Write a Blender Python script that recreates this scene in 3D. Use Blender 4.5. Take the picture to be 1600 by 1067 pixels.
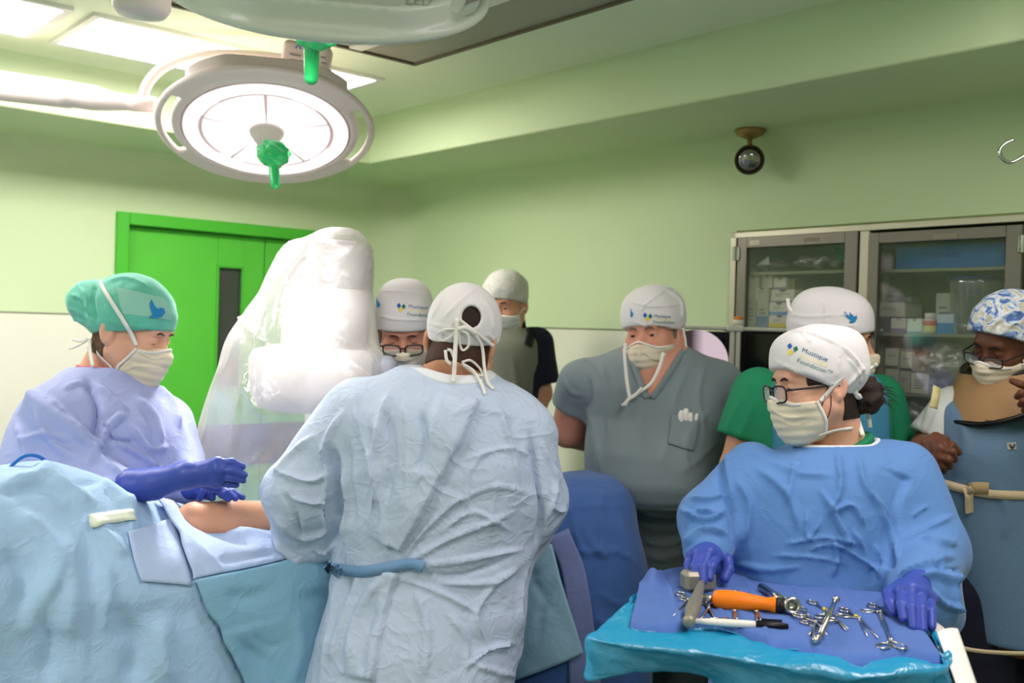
import bpy, math, random
import numpy as np
from mathutils import Vector, Matrix
from mathutils.bvhtree import BVHTree

# ------------------------------------------------------------------ clear
for o in list(bpy.data.objects): bpy.data.objects.remove(o)
SC = bpy.context.scene
COL = SC.collection
rng = np.random.RandomState(7)
random.seed(7)

# ------------------------------------------------------------------ camera
F = 1556.0                      # focal length in pixels of the 1600 x 1067 frame
CAM = np.array([0.0, 0.0, 1.62])
ROLL, PITCH = math.radians(1.65), math.radians(-0.68)
_r = np.array([math.cos(ROLL), 0.0, math.sin(ROLL)])
_u = np.array([-math.sin(ROLL), 0.0, math.cos(ROLL)])
_f = np.array([0.0, 1.0, 0.0])
cf = _f*math.cos(PITCH) + _u*math.sin(PITCH)
cu = _u*math.cos(PITCH) - _f*math.sin(PITCH)
cr = _r
cam_data = bpy.data.cameras.new('camera')
cam = bpy.data.objects.new('camera', cam_data); COL.objects.link(cam)
cam_data.sensor_fit = 'HORIZONTAL'; cam_data.sensor_width = 36.0
cam_data.lens = F/1600*36.0
cam_data.clip_start = 0.05; cam_data.clip_end = 60
cam.matrix_world = Matrix(((cr[0], cu[0], -cf[0], CAM[0]), (cr[1], cu[1], -cf[1], CAM[1]), (cr[2], cu[2], -cf[2], CAM[2]), (0, 0, 0, 1)))
cam_data.dof.use_dof = True; cam_data.dof.focus_distance = 2.15; cam_data.dof.aperture_fstop = 4.0
SC.camera = cam

# ------------------------------------------------------------------ world, exposure
SC.view_settings.view_transform = 'Standard'; SC.view_settings.look = 'None'
SC.view_settings.gamma = 1.0; SC.view_settings.use_curve_mapping = False
SC.view_settings.exposure = 0.22
SC.cycles.max_bounces = 8; SC.cycles.diffuse_bounces = 4; SC.cycles.transparent_max_bounces = 16
SC.cycles.caustics_reflective = False; SC.cycles.caustics_refractive = False
SC.cycles.sample_clamp_indirect = 6.0
wd = bpy.data.worlds.new('room_world'); SC.world = wd; wd.use_nodes = True
wd.node_tree.nodes['Background'].inputs[0].default_value = (0.8, 0.9, 0.8, 1)
wd.node_tree.nodes['Background'].inputs[1].default_value = 0.02

L_PANEL = 24.0      # emission of the lit ceiling troffers in view
L_FILL = 2.3       # watts scale of the added, unseen fill lights under the ceiling
L_SURG_A = 42.0
L_SURG_B = 80.0

def area_light(name, loc, direction, sx, sy, power, color=(1, 1, 1), spread=math.pi):
    d = bpy.data.lights.new(name, 'AREA'); d.shape = 'RECTANGLE'; d.size = sx; d.size_y = sy
    d.energy = power; d.color = color; d.spread = spread
    o = bpy.data.objects.new(name, d); COL.objects.link(o)
    o.location = loc; o.rotation_euler = Vector(direction).to_track_quat('-Z', 'Y').to_euler()
    return o
def spot_light(name, loc, direction, power, angle, radius, color=(1, 1, 1), blend=0.5):
    d = bpy.data.lights.new(name, 'SPOT'); d.energy = power; d.spot_size = angle; d.spot_blend = blend
    d.shadow_soft_size = radius; d.color = color
    o = bpy.data.objects.new(name, d); COL.objects.link(o)
    o.location = loc; o.rotation_euler = Vector(direction).to_track_quat('-Z', 'Y').to_euler()
    return o

# ------------------------------------------------------------------ pixel <-> world helpers
def P(px, py, d):
    return CAM + d*(cf + (px-800.0)/F*cr + (533.5-py)/F*cu)
def PZ(px, py, z):              # where the view ray through a pixel meets the height z
    v = cf + (px-800.0)/F*cr + (533.5-py)/F*cu
    return CAM + v*(z-CAM[2])/v[2]
def PX(p):                      # world -> pixels (N,2) and depth
    q = np.asarray(p, float)-CAM
    d = q@cf
    return np.stack([800+F*(q@cr)/d, 533.5-F*(q@cu)/d], -1), d

# room frame: wall_back lies along UA, wall_right along UB, corner CC
UA = np.array([0.747, 0.664, 0]); UA /= np.linalg.norm(UA)
UB = np.array([UA[1], -UA[0], 0])
CC = np.array([-0.63, 5.45, 0])
def W(a, b, z): return CC - a*UA + b*UB + np.array([0, 0, z])
def wall_a(px, b=0.0):          # distance a along the back wall seen at pixel column px
    k = (px-800)/F; q = CC + b*UB
    return (q[0]-k*q[1])/(UA[0]-k*UA[1])
def wall_b(px, a=0.0):
    k = (px-800)/F; q = CC - a*UA
    return -(q[0]-k*q[1])/(UB[0]-k*UB[1])

# ------------------------------------------------------------------ materials
def srgb(r, g, b):
    def c(v):
        v /= 255.0
        return v/12.92 if v <= 0.04045 else ((v+0.055)/1.055)**2.4
    return (c(r), c(g), c(b), 1.0)
MATS = {}
def mat(name, rgb, rough=0.6, metal=0.0, bump=0.0, bscale=60.0, kind='noise', var=0.0, vscale=6.0, spec=0.3,
        sub=0.0, sheen=0.0, trans=0.0, ior=1.45, alpha=1.0, emit=0.0, coat=0.0, stretch=None, bump2=0.0, b2scale=400.0, bdist=0.004):
    if name in MATS: return MATS[name]
    m = bpy.data.materials.new(name); m.use_nodes = True
    nt = m.node_tree; N = nt.nodes; K = nt.links
    b = N['Principled BSDF']
    col = srgb(*rgb)
    b.inputs['Base Color'].default_value = col
    b.inputs['Roughness'].default_value = rough; b.inputs['Metallic'].default_value = metal
    b.inputs['Specular IOR Level'].default_value = spec; b.inputs['IOR'].default_value = ior
    b.inputs['Transmission Weight'].default_value = trans; b.inputs['Alpha'].default_value = alpha
    b.inputs['Coat Weight'].default_value = coat
    if sub: b.inputs['Subsurface Weight'].default_value = sub; b.inputs['Subsurface Radius'].default_value = (0.012, 0.005, 0.003); b.inputs['Subsurface Scale'].default_value = 1.0
    if sheen: b.inputs['Sheen Weight'].default_value = sheen
    if emit: b.inputs['Emission Color'].default_value = col; b.inputs['Emission Strength'].default_value = emit
    tc = N.new('ShaderNodeTexCoord'); mp = N.new('ShaderNodeMapping')
    K.new(tc.outputs['Object'], mp.inputs['Vector'])
    if stretch: mp.inputs['Scale'].default_value = stretch
    if var:
        n = N.new('ShaderNodeTexNoise'); n.inputs['Scale'].default_value = vscale; n.inputs['Detail'].default_value = 4
        K.new(mp.outputs['Vector'], n.inputs['Vector'])
        r = N.new('ShaderNodeMapRange'); r.inputs[1].default_value = 0.3; r.inputs[2].default_value = 0.7
        r.inputs[3].default_value = 1-var; r.inputs[4].default_value = 1+var
        K.new(n.outputs['Fac'], r.inputs[0])
        x = N.new('ShaderNodeVectorMath'); x.operation = 'SCALE'; x.inputs[0].default_value = col[:3]
        K.new(r.outputs[0], x.inputs['Scale']); K.new(x.outputs[0], b.inputs['Base Color'])
    last = None
    if bump:
        if kind == 'crinkle':   # creased sheet: ridge lines of two sizes
            hs = []
            for q_, wt in ((0.42, 1.0), (1.15, 0.45)):
                n1 = N.new('ShaderNodeTexNoise'); n1.inputs['Scale'].default_value = bscale*q_; n1.inputs['Detail'].default_value = 1.5; n1.inputs['Distortion'].default_value = .9
                K.new(mp.outputs['Vector'], n1.inputs['Vector'])
                r1 = N.new('ShaderNodeMath'); r1.operation = 'SUBTRACT'; r1.inputs[1].default_value = .5; K.new(n1.outputs['Fac'], r1.inputs[0])
                r2 = N.new('ShaderNodeMath'); r2.operation = 'ABSOLUTE'; K.new(r1.outputs[0], r2.inputs[0])
                r3 = N.new('ShaderNodeMath'); r3.operation = 'POWER'; r3.inputs[1].default_value = .7; K.new(r2.outputs[0], r3.inputs[0])
                r4 = N.new('ShaderNodeMath'); r4.operation = 'MULTIPLY'; r4.inputs[1].default_value = -2.4*wt; K.new(r3.outputs[0], r4.inputs[0]); hs.append(r4)
            sm = N.new('ShaderNodeMath'); sm.operation = 'ADD'
            K.new(hs[0].outputs[0], sm.inputs[0]); K.new(hs[1].outputs[0], sm.inputs[1]); h = sm.outputs[0]
        elif kind == 'weave':
            a = N.new('ShaderNodeTexWave'); a.bands_direction = 'X'; a.inputs['Scale'].default_value = bscale
            c = N.new('ShaderNodeTexWave'); c.bands_direction = 'Y'; c.inputs['Scale'].default_value = bscale
            K.new(mp.outputs['Vector'], a.inputs['Vector']); K.new(mp.outputs['Vector'], c.inputs['Vector'])
            s = N.new('ShaderNodeMath'); s.operation = 'ADD'
            K.new(a.outputs['Fac'], s.inputs[0]); K.new(c.outputs['Fac'], s.inputs[1]); h = s.outputs[0]
        else:
            n2 = N.new('ShaderNodeTexNoise'); n2.inputs['Scale'].default_value = bscale; n2.inputs['Detail'].default_value = 5
            K.new(mp.outputs['Vector'], n2.inputs['Vector']); h = n2.outputs['Fac']
        bm = N.new('ShaderNodeBump'); bm.inputs['Strength'].default_value = bump; bm.inputs['Distance'].default_value = bdist
        K.new(h, bm.inputs['Height']); last = bm.outputs['Normal']
    if bump2:
        n3 = N.new('ShaderNodeTexNoise'); n3.inputs['Scale'].default_value = b2scale; n3.inputs['Detail'].default_value = 3
        K.new(mp.outputs['Vector'], n3.inputs['Vector'])
        b3 = N.new('ShaderNodeBump'); b3.inputs['Strength'].default_value = bump2; b3.inputs['Distance'].default_value = 0.001
        K.new(n3.outputs['Fac'], b3.inputs['Height'])
        if last: K.new(last, b3.inputs['Normal'])
        last = b3.outputs['Normal']
    if last: K.new(last, b.inputs['Normal'])
    MATS[name] = m
    return m
def emat(name, rgb, strength):
    m = bpy.data.materials.new(name); m.use_nodes = True; nt = m.node_tree
    nt.nodes.remove(nt.nodes['Principled BSDF'])
    e = nt.nodes.new('ShaderNodeEmission'); e.inputs[0].default_value = srgb(*rgb); e.inputs[1].default_value = strength
    nt.links.new(e.outputs[0], nt.nodes['Material Output'].inputs[0]); return m
def film(name, rgb, opacity=0.35, rough=0.25, bscale=25, bump=0.5, gloss=0.25):
    """thin clear plastic sheet: see-through, part milky, with a glossy coat"""
    m = bpy.data.materials.new(name); m.use_nodes = True; nt = m.node_tree; N = nt.nodes; K = nt.links
    N.remove(N['Principled BSDF'])
    t = N.new('ShaderNodeBsdfTransparent')
    d = N.new('ShaderNodeBsdfDiffuse'); d.inputs[0].default_value = srgb(*rgb)
    tl = N.new('ShaderNodeBsdfTranslucent'); tl.inputs[0].default_value = srgb(*rgb)
    g = N.new('ShaderNodeBsdfGlossy'); g.inputs['Roughness'].default_value = rough
    mx0 = N.new('ShaderNodeMixShader'); mx0.inputs[0].default_value = 0.4
    mx1 = N.new('ShaderNodeMixShader'); mx2 = N.new('ShaderNodeMixShader')
    lw = N.new('ShaderNodeLayerWeight'); lw.inputs[0].default_value = 0.35
    mr = N.new('ShaderNodeMapRange'); mr.inputs[3].default_value = opacity; mr.inputs[4].default_value = min(1, opacity+0.45)
    K.new(lw.outputs['Facing'], mr.inputs[0])
    K.new(d.outputs[0], mx0.inputs[1]); K.new(tl.outputs[0], mx0.inputs[2])
    K.new(mr.outputs[0], mx1.inputs[0]); K.new(t.outputs[0], mx1.inputs[1]); K.new(mx0.outputs[0], mx1.inputs[2])
    mx2.inputs[0].default_value = gloss*0.4
    K.new(mx1.outputs[0], mx2.inputs[1]); K.new(g.outputs[0], mx2.inputs[2])
    tc = N.new('ShaderNodeTexCoord'); n = N.new('ShaderNodeTexNoise'); n.inputs['Scale'].default_value = bscale; n.inputs['Detail'].default_value = 4
    n.inputs['Distortion'].default_value = 1.5
    K.new(tc.outputs['Object'], n.inputs['Vector'])
    b = N.new('ShaderNodeBump'); b.inputs['Strength'].default_value = bump; b.inputs['Distance'].default_value = 0.006
    K.new(n.outputs['Fac'], b.inputs['Height'])
    K.new(b.outputs[0], g.inputs['Normal']); K.new(b.outputs[0], d.inputs['Normal'])
    K.new(mx2.outputs[0], N['Material Output'].inputs[0]); return m

# ------------------------------------------------------------------ object helpers
def wloc(o):
    p = np.zeros(3)
    while o is not None: p += np.array(o.location); o = o.parent
    return p
def tag(o, label=None, cat=None, group=None, kind=None):
    if label: o['label'] = label
    if cat: o['category'] = cat
    if group: o['group'] = group
    if kind: o['kind'] = kind
    return o
def empty(name, loc, label=None, cat=None, group=None):
    o = bpy.data.objects.new(name, None); o.empty_display_size = 0.1; COL.objects.link(o); o.location = loc
    return tag(o, label, cat, group)
def obj(name, V, Fs, m=None, parent=None, smooth=True, mats=None, mi=None):
    V = np.asarray(V, float)
    me = bpy.data.meshes.new(name)
    if parent is not None: off = wloc(parent)
    else:
        off = np.array([(V[:, 0].min()+V[:, 0].max())/2, (V[:, 1].min()+V[:, 1].max())/2, V[:, 2].min()])
    L = V-off
    if isinstance(Fs, np.ndarray) and Fs.ndim == 2:
        n, k = Fs.shape
        me.vertices.add(len(L)); me.vertices.foreach_set('co', L.astype(np.float32).ravel())
        me.loops.add(n*k); me.loops.foreach_set('vertex_index', Fs.astype(np.int32).ravel())
        me.polygons.add(n); me.polygons.foreach_set('loop_start', np.arange(0, n*k, k, dtype=np.int32))
        me.update(calc_edges=True)
    else:
        me.from_pydata([tuple(v) for v in L], [], [tuple(int(i) for i in f) for f in Fs])
    me.validate()
    if mats:
        for x in mats: me.materials.append(x)
        if mi is not None and len(mi) == len(me.polygons): me.polygons.foreach_set('material_index', np.asarray(mi, np.int32))
    elif m: me.materials.append(m)
    me.polygons.foreach_set('use_smooth', np.full(len(me.polygons), bool(smooth)))
    me.update()
    o = bpy.data.objects.new(name, me); COL.objects.link(o)
    if parent is not None: o.parent = parent
    else: o.location = off
    return o
def struct(name, V, Fs, m, smooth=False, parent=None):
    o = obj(name, V, Fs, m, parent, smooth)
    if parent is None: o['kind'] = 'structure'
    return o
class MB:
    """collects several shapes for ONE mesh"""
    def __init__(s): s.V = []; s.F = []; s.n = 0
    def add(s, V, Fs):
        V = np.asarray(V, float); s.V.append(V)
        s.F += [tuple(int(i)+s.n for i in f) for f in Fs]; s.n += len(V); return s
    def get(s): return np.concatenate(s.V), s.F
def frame(xa, ya=None):         # orthonormal axes with x along xa
    x = np.asarray(xa, float); x = x/np.linalg.norm(x)
    y = np.asarray(ya if ya is not None else (0, 0, 1), float)
    if abs(np.dot(x, y)) > 0.98: y = np.array([0, 1, 0.])
    y = y - x*np.dot(x, y); y /= np.linalg.norm(y)
    return np.stack([x, y, np.cross(x, y)], 1)
def box(c, half, R=None, bev=0.0):
    """box with chamfered edges"""
    h = np.asarray(half, float); b = min(bev, h.min()*0.95)
    if b <= 0:
        V = np.array([[x, y, z] for x in (-1, 1) for y in (-1, 1) for z in (-1, 1)], float)*h
        Fs = [(0, 1, 3, 2), (4, 6, 7, 5), (0, 4, 5, 1), (2, 3, 7, 6), (0, 2, 6, 4), (1, 5, 7, 3)]
    else:
        V = []; idx = {}
        for sx in (-1, 1):
            for sy in (-1, 1):
                for sz in (-1, 1):
                    for ax in range(3):
                        v = np.array([sx, sy, sz])*h
                        for k in range(3):
                            if k != ax: v[k] -= np.array([sx, sy, sz])[k]*b
                        idx[(sx, sy, sz, ax)] = len(V); V.append(v)
        V = np.array(V); Fs = []
        for ax in range(3):
            o1, o2 = [k for k in range(3) if k != ax]
            for s in (-1, 1):
                q = []
                for a, c2 in ((-1, -1), (1, -1), (1, 1), (-1, 1)):
                    k = [0, 0, 0]; k[ax] = s; k[o1] = a; k[o2] = c2; q.append(idx[(k[0], k[1], k[2], ax)])
                Fs.append(tuple(q))
            for a in (-1, 1):
                for c2 in (-1, 1):
                    k0 = [0, 0, 0]; k0[o1] = a; k0[o2] = c2; k1 = list(k0); k0[ax] = -1; k1[ax] = 1
                    Fs.append((idx[(*k0, o1)], idx[(*k1, o1)], idx[(*k1, o2)], idx[(*k0, o2)]))
        for sx in (-1, 1):
            for sy in (-1, 1):
                for sz in (-1, 1): Fs.append(tuple(idx[(sx, sy, sz, a)] for a in range(3)))
    cen = V.mean(0); out = []
    for f in Fs:
        n = np.cross(V[f[1]]-V[f[0]], V[f[2]]-V[f[0]])
        out.append(tuple(f) if np.dot(n, V[list(f)].mean(0)-cen) > 0 else tuple(reversed(f)))
    if R is not None: V = V@np.asarray(R).T
    return V+np.asarray(c), out
RW = np.stack([UA, UB, np.array([0, 0, 1.0])], 1)     # room-aligned axes
RWl = np.stack([-UA, -UB, np.array([0, 0, 1.0])], 1)
def boxAB(a0, a1, b0, b1, z0, z1, bev=0.0):
    return box(W((a0+a1)/2, (b0+b1)/2, (z0+z1)/2), (abs(a1-a0)/2, abs(b1-b0)/2, abs(z1-z0)/2), RWl, bev)
def smooth_path(pts, n=8):
    p = np.asarray(pts, float)
    if len(p) < 3 or n <= 1: return p
    q = np.vstack([2*p[0]-p[1], p, 2*p[-1]-p[-2]]); out = []
    for i in range(1, len(q)-2):
        for t in np.linspace(0, 1, n, endpoint=False):
            a, b, c, d = q[i-1], q[i], q[i+1], q[i+2]
            out.append(0.5*((2*b)+(c-a)*t+(2*a-5*b+4*c-d)*t*t+(3*b-a-3*c+d)*t**3))
    out.append(p[-1]); return np.array(out)
def tube(pts, r, seg=12, n=1, closed=False, cap=True, flat=None):
    """swept tube; r a number or one radius per point"""
    p = np.asarray(pts, float); rr = np.full(len(p), r) if np.isscalar(r) else np.asarray(r, float)
    if n > 1:
        pr = smooth_path(np.column_stack([p, rr]), n); p, rr = pr[:, :3], pr[:, 3]
    m = len(p)
    t = np.roll(p, -1, 0)-np.roll(p, 1, 0) if closed else np.gradient(p, axis=0)
    t /= np.linalg.norm(t, axis=1)[:, None]+1e-12
    ref = np.array([0, 0, 1.0]) if flat is None else np.asarray(flat, float)
    if abs(np.dot(t[0], ref)) > 0.95: ref = np.array([0, 1.0, 0])
    x = ref-t[0]*np.dot(ref, t[0]); x /= np.linalg.norm(x)
    V = []; ang = np.arange(seg)*2*math.pi/seg
    for i in range(m):
        x = x-t[i]*np.dot(x, t[i]); x /= np.linalg.norm(x); y = np.cross(t[i], x)
        V.append(p[i]+rr[i]*(np.cos(ang)[:, None]*x+np.sin(ang)[:, None]*y))
    V = np.concatenate(V); Fs = []
    for i in range(m if closed else m-1):
        j = (i+1) % m
        for k in range(seg):
            Fs.append((i*seg+k, i*seg+(k+1) % seg, j*seg+(k+1) % seg, j*seg+k))
    if cap and not closed:
        Fs.append(tuple(reversed(range(seg)))); Fs.append(tuple((m-1)*seg+k for k in range(seg)))
    return V, Fs
def lathe(prof, c, axis, seg=32):
    """profile [(r, h)] turned about axis through c"""
    R = frame(axis); V = []; Fs = []; ang = np.arange(seg)*2*math.pi/seg
    for r, h in prof:
        V.append(np.asarray(c)+h*R[:, 0]+r*(np.cos(ang)[:, None]*R[:, 1]+np.sin(ang)[:, None]*R[:, 2]))
    V = np.concatenate(V)
    for i in range(len(prof)-1):
        for k in range(seg): Fs.append((i*seg+k, i*seg+(k+1) % seg, (i+1)*seg+(k+1) % seg, (i+1)*seg+k))
    Fs.append(tuple(reversed(range(seg)))); Fs.append(tuple((len(prof)-1)*seg+k for k in range(seg)))
    return V, Fs
def ribbon(pts, width, nrm, th=0.0012, n=6):
    """flat band with thickness along a path; nrm: one facing vector or one per control point"""
    p = smooth_path(pts, n); nr = np.asarray(nrm, float)
    if nr.ndim == 2: nr = smooth_path(nr, n)
    else: nr = np.repeat(nr[None], len(p), 0)
    t = np.gradient(p, axis=0); t /= np.linalg.norm(t, axis=1)[:, None]+1e-12
    s = np.cross(nr, t); s /= np.linalg.norm(s, axis=1)[:, None]+1e-9
    q = np.cross(t, s)
    w = width/2
    V = np.stack([p-s*w+q*th/2, p+s*w+q*th/2, p+s*w-q*th/2, p-s*w-q*th/2], 1).reshape(-1, 3)
    Fs = []
    for i in range(len(p)-1):
        for k in range(4): Fs.append((i*4+k, i*4+(k+1) % 4, i*4+4+(k+1) % 4, i*4+4+k))
    Fs.append((3, 2, 1, 0)); b = (len(p)-1)*4; Fs.append((b, b+1, b+2, b+3))
    return V, Fs
def prism(outline, R, c, h):
    """polygon outline (x,y) in frame R (cols x,y,normal) extruded by h along the normal"""
    o = np.asarray(outline, float); n = len(o)
    lo = np.asarray(c)+o[:, :1]*R[:, 0]+o[:, 1:2]*R[:, 1]; hi = lo+h*R[:, 2]
    Fs = [tuple(reversed(range(n))), tuple(n+i for i in range(n))]+[(i, (i+1) % n, n+(i+1) % n, n+i) for i in range(n)]
    return np.vstack([lo, hi]), Fs
def grid_faces(nu, nv):
    i = np.arange(nu-1)[:, None]*nv+np.arange(nv-1)[None]
    return np.stack([i, i+1, i+nv+1, i+nv], -1).reshape(-1, 4)
def solidify(o, th, offset=-1):
    m = o.modifiers.new('solid', 'SOLIDIFY'); m.thickness = th; m.offset = offset; return o

# ------------------------------------------------------------------ implicit surfaces
def f32(x): return np.asarray(x, np.float32)
def smin(a, b, k):
    if k <= 0: return np.minimum(a, b)
    h = np.maximum(k-np.abs(a-b), 0)/k
    return np.minimum(a, b)-h*h*k*0.25
def smax(a, b, k): return -smin(-a, -b, k)
def sph(p, c, r): return np.linalg.norm(p-f32(c), axis=1)-r
def rc(p, a, b, r1, r2=None):
    if r2 is None: r2 = r1
    a = f32(a); ba = f32(b)-a
    q = p-a; t = np.clip(q@ba/max(float(ba@ba), 1e-9), 0, 1)
    return np.linalg.norm(q-t[:, None]*ba, axis=1)-(r1+t*(r2-r1))
def chain(p, pts, rs, k=0.0):
    d = None
    for i in range(len(pts)-1):
        e = rc(p, pts[i], pts[i+1], rs[i], rs[i+1]); d = e if d is None else smin(d, e, k)
    return d
def ell(p, c, r, R=None):
    q = p-f32(c)
    if R is not None: q = q@f32(R)
    r = f32(r); k0 = np.linalg.norm(q/r, axis=1); k1 = np.linalg.norm(q/(r*r), axis=1)
    return k0*(k0-1)/np.maximum(k1, 1e-6)
def sbox(p, c, h, R=None, rad=0.0):
    q = p-f32(c)
    if R is not None: q = q@f32(R)
    q = np.abs(q)-(f32(h)-rad)
    return np.linalg.norm(np.maximum(q, 0), axis=1)+np.minimum(q.max(1), 0)-rad
def secs_px(rows):
    """rows (py, px_left, px_right, depth, thickness) -> table of z, cx, cy, a, b"""
    T = []
    for py, l, r, d, b in rows:
        c = P((l+r)/2, py, d); T.append((c[2], c[0], c[1], (r-l)/2*d/F, b))
    T.sort(); return np.array(T)
def stack(p, T, e=2.2):
    z = p[:, 2]
    zz = T[:, 0]; f = np.linspace(zz[0], zz[-1], 160)
    g = [np.convolve(np.pad(np.interp(f, zz, T[:, k]), 4, mode='edge'), np.ones(9)/9, 'valid') for k in (1, 2, 3, 4)]
    cx, cy, a, b = (np.interp(z, f, q).astype(np.float32) for q in g)
    x = np.abs((p[:, 0]-cx)/a); y = np.abs((p[:, 1]-cy)/b)
    k = (x**e+y**e)**(1/e)
    d = (k-1)*np.minimum(a, b)
    return smax(d, np.maximum(z-zz[-1], zz[0]-z), 0.02)
def axis_coords(lo, hi, h, fine):
    xs = [lo]; 
    while xs[-1] < hi:
        s = h
        for a, b, hf in fine:
            if a-h < xs[-1] < b: s = min(s, hf)
        xs.append(xs[-1]+s)
    while (len(xs)-1) % 4: xs.append(xs[-1]+h)
    return np.array(xs, np.float32)
def surf(fn, lo, hi, h, fine=(), newton=1):
    """mesh the zero level of fn by surface nets on a (locally refined) grid. fine: [(lo3, hi3, h)]"""
    A = [axis_coords(lo[k], hi[k], h, [(f[0][k], f[1][k], f[2]) for f in fine]) for k in range(3)]
    n = [len(a) for a in A]; nb = [(k-1)//4 for k in n]
    C = [a[::4] for a in A]
    G = np.stack(np.meshgrid(*C, indexing='ij'), -1).reshape(-1, 3)
    c = fn(G).reshape([len(x) for x in C])
    ds = [np.diff(x) for x in C]
    L = np.sqrt(ds[0][:, None, None]**2+ds[1][None, :, None]**2+ds[2][None, None, :]**2)
    mn = None; mx = None
    for i in (0, 1):
        for j in (0, 1):
            for k in (0, 1):
                s = c[i:nb[0]+i, j:nb[1]+j, k:nb[2]+k]
                mn = s if mn is None else np.minimum(mn, s); mx = s if mx is None else np.maximum(mx, s)
    act = (np.minimum(np.abs(mn), np.abs(mx)) < L*1.1) | (mn*mx < 0)
    D = np.repeat(np.repeat(np.repeat(c, 4, 0), 4, 1), 4, 2)[:n[0], :n[1], :n[2]].copy()
    M = np.zeros(n, bool)
    up = np.repeat(np.repeat(np.repeat(act, 4, 0), 4, 1), 4, 2)
    for i in (0, 1):
        for j in (0, 1):
            for k in (0, 1): M[i:n[0]-1+i, j:n[1]-1+j, k:n[2]-1+k] |= up
    I = np.argwhere(M)
    pts = np.stack([A[0][I[:, 0]], A[1][I[:, 1]], A[2][I[:, 2]]], 1)
    D[M] = fn(pts)
    S = D < 0
    cnt = np.zeros([k-1 for k in n], np.int8)
    for i in (0, 1):
        for j in (0, 1):
            for k in (0, 1): cnt += S[i:n[0]-1+i, j:n[1]-1+j, k:n[2]-1+k]
    act = (cnt > 0) & (cnt < 8)
    ci = np.argwhere(act); idx = np.full(act.shape, -1, np.int64); idx[act] = np.arange(len(ci))
    acc = np.zeros((len(ci), 3)); w = np.zeros(len(ci))
    for ax in range(3):
        o1, o2 = [k for k in range(3) if k != ax]
        for a in (0, 1):
            for b in (0, 1):
                q = ci.copy(); q[:, o1] += a; q[:, o2] += b
                q2 = q.copy(); q2[:, ax] += 1
                d0 = D[q[:, 0], q[:, 1], q[:, 2]]; d1 = D[q2[:, 0], q2[:, 1], q2[:, 2]]
                m = (d0 < 0) != (d1 < 0)
                t = d0/np.where(m, d0-d1, 1)
                for k in range(3):
                    p0 = A[k][q[:, k]]; p1 = A[k][q2[:, k]]
                    acc[:, k] += np.where(m, p0+t*(p1-p0), 0)
                w += m
    V = (acc/np.maximum(w, 1)[:, None]).astype(np.float32)
    Q = []
    for ax in range(3):
        o1, o2 = [(1, 2), (2, 0), (0, 1)][ax]
        sl0 = [slice(None)]*3; sl1 = [slice(None)]*3; sl0[ax] = slice(0, -1); sl1[ax] = slice(1, None)
        s0, s1 = S[tuple(sl0)], S[tuple(sl1)]
        e = np.argwhere(s0 != s1)
        e = e[(e[:, o1] > 0) & (e[:, o2] > 0) & (e[:, o1] < n[o1]-1) & (e[:, o2] < n[o2]-1)]
        def cell(da, db):
            q = e.copy(); q[:, o1] += da; q[:, o2] += db; return idx[q[:, 0], q[:, 1], q[:, 2]]
        quad = np.stack([cell(-1, -1), cell(0, -1), cell(0, 0), cell(-1, 0)], 1)
        flip = ~s0[e[:, 0], e[:, 1], e[:, 2]]
        quad[flip] = quad[flip][:, ::-1]
        Q.append(quad)
    Q = np.concatenate(Q); Q = Q[(Q >= 0).all(1)]
    for _ in range(newton):
        d, g = grad(fn, V); st = np.clip(d, -h*0.7, h*0.7)
        V = V-(st[:, None]*g).astype(np.float32)
    return V.astype(float), Q
def grad(fn, V, e=0.0015):
    V = f32(V); d = fn(V); g = np.zeros_like(V)
    for k in range(3):
        s = np.zeros(3, np.float32); s[k] = e; g[:, k] = fn(V+s)-d
    return d, g/(np.linalg.norm(g, axis=1)[:, None]+1e-9)
def onto(fn, pts, off=0.0, it=8):
    """move points onto the level set fn = off; returns points and normals"""
    V = f32(pts)
    for _ in range(it):
        d, g = grad(fn, V); V = V-((d-off)[:, None]*g)
    d, g = grad(fn, V); return V.astype(float), g.astype(float)
def vnormals(V, Q):
    fn = np.cross(V[Q[:, 2]]-V[Q[:, 0]], V[Q[:, 3]]-V[Q[:, 1]])
    N = np.zeros_like(V)
    for k in range(4): 
        for a in range(3): N[:, a] += np.bincount(Q[:, k], fn[:, a], len(V))
    return N/(np.linalg.norm(N, axis=1)[:, None]+1e-12)
def seg_dist(q, a, b):
    ba = b-a; t = np.clip(((q-a)@ba)/max(ba@ba, 1e-9), 0, 1); v = q-a-t[:, None]*ba
    return np.linalg.norm(v, axis=1), t, ba[0]*v[:, 1]-ba[1]*v[:, 0]
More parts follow.
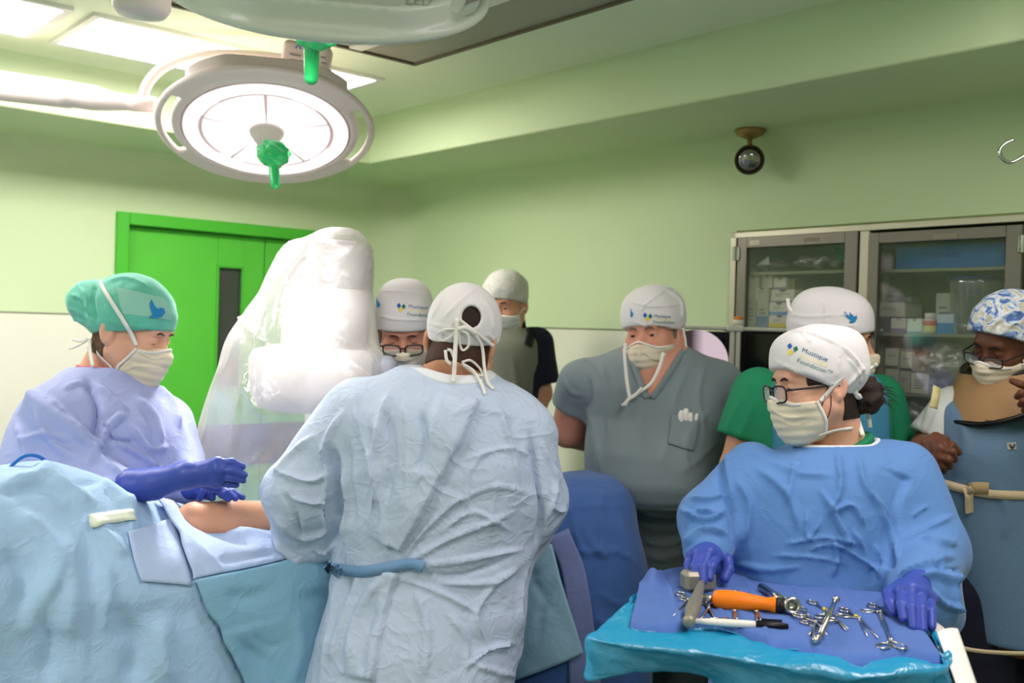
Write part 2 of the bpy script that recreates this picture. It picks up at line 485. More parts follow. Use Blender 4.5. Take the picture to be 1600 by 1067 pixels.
def folds(V, Q, items, facing=0.0):
    """press creases into a cloth mesh. items: (points in pixels, width px, height m, kind); kinds: r ridge, s step (one side raised)"""
    N = vnormals(V, Q); px, d = PX(V)
    view = (CAM-V)/np.linalg.norm(CAM-V, axis=1)[:, None]
    nv_ = (N*view).sum(1); front = nv_ > facing; fw_ = np.clip((nv_-facing)*4, 0, 1)
    disp = np.zeros(len(V))
    for it in items:
        pts, w, h = it[0], it[1], it[2]; kind = it[3] if len(it) > 3 else 'r'
        c = smooth_path(np.array(pts, float), 5); reach = w if kind != 's' else it[4] if len(it) > 4 else w*12
        m = front & (px[:, 0] > c[:, 0].min()-reach) & (px[:, 0] < c[:, 0].max()+reach) & (px[:, 1] > c[:, 1].min()-reach) & (px[:, 1] < c[:, 1].max()+reach)
        if not m.any(): continue
        q = px[m]; best = np.full(len(q), 1e9); sg = np.zeros(len(q)); par = np.zeros(len(q)); n = len(c)-1
        for i in range(n):
            dd, t, s = seg_dist(q, c[i], c[i+1]); u = dd < best
            best[u] = dd[u]; sg[u] = np.sign(s[u]); par[u] = (i+t[u])/n
        taper = np.clip(np.minimum(par, 1-par)*5+0.15, 0, 1)
        if kind == 'r': a = h*np.clip(1-best/w, 0, 1)**1.6*taper
        elif kind == 'g': a = h*np.exp(-(best/w*1.7)**2)*taper
        else:
            x = best*sg
            a = h*np.clip(x/w+0.5, 0, 1)*np.clip(1-(x-w)/reach, 0, 1)*np.clip(np.minimum(par, 1-par)*30, 0, 1)
        disp[m] += a*fw_[m]
    return V+N*disp[:, None]
def crumple(V, Q, amp, scale, seed=0, n=7, mask=None):
    """faceted creasing of stiff cloth: triangle waves along random directions on warped coordinates"""
    r = np.random.RandomState(seed); N = vnormals(V, Q); s = np.zeros(len(V))
    wv = V.copy()
    for k in range(3):
        dr = r.randn(3); wv = wv+0.25/scale*np.sin(V@(dr*scale*1.3)+r.rand()*6)[:, None]*r.randn(3)*0.5
    for k in range(n):
        dr = r.randn(3); dr /= np.linalg.norm(dr); f = scale*(0.6+1.2*r.rand())
        x = wv@dr*f+r.rand()*10
        gate = np.clip(np.sin(V@(r.randn(3)*scale*0.7)+r.rand()*6)*1.5, 0, 1)
        s += (np.abs((x % 2)-1)-0.5)*gate/f*scale
    s *= amp
    if mask is not None: s *= mask
    return V+N*s[:, None]
def bvh(V, Q): return BVHTree.FromPolygons([Vector(v) for v in V], [tuple(int(i) for i in q) for q in Q])
def cast(tree, px, py):
    d = cf+(px-800.0)/F*cr+(533.5-py)/F*cu
    hit, nrm, i, dist = tree.ray_cast(Vector(CAM), Vector(d).normalized())
    return (None, None) if hit is None else (np.array(hit), np.array(nrm))
def patch(tree, left, right, nu, nv, off=0.004, dflt=2.3, wob=0.0):
    """sheet lying on a surface between two edges given in pixels"""
    L = smooth_path(np.array(left, float), 6); R = smooth_path(np.array(right, float), 6)
    def rs(C, n):
        s = np.r_[0, np.cumsum(np.linalg.norm(np.diff(C, axis=0), axis=1))]; t = np.linspace(0, s[-1], n)
        return np.stack([np.interp(t, s, C[:, 0]), np.interp(t, s, C[:, 1])], 1)
    L, R = rs(L, nu), rs(R, nu); V = []; last = None
    for i in range(nu):
        for t in np.linspace(0, 1, nv):
            q = L[i]*(1-t)+R[i]*t
            h, nr = cast(tree, *q)
            if h is None:
                dd = dflt if last is None else last
                h = P(q[0], q[1], dd); nr = -cf
            else:
                last = float((h-CAM)@cf)
                if np.dot(nr, CAM-h) < 0: nr = -nr
            V.append(h+nr*off)
    V = np.array(V)
    if wob:
        g = V.reshape(nu, nv, 3)
        for _ in range(int(wob)+3):
            for e in (g[:, 0], g[:, -1], g[0], g[-1]): e[1:-1] = (e[:-2]+2*e[1:-1]+e[2:])/4
        for _ in range(int(wob)): g[1:-1, 1:-1] = (g[:-2, 1:-1]+g[2:, 1:-1]+g[1:-1, :-2]+g[1:-1, 2:])/4
        V = g.reshape(-1, 3)
    return V, grid_faces(nu, nv)
def text_flat(body, size, bold=0.0):
    """2-D letter mesh: vertices (x,y) and faces, x from 0, baseline y=0"""
    cu_ = bpy.data.curves.new('txt', 'FONT'); cu_.body = body; cu_.size = size; cu_.offset = bold; cu_.resolution_u = 3
    ob = bpy.data.objects.new('txt', cu_); COL.objects.link(ob)
    dg = bpy.context.evaluated_depsgraph_get(); me = bpy.data.meshes.new_from_object(ob.evaluated_get(dg))
    V = np.array([v.co[:] for v in me.vertices]); Fs = [tuple(p.vertices) for p in me.polygons]
    bpy.data.objects.remove(ob); bpy.data.curves.remove(cu_); bpy.data.meshes.remove(me)
    return V[:, :2], Fs
def print_on(tree, V2, Fs, o, ang, sc=1.0, off=0.0012):
    """lay flat artwork (in pixels, y up) on a surface: o = pixel origin, ang = degrees clockwise of the baseline"""
    a = math.radians(ang); V = []
    for x, y in V2:
        u = o[0]+sc*(x*math.cos(a)+y*math.sin(a)); v = o[1]+sc*(x*math.sin(a)-y*math.cos(a))
        h, n = cast(tree, u, v)
        if h is None: return None
        if np.dot(n, CAM-h) < 0: n = -n
        V.append(h+n*off)
    return np.array(V), Fs
# ================================================================== the room
ZS, ZC = 2.365, 2.55            # underside of the bulkhead, ceiling
SW = 0.60                       # bulkhead width
AL, BL = 5.3, 6.7               # room extents along wall_back and wall_right
M_wall = mat('pale_green_paint', (196, 214, 170), rough=0.55, bump=0.06, bscale=90, var=0.02, vscale=2, spec=0.25)
M_dado = mat('cream_wall_panel', (218, 219, 200), rough=0.4, bump=0.05, bscale=50, spec=0.35, var=0.02, vscale=3)
M_ceil = mat('pale_green_ceiling_paint', (216, 229, 196), rough=0.6, bump=0.05, bscale=80, spec=0.2)
M_floor = mat('grey_green_vinyl', (128, 140, 128), rough=0.35, bump=0.05, bscale=40, var=0.06)
M_dark = mat('dark_grey_rubber', (52, 54, 54), rough=0.6)
M_door = mat('bright_green_gloss_paint', (88, 188, 62), rough=0.35, bump=0.04, bscale=30, var=0.03)
M_frame = mat('bright_green_frame_paint', (76, 178, 54), rough=0.35)
M_steel = mat('brushed_steel', (176, 172, 160), rough=0.38, metal=1.0, bump=0.05, bscale=200, stretch=(1, 1, 14))
M_steel_d = mat('dull_steel', (120, 116, 106), rough=0.42, metal=0.7, bump=0.05, bscale=200)
M_chrome = mat('chrome', (200, 200, 198), rough=0.16, metal=1.0)
M_black = mat('black_plastic', (16, 15, 16), rough=0.35)
M_white = mat('white_plastic', (226, 222, 214), rough=0.4)
M_lampw = mat('warm_white_enamel', (222, 208, 202), rough=0.35, spec=0.4)
M_lampB = mat('grey_white_enamel', (206, 212, 200), rough=0.3, spec=0.45)

struct('floor', *boxAB(-0.2, AL+0.2, -0.2, BL+0.2, -0.1, 0), M_floor)
# back wall with a doorway
DA0, DA1, DZ = wall_a(515)-0.02, wall_a(177), 2.095
mid = 1.632
def wallseg(parent_name, segs, m):
    b = MB()
    for s in segs: b.add(*boxAB(*s))
    return struct(parent_name, *b.get(), m)
wallseg('wall_back', [(-0.2, DA0, -0.2, 0, 0, ZC+0.1), (DA1, AL, -0.2, 0, 0, ZC+0.1), (DA0, DA1, -0.2, 0, DZ, ZC+0.1)], M_wall)
bk = MB()
for a0, a1 in ((0.0, DA0), (DA1, AL)): bk.add(*boxAB(a0, a1, 0, 0.006, 0.1, mid-0.004))
struct('trim_1', *bk.get(), M_dado)
# right wall with the recess of the glass cabinets
CB0, CB1, CZ0, CZ1 = wall_b(1146, 0), wall_b(1604, 0.02), 1.0, 2.02
wallseg('wall_right', [(-0.45, 0, -0.2, CB0, 0, ZC+0.1), (-0.45, 0, CB1, BL, 0, ZC+0.1), (-0.45, 0, CB0, CB1, CZ1, ZC+0.1), (-0.45, 0, CB0, CB1, 0, CZ0)], M_wall)
bk = MB()
for b0, b1, z1 in ((0.0, CB0, mid-0.004), (CB1, BL, mid-0.004), (CB0, CB1, CZ0-0.02)): bk.add(*boxAB(0, 0.006, b0, b1, 0.1, z1))
struct('trim_2', *bk.get(), M_dado)
M_groove = mat('shadow_gap', (120, 126, 100), rough=0.7)
g = MB(); g.add(*boxAB(0, DA0, 0, 0.003, mid-0.004, mid+0.004)); g.add(*boxAB(DA1, AL, 0, 0.003, mid-0.004, mid+0.004)); g.add(*boxAB(0, 0.003, 0, CB0, mid-0.004, mid+0.004))
struct('trim_3', *g.get(), M_groove)
struct('wall_left', *boxAB(AL, AL+0.2, -0.2, BL+0.2, 0, ZC+0.1), M_wall)
struct('wall_front', *boxAB(-0.2, AL+0.2, BL, BL+0.2, 0, ZC+0.1), M_wall)
sk = MB(); sk.add(*boxAB(0, DA0, 0, 0.012, 0, 0.1)); sk.add(*boxAB(DA1, AL, 0, 0.012, 0, 0.1)); struct('baseboard_back', *sk.get(), M_dark)
struct('baseboard_right', *boxAB(0, 0.012, 0, BL, 0, 0.1), M_dark)

# coved vertical corner and coved bulkhead
def sweep(profile, dirn, a):    # profile of world points swept by a vector
    p = np.asarray(profile, float); n = len(p); V = np.vstack([p, p+np.asarray(dirn)*a])
    return V, [(i, i+1, n+i+1, n+i) for i in range(n-1)]
R0 = 0.22
prof = [W(R0-R0*math.sin(t), R0-R0*math.cos(t), 0) for t in np.linspace(0, math.pi/2, 14)]
V, Fs = sweep(np.array(prof)+[0, 0, mid], (0, 0, 1), ZC-mid)
struct('trim_4', V, Fs, M_wall, smooth=True)
V, Fs = sweep(prof, (0, 0, 1), mid-0.004)
struct('trim_6', V, Fs, M_dado, smooth=True)
def bulk(axis):
    r, rc_ = 0.035, 0.10
    pts = [(0.0, ZS-rc_)]+[(rc_-rc_*math.cos(t), ZS-rc_+rc_*math.sin(t)) for t in np.linspace(0.1, math.pi/2, 8)]
    pts += [(SW-0.008, ZS), (SW-0.002, ZS+0.002), (SW, ZS+0.008)]
    pts += [(SW+rc_*0.8-rc_*0.8*math.cos(t), ZC-rc_*0.8+rc_*0.8*math.sin(t)) for t in np.linspace(0, math.pi/2, 8)]
    V = []; n = len(pts)
    for end in (0, 1):
        for q, z in pts:
            e = (AL if axis == 'a' else BL) if end else (q if q > 0.02 else 0)
            V.append(W(e, q, z) if axis == 'a' else W(q, e, z))
    Fs = [(i, i+1, n+i+1, n+i) for i in range(n-1)]
    return np.array(V), Fs
b = MB(); b.add(*bulk('a')); b.add(*bulk('b')); struct('trim_5', *b.get(), M_wall, smooth=True)
# ceiling built round its recessed troffers
TR = [(1.04, 2.10, 0.92, 1.36), (2.16, 3.22, 0.92, 1.36)]
struct('ceiling', *boxAB(-0.2, AL+0.2, -0.2, BL+0.2, ZC, ZC+0.1), M_ceil)

# ---- double door
dr = empty('door_1', W((DA0+DA1)/2, 0, 0)); dr['kind'] = 'structure'
fr = MB(); fw = 0.055
fr.add(*boxAB(DA0, DA0+fw, -0.12, 0.025, 0, DZ, 0.004)); fr.add(*boxAB(DA1-fw, DA1, -0.12, 0.025, 0, DZ, 0.004)); fr.add(*boxAB(DA0+fw, DA1-fw, -0.12, 0.025, DZ-fw, DZ, 0.004))
obj('door_frame', *fr.get(), M_frame, dr, False)
ds = wall_a(415.5); v0, v1 = wall_a(381), wall_a(342)
lf = MB()
zt = DZ-fw-0.004
lf.add(*boxAB(v1, DA1-fw-0.004, -0.07, -0.028, 0.01, zt, 0.002)); lf.add(*boxAB(ds+0.003, v0, -0.07, -0.028, 0.01, zt, 0.002))
lf.add(*boxAB(v0, v1, -0.07, -0.028, 1.885, zt, 0.0)); lf.add(*boxAB(v0, v1, -0.07, -0.028, 0.01, 1.30, 0.0))
leaf = obj('door_leaf', *lf.get(), M_door, dr, False)
M_vp = mat('dark_vision_glass', (62, 68, 62), rough=0.08, spec=0.6)
obj('window_pane', *boxAB(v0, v1, -0.055, -0.045, 1.30, 1.885), M_vp, leaf, False)
gb = MB()
for x in (v0, v1): gb.add(*boxAB(x-0.006, x+0.006, -0.03, -0.022, 1.295, 1.89))
for z in (1.30, 1.885): gb.add(*boxAB(v0, v1, -0.03, -0.022, z-0.006, z+0.006))
obj('glazing_bead', *gb.get(), M_frame, leaf, False)
obj('door_leaf', *boxAB(DA0+fw+0.004, ds-0.003, -0.07, -0.028, 0.01, zt, 0.002), M_door, dr, False)
obj('bumper_rail', *boxAB(DA0+fw+0.02, DA1-fw-0.02, -0.028, -0.012, 0.92, 1.12, 0.004), M_dark, dr, False)

# ---- lit ceiling troffers
E_panel = emat('lit_diffuser', (255, 246, 245), L_PANEL)
M_tframe = mat('troffer_frame', (214, 218, 205), rough=0.5)
def troffer(a0, a1, b0, b1, label, lit=True, group='lit ceiling troffers'):
    t = empty('ceiling_light', W((a0+a1)/2, (b0+b1)/2, ZC-0.012), label, 'ceiling light', group)
    f = MB(); w = 0.022
    f.add(*boxAB(a0, a1, b0, b0+w, ZC-0.012, ZC)); f.add(*boxAB(a0, a1, b1-w, b1, ZC-0.012, ZC))
    f.add(*boxAB(a0, a0+w, b0+w, b1-w, ZC-0.012, ZC)); f.add(*boxAB(a1-w, a1, b0+w, b1-w, ZC-0.012, ZC))
    obj('frame', *f.get(), M_tframe, t, False)
    obj('diffuser', *boxAB(a0+w, a1-w, b0+w, b1-w, ZC-0.006, ZC), E_panel if lit else M_pan, t, False)
    return t
M_pan = mat('unlit_grey_diffuser', (150, 150, 132), rough=0.6, bump=0.1, bscale=120)
troffer(*TR[0], 'long lit ceiling light ending at the bulkhead corner')
troffer(*TR[1], 'lit ceiling light at the upper left beyond the dividing bar')
t = empty('ceiling_panel', W(1.5, 2.3, ZC-0.012), 'unlit grey ceiling panel with a dark edge beside the upper lamp', 'ceiling panel')
f = MB(); a0, a1, b0, b1 = 1.09, 2.3, 1.62, 2.85
for q in ((a0, a1, b0, b0+.014), (a0, a1, b1-.014, b1), (a0, a0+.014, b0+.014, b1-.014), (a1-.014, a1, b0+.014, b1-.014)): f.add(*boxAB(q[0], q[1], q[2], q[3], ZC-0.014, ZC))
obj('frame', *f.get(), mat('panel_edge_brown', (98, 92, 72), rough=0.6), t, False)
obj('panel', *boxAB(a0+.014, a1-.014, b0+.014, b1-.014, ZC-0.006, ZC), M_pan, t, False)
obj('mounting_bar', *boxAB(1.32, 1.37, b0+.014, b1-.014, ZC-0.012, ZC-0.006), M_tframe, t, False)
# bare fill lights added out of frame to brighten the room, no fixtures
def fill_light(a, b, la, lb, power):
    p = W(a, b, ZC-0.02)
    o = area_light('ceiling_fill_light', p, (0, 0, -1), la, lb, power, (1.0, 0.905, 0.94))
    o.rotation_euler = (0, 0, math.atan2(UA[1], UA[0]))
fill_light(2.6, 4.9, 1.1, 0.4, 12*L_FILL)
fill_light(4.3, 3.0, 1.1, 0.4, 16*L_FILL)
fill_light(1.3, 3.9, 1.1, 0.4, 6*L_FILL)

# ---- emergency spotlight on the bulkhead
e0 = P(1172, 203, 3.59); e0[2] = ZS
el = empty('emergency_light', e0, 'brass coloured adjustable spotlight hanging from the bulkhead above the cabinets', 'spotlight')
M_brass = mat('tarnished_brass', (160, 128, 84), rough=0.45, metal=0.35)
obj('ceiling_rose', *lathe([(0.052, 0), (0.056, 0.006), (0.045, 0.02), (0.012, 0.034)], e0, (0, 0, -1), 28), M_brass, el)
obj('stem', *tube([e0+[0, 0, -.03], e0+[0, 0, -.085]], 0.009), M_brass, el)
ax = CAM-e0; ax[2] -= 0.5; ax /= np.linalg.norm(ax); hc = P(1171, 250, 3.58)
obj('lamp_head', *lathe([(0.012, -0.075), (0.034, -0.066), (0.05, -0.04), (0.053, -0.005), (0.053, 0.004), (0.046, 0.004), (0.045, -0.006)], hc, ax, 32), mat('brown_black_rim', (66, 54, 38), rough=0.4, metal=0.3), el)
obj('lens', *lathe([(0.046, -0.004), (0.036, 0.006), (0.018, 0.012), (0.0005, 0.014)], hc, ax, 32), mat('reflector_glass', (150, 146, 148), rough=0.12, metal=0.8), el)

# ---- wire hook
hk = [(1584, 219, 2.4), (1572, 224, 2.4), (1563, 233, 2.4), (1563, 243, 2.4), (1570, 251, 2.4), (1580, 254, 2.4), (1592, 249, 2.4), (1606, 238, 2.4), (1612, 215, 2.4), (1611, 150, 2.4), (1610, 20, 2.4)]
hp = [P(*q) for q in hk]; top = hp[-1].copy(); top[2] = ZC
tag(obj('wire_hook', *tube(hp+[top], 0.0045, 10, 6), M_chrome), 'bent steel wire hook hanging at the upper right', 'hook')

# ================================================================== surgical lamps
E_led = emat('lit_led_cover', (255, 246, 245), 1.12)
M_ledback = mat('pink_grey_lamp_face', (226, 202, 198), rough=0.4)
M_gcover = mat('green_sterile_plastic', (44, 186, 104), rough=0.25, bump=0.5, bscale=60, spec=0.5)
def lamp_axes(c, k):
    v = CAM-c; v /= np.linalg.norm(v)
    w = np.array([0, 0, -1.0]); w = w-v*np.dot(w, v); w /= np.linalg.norm(w)
    n = k*v+math.sqrt(1-k*k)*w; n /= np.linalg.norm(n)
    x = np.cross(n, v); x /= np.linalg.norm(x)
    if x[0] < 0: x = -x
    y = np.cross(n, x)                      # n out of the light face
    return np.stack([x, y, n], 1)
def ring_sector(r0, r1, t0, t1, R, c, h0, h1, n=14, inset=0.0):
    t = np.linspace(t0, t1, n); o = np.concatenate([np.stack([r1*np.cos(t), r1*np.sin(t)], 1), np.stack([r0*np.cos(t[::-1]), r0*np.sin(t[::-1])], 1)])
    return prism(o, R, np.asarray(c)+R[:, 2]*h0, h1-h0)
HB = []
def lamp_head(root, c, R, Mb, lit):
    def fn(p):
        q = (p-f32(c))@f32(R); r = np.hypot(q[:, 0], q[:, 1]); th = np.arctan2(q[:, 1], q[:, 0])
        def slab(rad, z0, z1, k):
            a = r-rad+k; b = np.abs(q[:, 2]-(z0+z1)/2)-(z1-z0)/2+k
            return np.hypot(np.maximum(a, 0), np.maximum(b, 0))+np.minimum(np.maximum(a, b), 0)-k
        wob = 0.337+0.006*np.cos(2*th)
        d = slab(wob, -0.018, 0.004, 0.010)
        for s in (0.0, math.pi):          # grip slots at both sides
            dt = np.abs((th-s+math.pi) % (2*math.pi)-math.pi)
            slot = np.maximum(np.abs(r-0.306)-0.0145, (dt-0.52)*0.306)
            d = smax(d, -slot, 0.008)
        d = smin(d, slab(0.287, -0.045, 0.006, 0.014), 0.006)
        back = np.maximum(np.abs(q[:, 0])-0.24, np.abs(q[:, 1])-0.30); back = np.maximum(back, np.abs(q[:, 2]+0.035)-0.03)
        d = smin(d, smax(back, r-0.325, 0.01), 0.012)
        d = smin(d, slab(0.15, -0.085, 0, 0.03), 0.02)
        d = smax(d, -np.maximum(r-0.268, 0.001-q[:, 2]), 0.003)   # recess for the face
        return d
    ext = np.abs(R[:, 0])*0.36+np.abs(R[:, 1])*0.36+np.abs(R[:, 2])*0.1+0.01
    V, Q = surf(fn, c-ext, c+ext, 0.0068, newton=2)
    hd = obj('lamp_housing', V, Q, Mb, root); HB.append(bvh(V, Q))
    obj('lamp_face', *lathe([(0.266, 0.0), (0.266, 0.0025), (0.001, 0.0025)], c, R[:, 2], 64), M_ledback, root)
    for i in range(4):                      # outer arcs
        t0 = math.radians(-90+i*90-33+12); t1 = t0+math.radians(66)
        obj('led_module', *ring_sector(0.212, 0.258, t0, t1, R, c, 0.0025, 0.0075), lit, root, False)
    for i in range(4):
        t0 = math.radians(-45+i*90+12-16); t1 = t0+math.radians(38-6)
        obj('led_module', *ring_sector(0.207, 0.258, t0+.06, t1-.06, R, c, 0.0025, 0.006), lit, root, False)
    for i in range(5):
        t0 = math.radians(i*72+20+1.6); t1 = math.radians(i*72+92-1.6)
        obj('led_module', *ring_sector(0.055, 0.200, t0, t1, R, c, 0.0025, 0.006), lit, root, False)
    obj('hub', *lathe([(0.052, 0.0), (0.052, 0.012), (0.044, 0.016), (0.042, 0.03), (0.032, 0.036), (0.03, 0.05), (0.012, 0.052)], c, R[:, 2], 36), Mb, root)
    return hd
def handle_cover(root, pts, rs, blob, br, seed):
    def fn(p):
        d = chain(p, pts, rs)
        s = np.sin(p@f32([95, 40, 60])+seed)*np.sin(p@f32([-50, 110, 35])+1)*np.sin(p@f32([30, -60, 120])+2)
        return smin(d, ell(p, blob, br)+0.007*s, 0.006)
    a = np.array(pts+[blob]); V, Q = surf(fn, a.min(0)-max(br)-.02, a.max(0)+max(br)+.02, 0.004)
    h = obj('handle_cover', V, Q, M_gcover, root); h['label'] = 'green plastic sterile handle cover'; return h

# ---- lamp in view from below
cA = P(417, 205, 3.2); RA = lamp_axes(cA, 0.54)
LA = empty('surgical_lamp', cA, 'lit round white surgical lamp facing the camera over the team', 'surgical lamp')
lamp_head(LA, cA, RA, M_lampw, E_led)
nA = RA[:, 2]
handle_cover(LA, [P(428, 240, 3.10), P(428, 262, 3.085), P(430, 288, 3.07)], [0.017, 0.016, 0.0145], P(427, 240, 3.09), (0.05, 0.04, 0.042), 0.3)
for k in range(3):
    t = math.radians(30+120*k); q = cA+nA*0.06+0.15*(math.cos(t)*RA[:, 0]+math.sin(t)*RA[:, 1])
    spot_light('surgical_lamp_beam', q, P(390, 800, 2.45)-q, L_SURG_A, math.radians(50), 0.05, (1, 0.97, 0.95), 1.0)
# arm, yoke, control box
dA = 3.22
obj('spring_arm', *tube([P(x, y, dA) for x, y in ((-420, 78), (0, 134), (100, 147), (109, 148), (112, 148), (145, 153), (176, 158), (179, 158.5), (198, 160), (202, 160), (205, 161), (243, 164))],
    [.054, .0475, .044, .0435, .041, .040, .031, .029, .0255, .024, .0255, .0255], 28), M_lampw, LA)
obj('yoke', *tube([P(x, y, dA) for x, y in ((223, 160), (224, 148), (234, 126), (258, 104), (295, 91), (340, 85), (395, 87), (450, 93), (478, 97))], 0.0165, 18, 6), M_lampw, LA)
bc = P(479, 93, dA-.04); RB = frame(cr*math.cos(.18)-cu*math.sin(.18), cu)
V, Q = surf(lambda p: sbox(p, bc, (0.078, 0.05, 0.03), RB, 0.02), bc-.12, bc+.12, 0.005, newton=2)
cb = obj('control_box', V, Q, M_lampw, LA)
tb = bvh(V, Q)
bt = MB()
for (x0, y0) in ((462, 86), (462, 95), (505, 90), (506, 99), (507, 108)):
    w = 9 if x0 < 480 else 4
    h, n = cast(tb, x0, y0)
    if h is not None: bt.add(*box(h, (w*0.00205, 0.0035, 0.0022), RB, 0.001))
obj('button', *bt.get(), mat('grey_button', (150, 146, 146), rough=0.4), cb, False)['kind'] = 'stuff'
h, n = cast(tb, 466, 76)
obj('emblem', *prism([(-.012, 0), (-.004, 0), (.0, .012), (.004, 0), (.012, 0), (.002, .016), (-.002, .016)], np.stack([RB[:, 0], RB[:, 1], -cf], 1), h, 0.001), mat('blue_print', (110, 150, 205)), cb, False)
h, n = cast(tb, 501, 104); obj('status_light', *lathe([(.004, 0), (.003, .002), (.0005, .003)], h, -cf, 12), emat('green_led', (120, 220, 60), 1.5), cb)
obj('neck', *tube([P(472, 112, dA-.02), P(470, 122, dA-.03), P(466, 134, dA-.04), P(464, 142, dA-.05)], [.03, .026, .034, .036], 20), M_lampw, LA)
lb = P(428, 124, dA+0.02)
# ---- lamp seen from behind at the top edge
cB = P(512, -22, 2.1); RBm = lamp_axes(cB, -0.30)
LB = empty('surgical_lamp', cB, 'second surgical lamp at the top edge turned away, seen from behind', 'surgical lamp')
E_led2 = emat('lit_led_cover_away', (255, 248, 240), 3.0)
lamp_head(LB, cB, RBm, M_lampB, E_led2)
nB = RBm[:, 2]
hb = cB+nB*0.05
handle_cover(LB, [P(487, 50, 2.20), P(487, 90, 2.24), P(486, 122, 2.26)], [0.018, 0.017, 0.016], P(497, 62, 2.2), (0.045, 0.03, 0.022), 1.1)
spot_light('surgical_lamp_beam', cB+nB*0.03, P(490, 612, 2.85)-cB, L_SURG_B, math.radians(50), 0.12, (1, 0.96, 0.94), 1.0)
kn = P(222, -6, 2.2)
obj('arm_joint', *lathe([(.03, -.09), (.058, -.08), (.062, -.02), (.062, .028), (.05, .042), (.02, .048)], kn, (0, 0, -1), 32), M_lampw, LB)
obj('yoke', *tube([kn+[0, 0, .05], kn+[0.02, 0, .13], P(330, -70, 2.25), P(430, -85, 2.2), cB-nB*0.07], 0.017, 18, 6), M_lampB, LB)
obj('spring_arm', *tube([kn+[-.0, 0, .03], P(100, -60, 2.3), P(-300, -110, 2.5)], .04, 20), M_lampB, LB)

# letters on the back shell of the upper lamp, cut by the top of the picture
V2, Fs2 = text_flat('LED', 24)
r_ = print_on(HB[1], V2, Fs2, (634, 8), 2, 1.0, .0015)
if r_: obj('lettering', r_[0], r_[1], mat('pale_grey_print', (166, 174, 162), rough=.5), LB, False)
# ================================================================== wall cabinet with glass doors
def PW(px, py, a):              # where a view ray meets the vertical plane at distance a from wall_right
    v = cf + (px-800.0)/F*cr + (533.5-py)/F*cu
    p0 = W(a, 0, 0); t = np.dot(p0-CAM, UA)/np.dot(v, UA); return CAM+v*t
def bz(px, py, a):
    p = PW(px, py, a); return np.dot(p-CC, UB), p[2]
cab = empty('wall_cabinet', W(0, (CB0+CB1)/2, CZ0), 'steel cabinet with two glass doors set into the green wall', 'cabinet')
M_olive = mat('olive_green_lining', (128, 142, 92), rough=0.6, var=0.05)
M_trim = mat('pale_steel_trim', (190, 186, 164), rough=0.35, metal=0.5)
M_glass = film('cabinet_glass', (200, 215, 200), opacity=0.02, rough=0.03, bump=0.0, gloss=0.16)
cz0 = CZ0
body = MB(); dp = -0.34
body.add(*boxAB(dp, dp+.012, CB0, CB1, cz0, CZ1)); body.add(*boxAB(dp, 0.0, CB0, CB0+.012, cz0, CZ1)); body.add(*boxAB(dp, 0.0, CB1-.012, CB1, cz0, CZ1))
body.add(*boxAB(dp, 0.0, CB0, CB1, cz0, cz0+.012)); body.add(*boxAB(dp, 0.0, CB0, CB1, CZ1-.012, CZ1))
bm0, bm1 = bz(1341, 440, 0.02)[0], bz(1356, 440, 0.02)[0]
body.add(*boxAB(dp, 0.0, (bm0+bm1)/2-.008, (bm0+bm1)/2+.008, cz0, CZ1))
obj('body', *body.get(), M_olive, cab, False)
tr = MB(); tw = 0.022; zt = bz(1450, 344, 0.02)[1]
tr.add(*boxAB(0, .02, CB0-.012, CB0+tw*.6, cz0-.02, zt, .002)); tr.add(*boxAB(0, .02, CB0-.012, CB1, zt-.022, zt, .002)); tr.add(*boxAB(0, .02, bm0, bm1, cz0, zt-.022, .002)); tr.add(*boxAB(0, .02, CB0, CB1, cz0-.02, cz0+.004, .002))
obj('trim_frame', *tr.get(), M_trim, cab, False)
def glass_door(b0, b1, z0, z1, fl, frt, ft, fb, hinge_left):
    d = MB(); a0, a1 = 0.004, 0.028
    d.add(*boxAB(a0, a1, b0, b0+fl, z0, z1, .002)); d.add(*boxAB(a0, a1, b1-frt, b1, z0, z1, .002))
    d.add(*boxAB(a0, a1, b0+fl, b1-frt, z1-ft, z1, .002)); d.add(*boxAB(a0, a1, b0+fl, b1-frt, z0, z0+fb, .002))
    o = obj('door', *d.get(), M_steel_d, cab, False)
    obj('glass_pane', *boxAB(0.012, 0.015, b0+fl-.004, b1-frt+.004, z0+fb-.004, z1-ft+.004), M_glass, o, False)
    hb = b0-.004 if hinge_left else b1+.004
    for z in (z1-.06, z0+.1):
        h = MB(); h.add(*boxAB(.028, .034, hb-.016, hb+.016, z-.026, z+.026, .002)); V, Fs = tube([W(.036, hb, z-.026), W(.036, hb, z+.026)], .005, 10); h.add(V, Fs)
        for s in (-.016, .016): V, Fs = lathe([(.003, 0), (.002, .002)], W(.034, hb+.009*(1 if hinge_left else -1), z+s), UA*-1, 8); h.add(V, Fs)
        obj('hinge', *h.get(), M_chrome, o, False)
    kb = b1-frt/2 if hinge_left else b0+fl/2
    obj('knob', *lathe([(.012, 0), (.008, .012), (.016, .022), (.015, .032), (.004, .036)], W(.028, kb, bz(1355, 518, .03)[1]), -UA, 20), M_chrome, o)
    return o
b0, _ = bz(1153, 430, .02); b1, _ = bz(1340, 430, .02); z1 = bz(1250, 366, .02)[1]
door1 = glass_door(b0, b1, cz0+.006, z1, bz(1167, 430, .02)[0]-b0, b1-bz(1320, 430, .02)[0], z1-bz(1250, 383.5, .02)[1], .05, True)
b0, _ = bz(1357, 430, .02); b1, _ = bz(1597, 430, .02); z1b = bz(1470, 358, .02)[1]
door2 = glass_door(b0, b1, cz0+.006, z1b, bz(1373, 430, .02)[0]-b0, b1-bz(1571, 430, .02)[0], z1b-bz(1470, 376, .02)[1], .05, False)
lbl = MB()
p = bz(1179, 379, .029); lbl.add(*boxAB(.028, .0295, p[0]-.022, p[0]+.022, p[1]-.009, p[1]+.009))
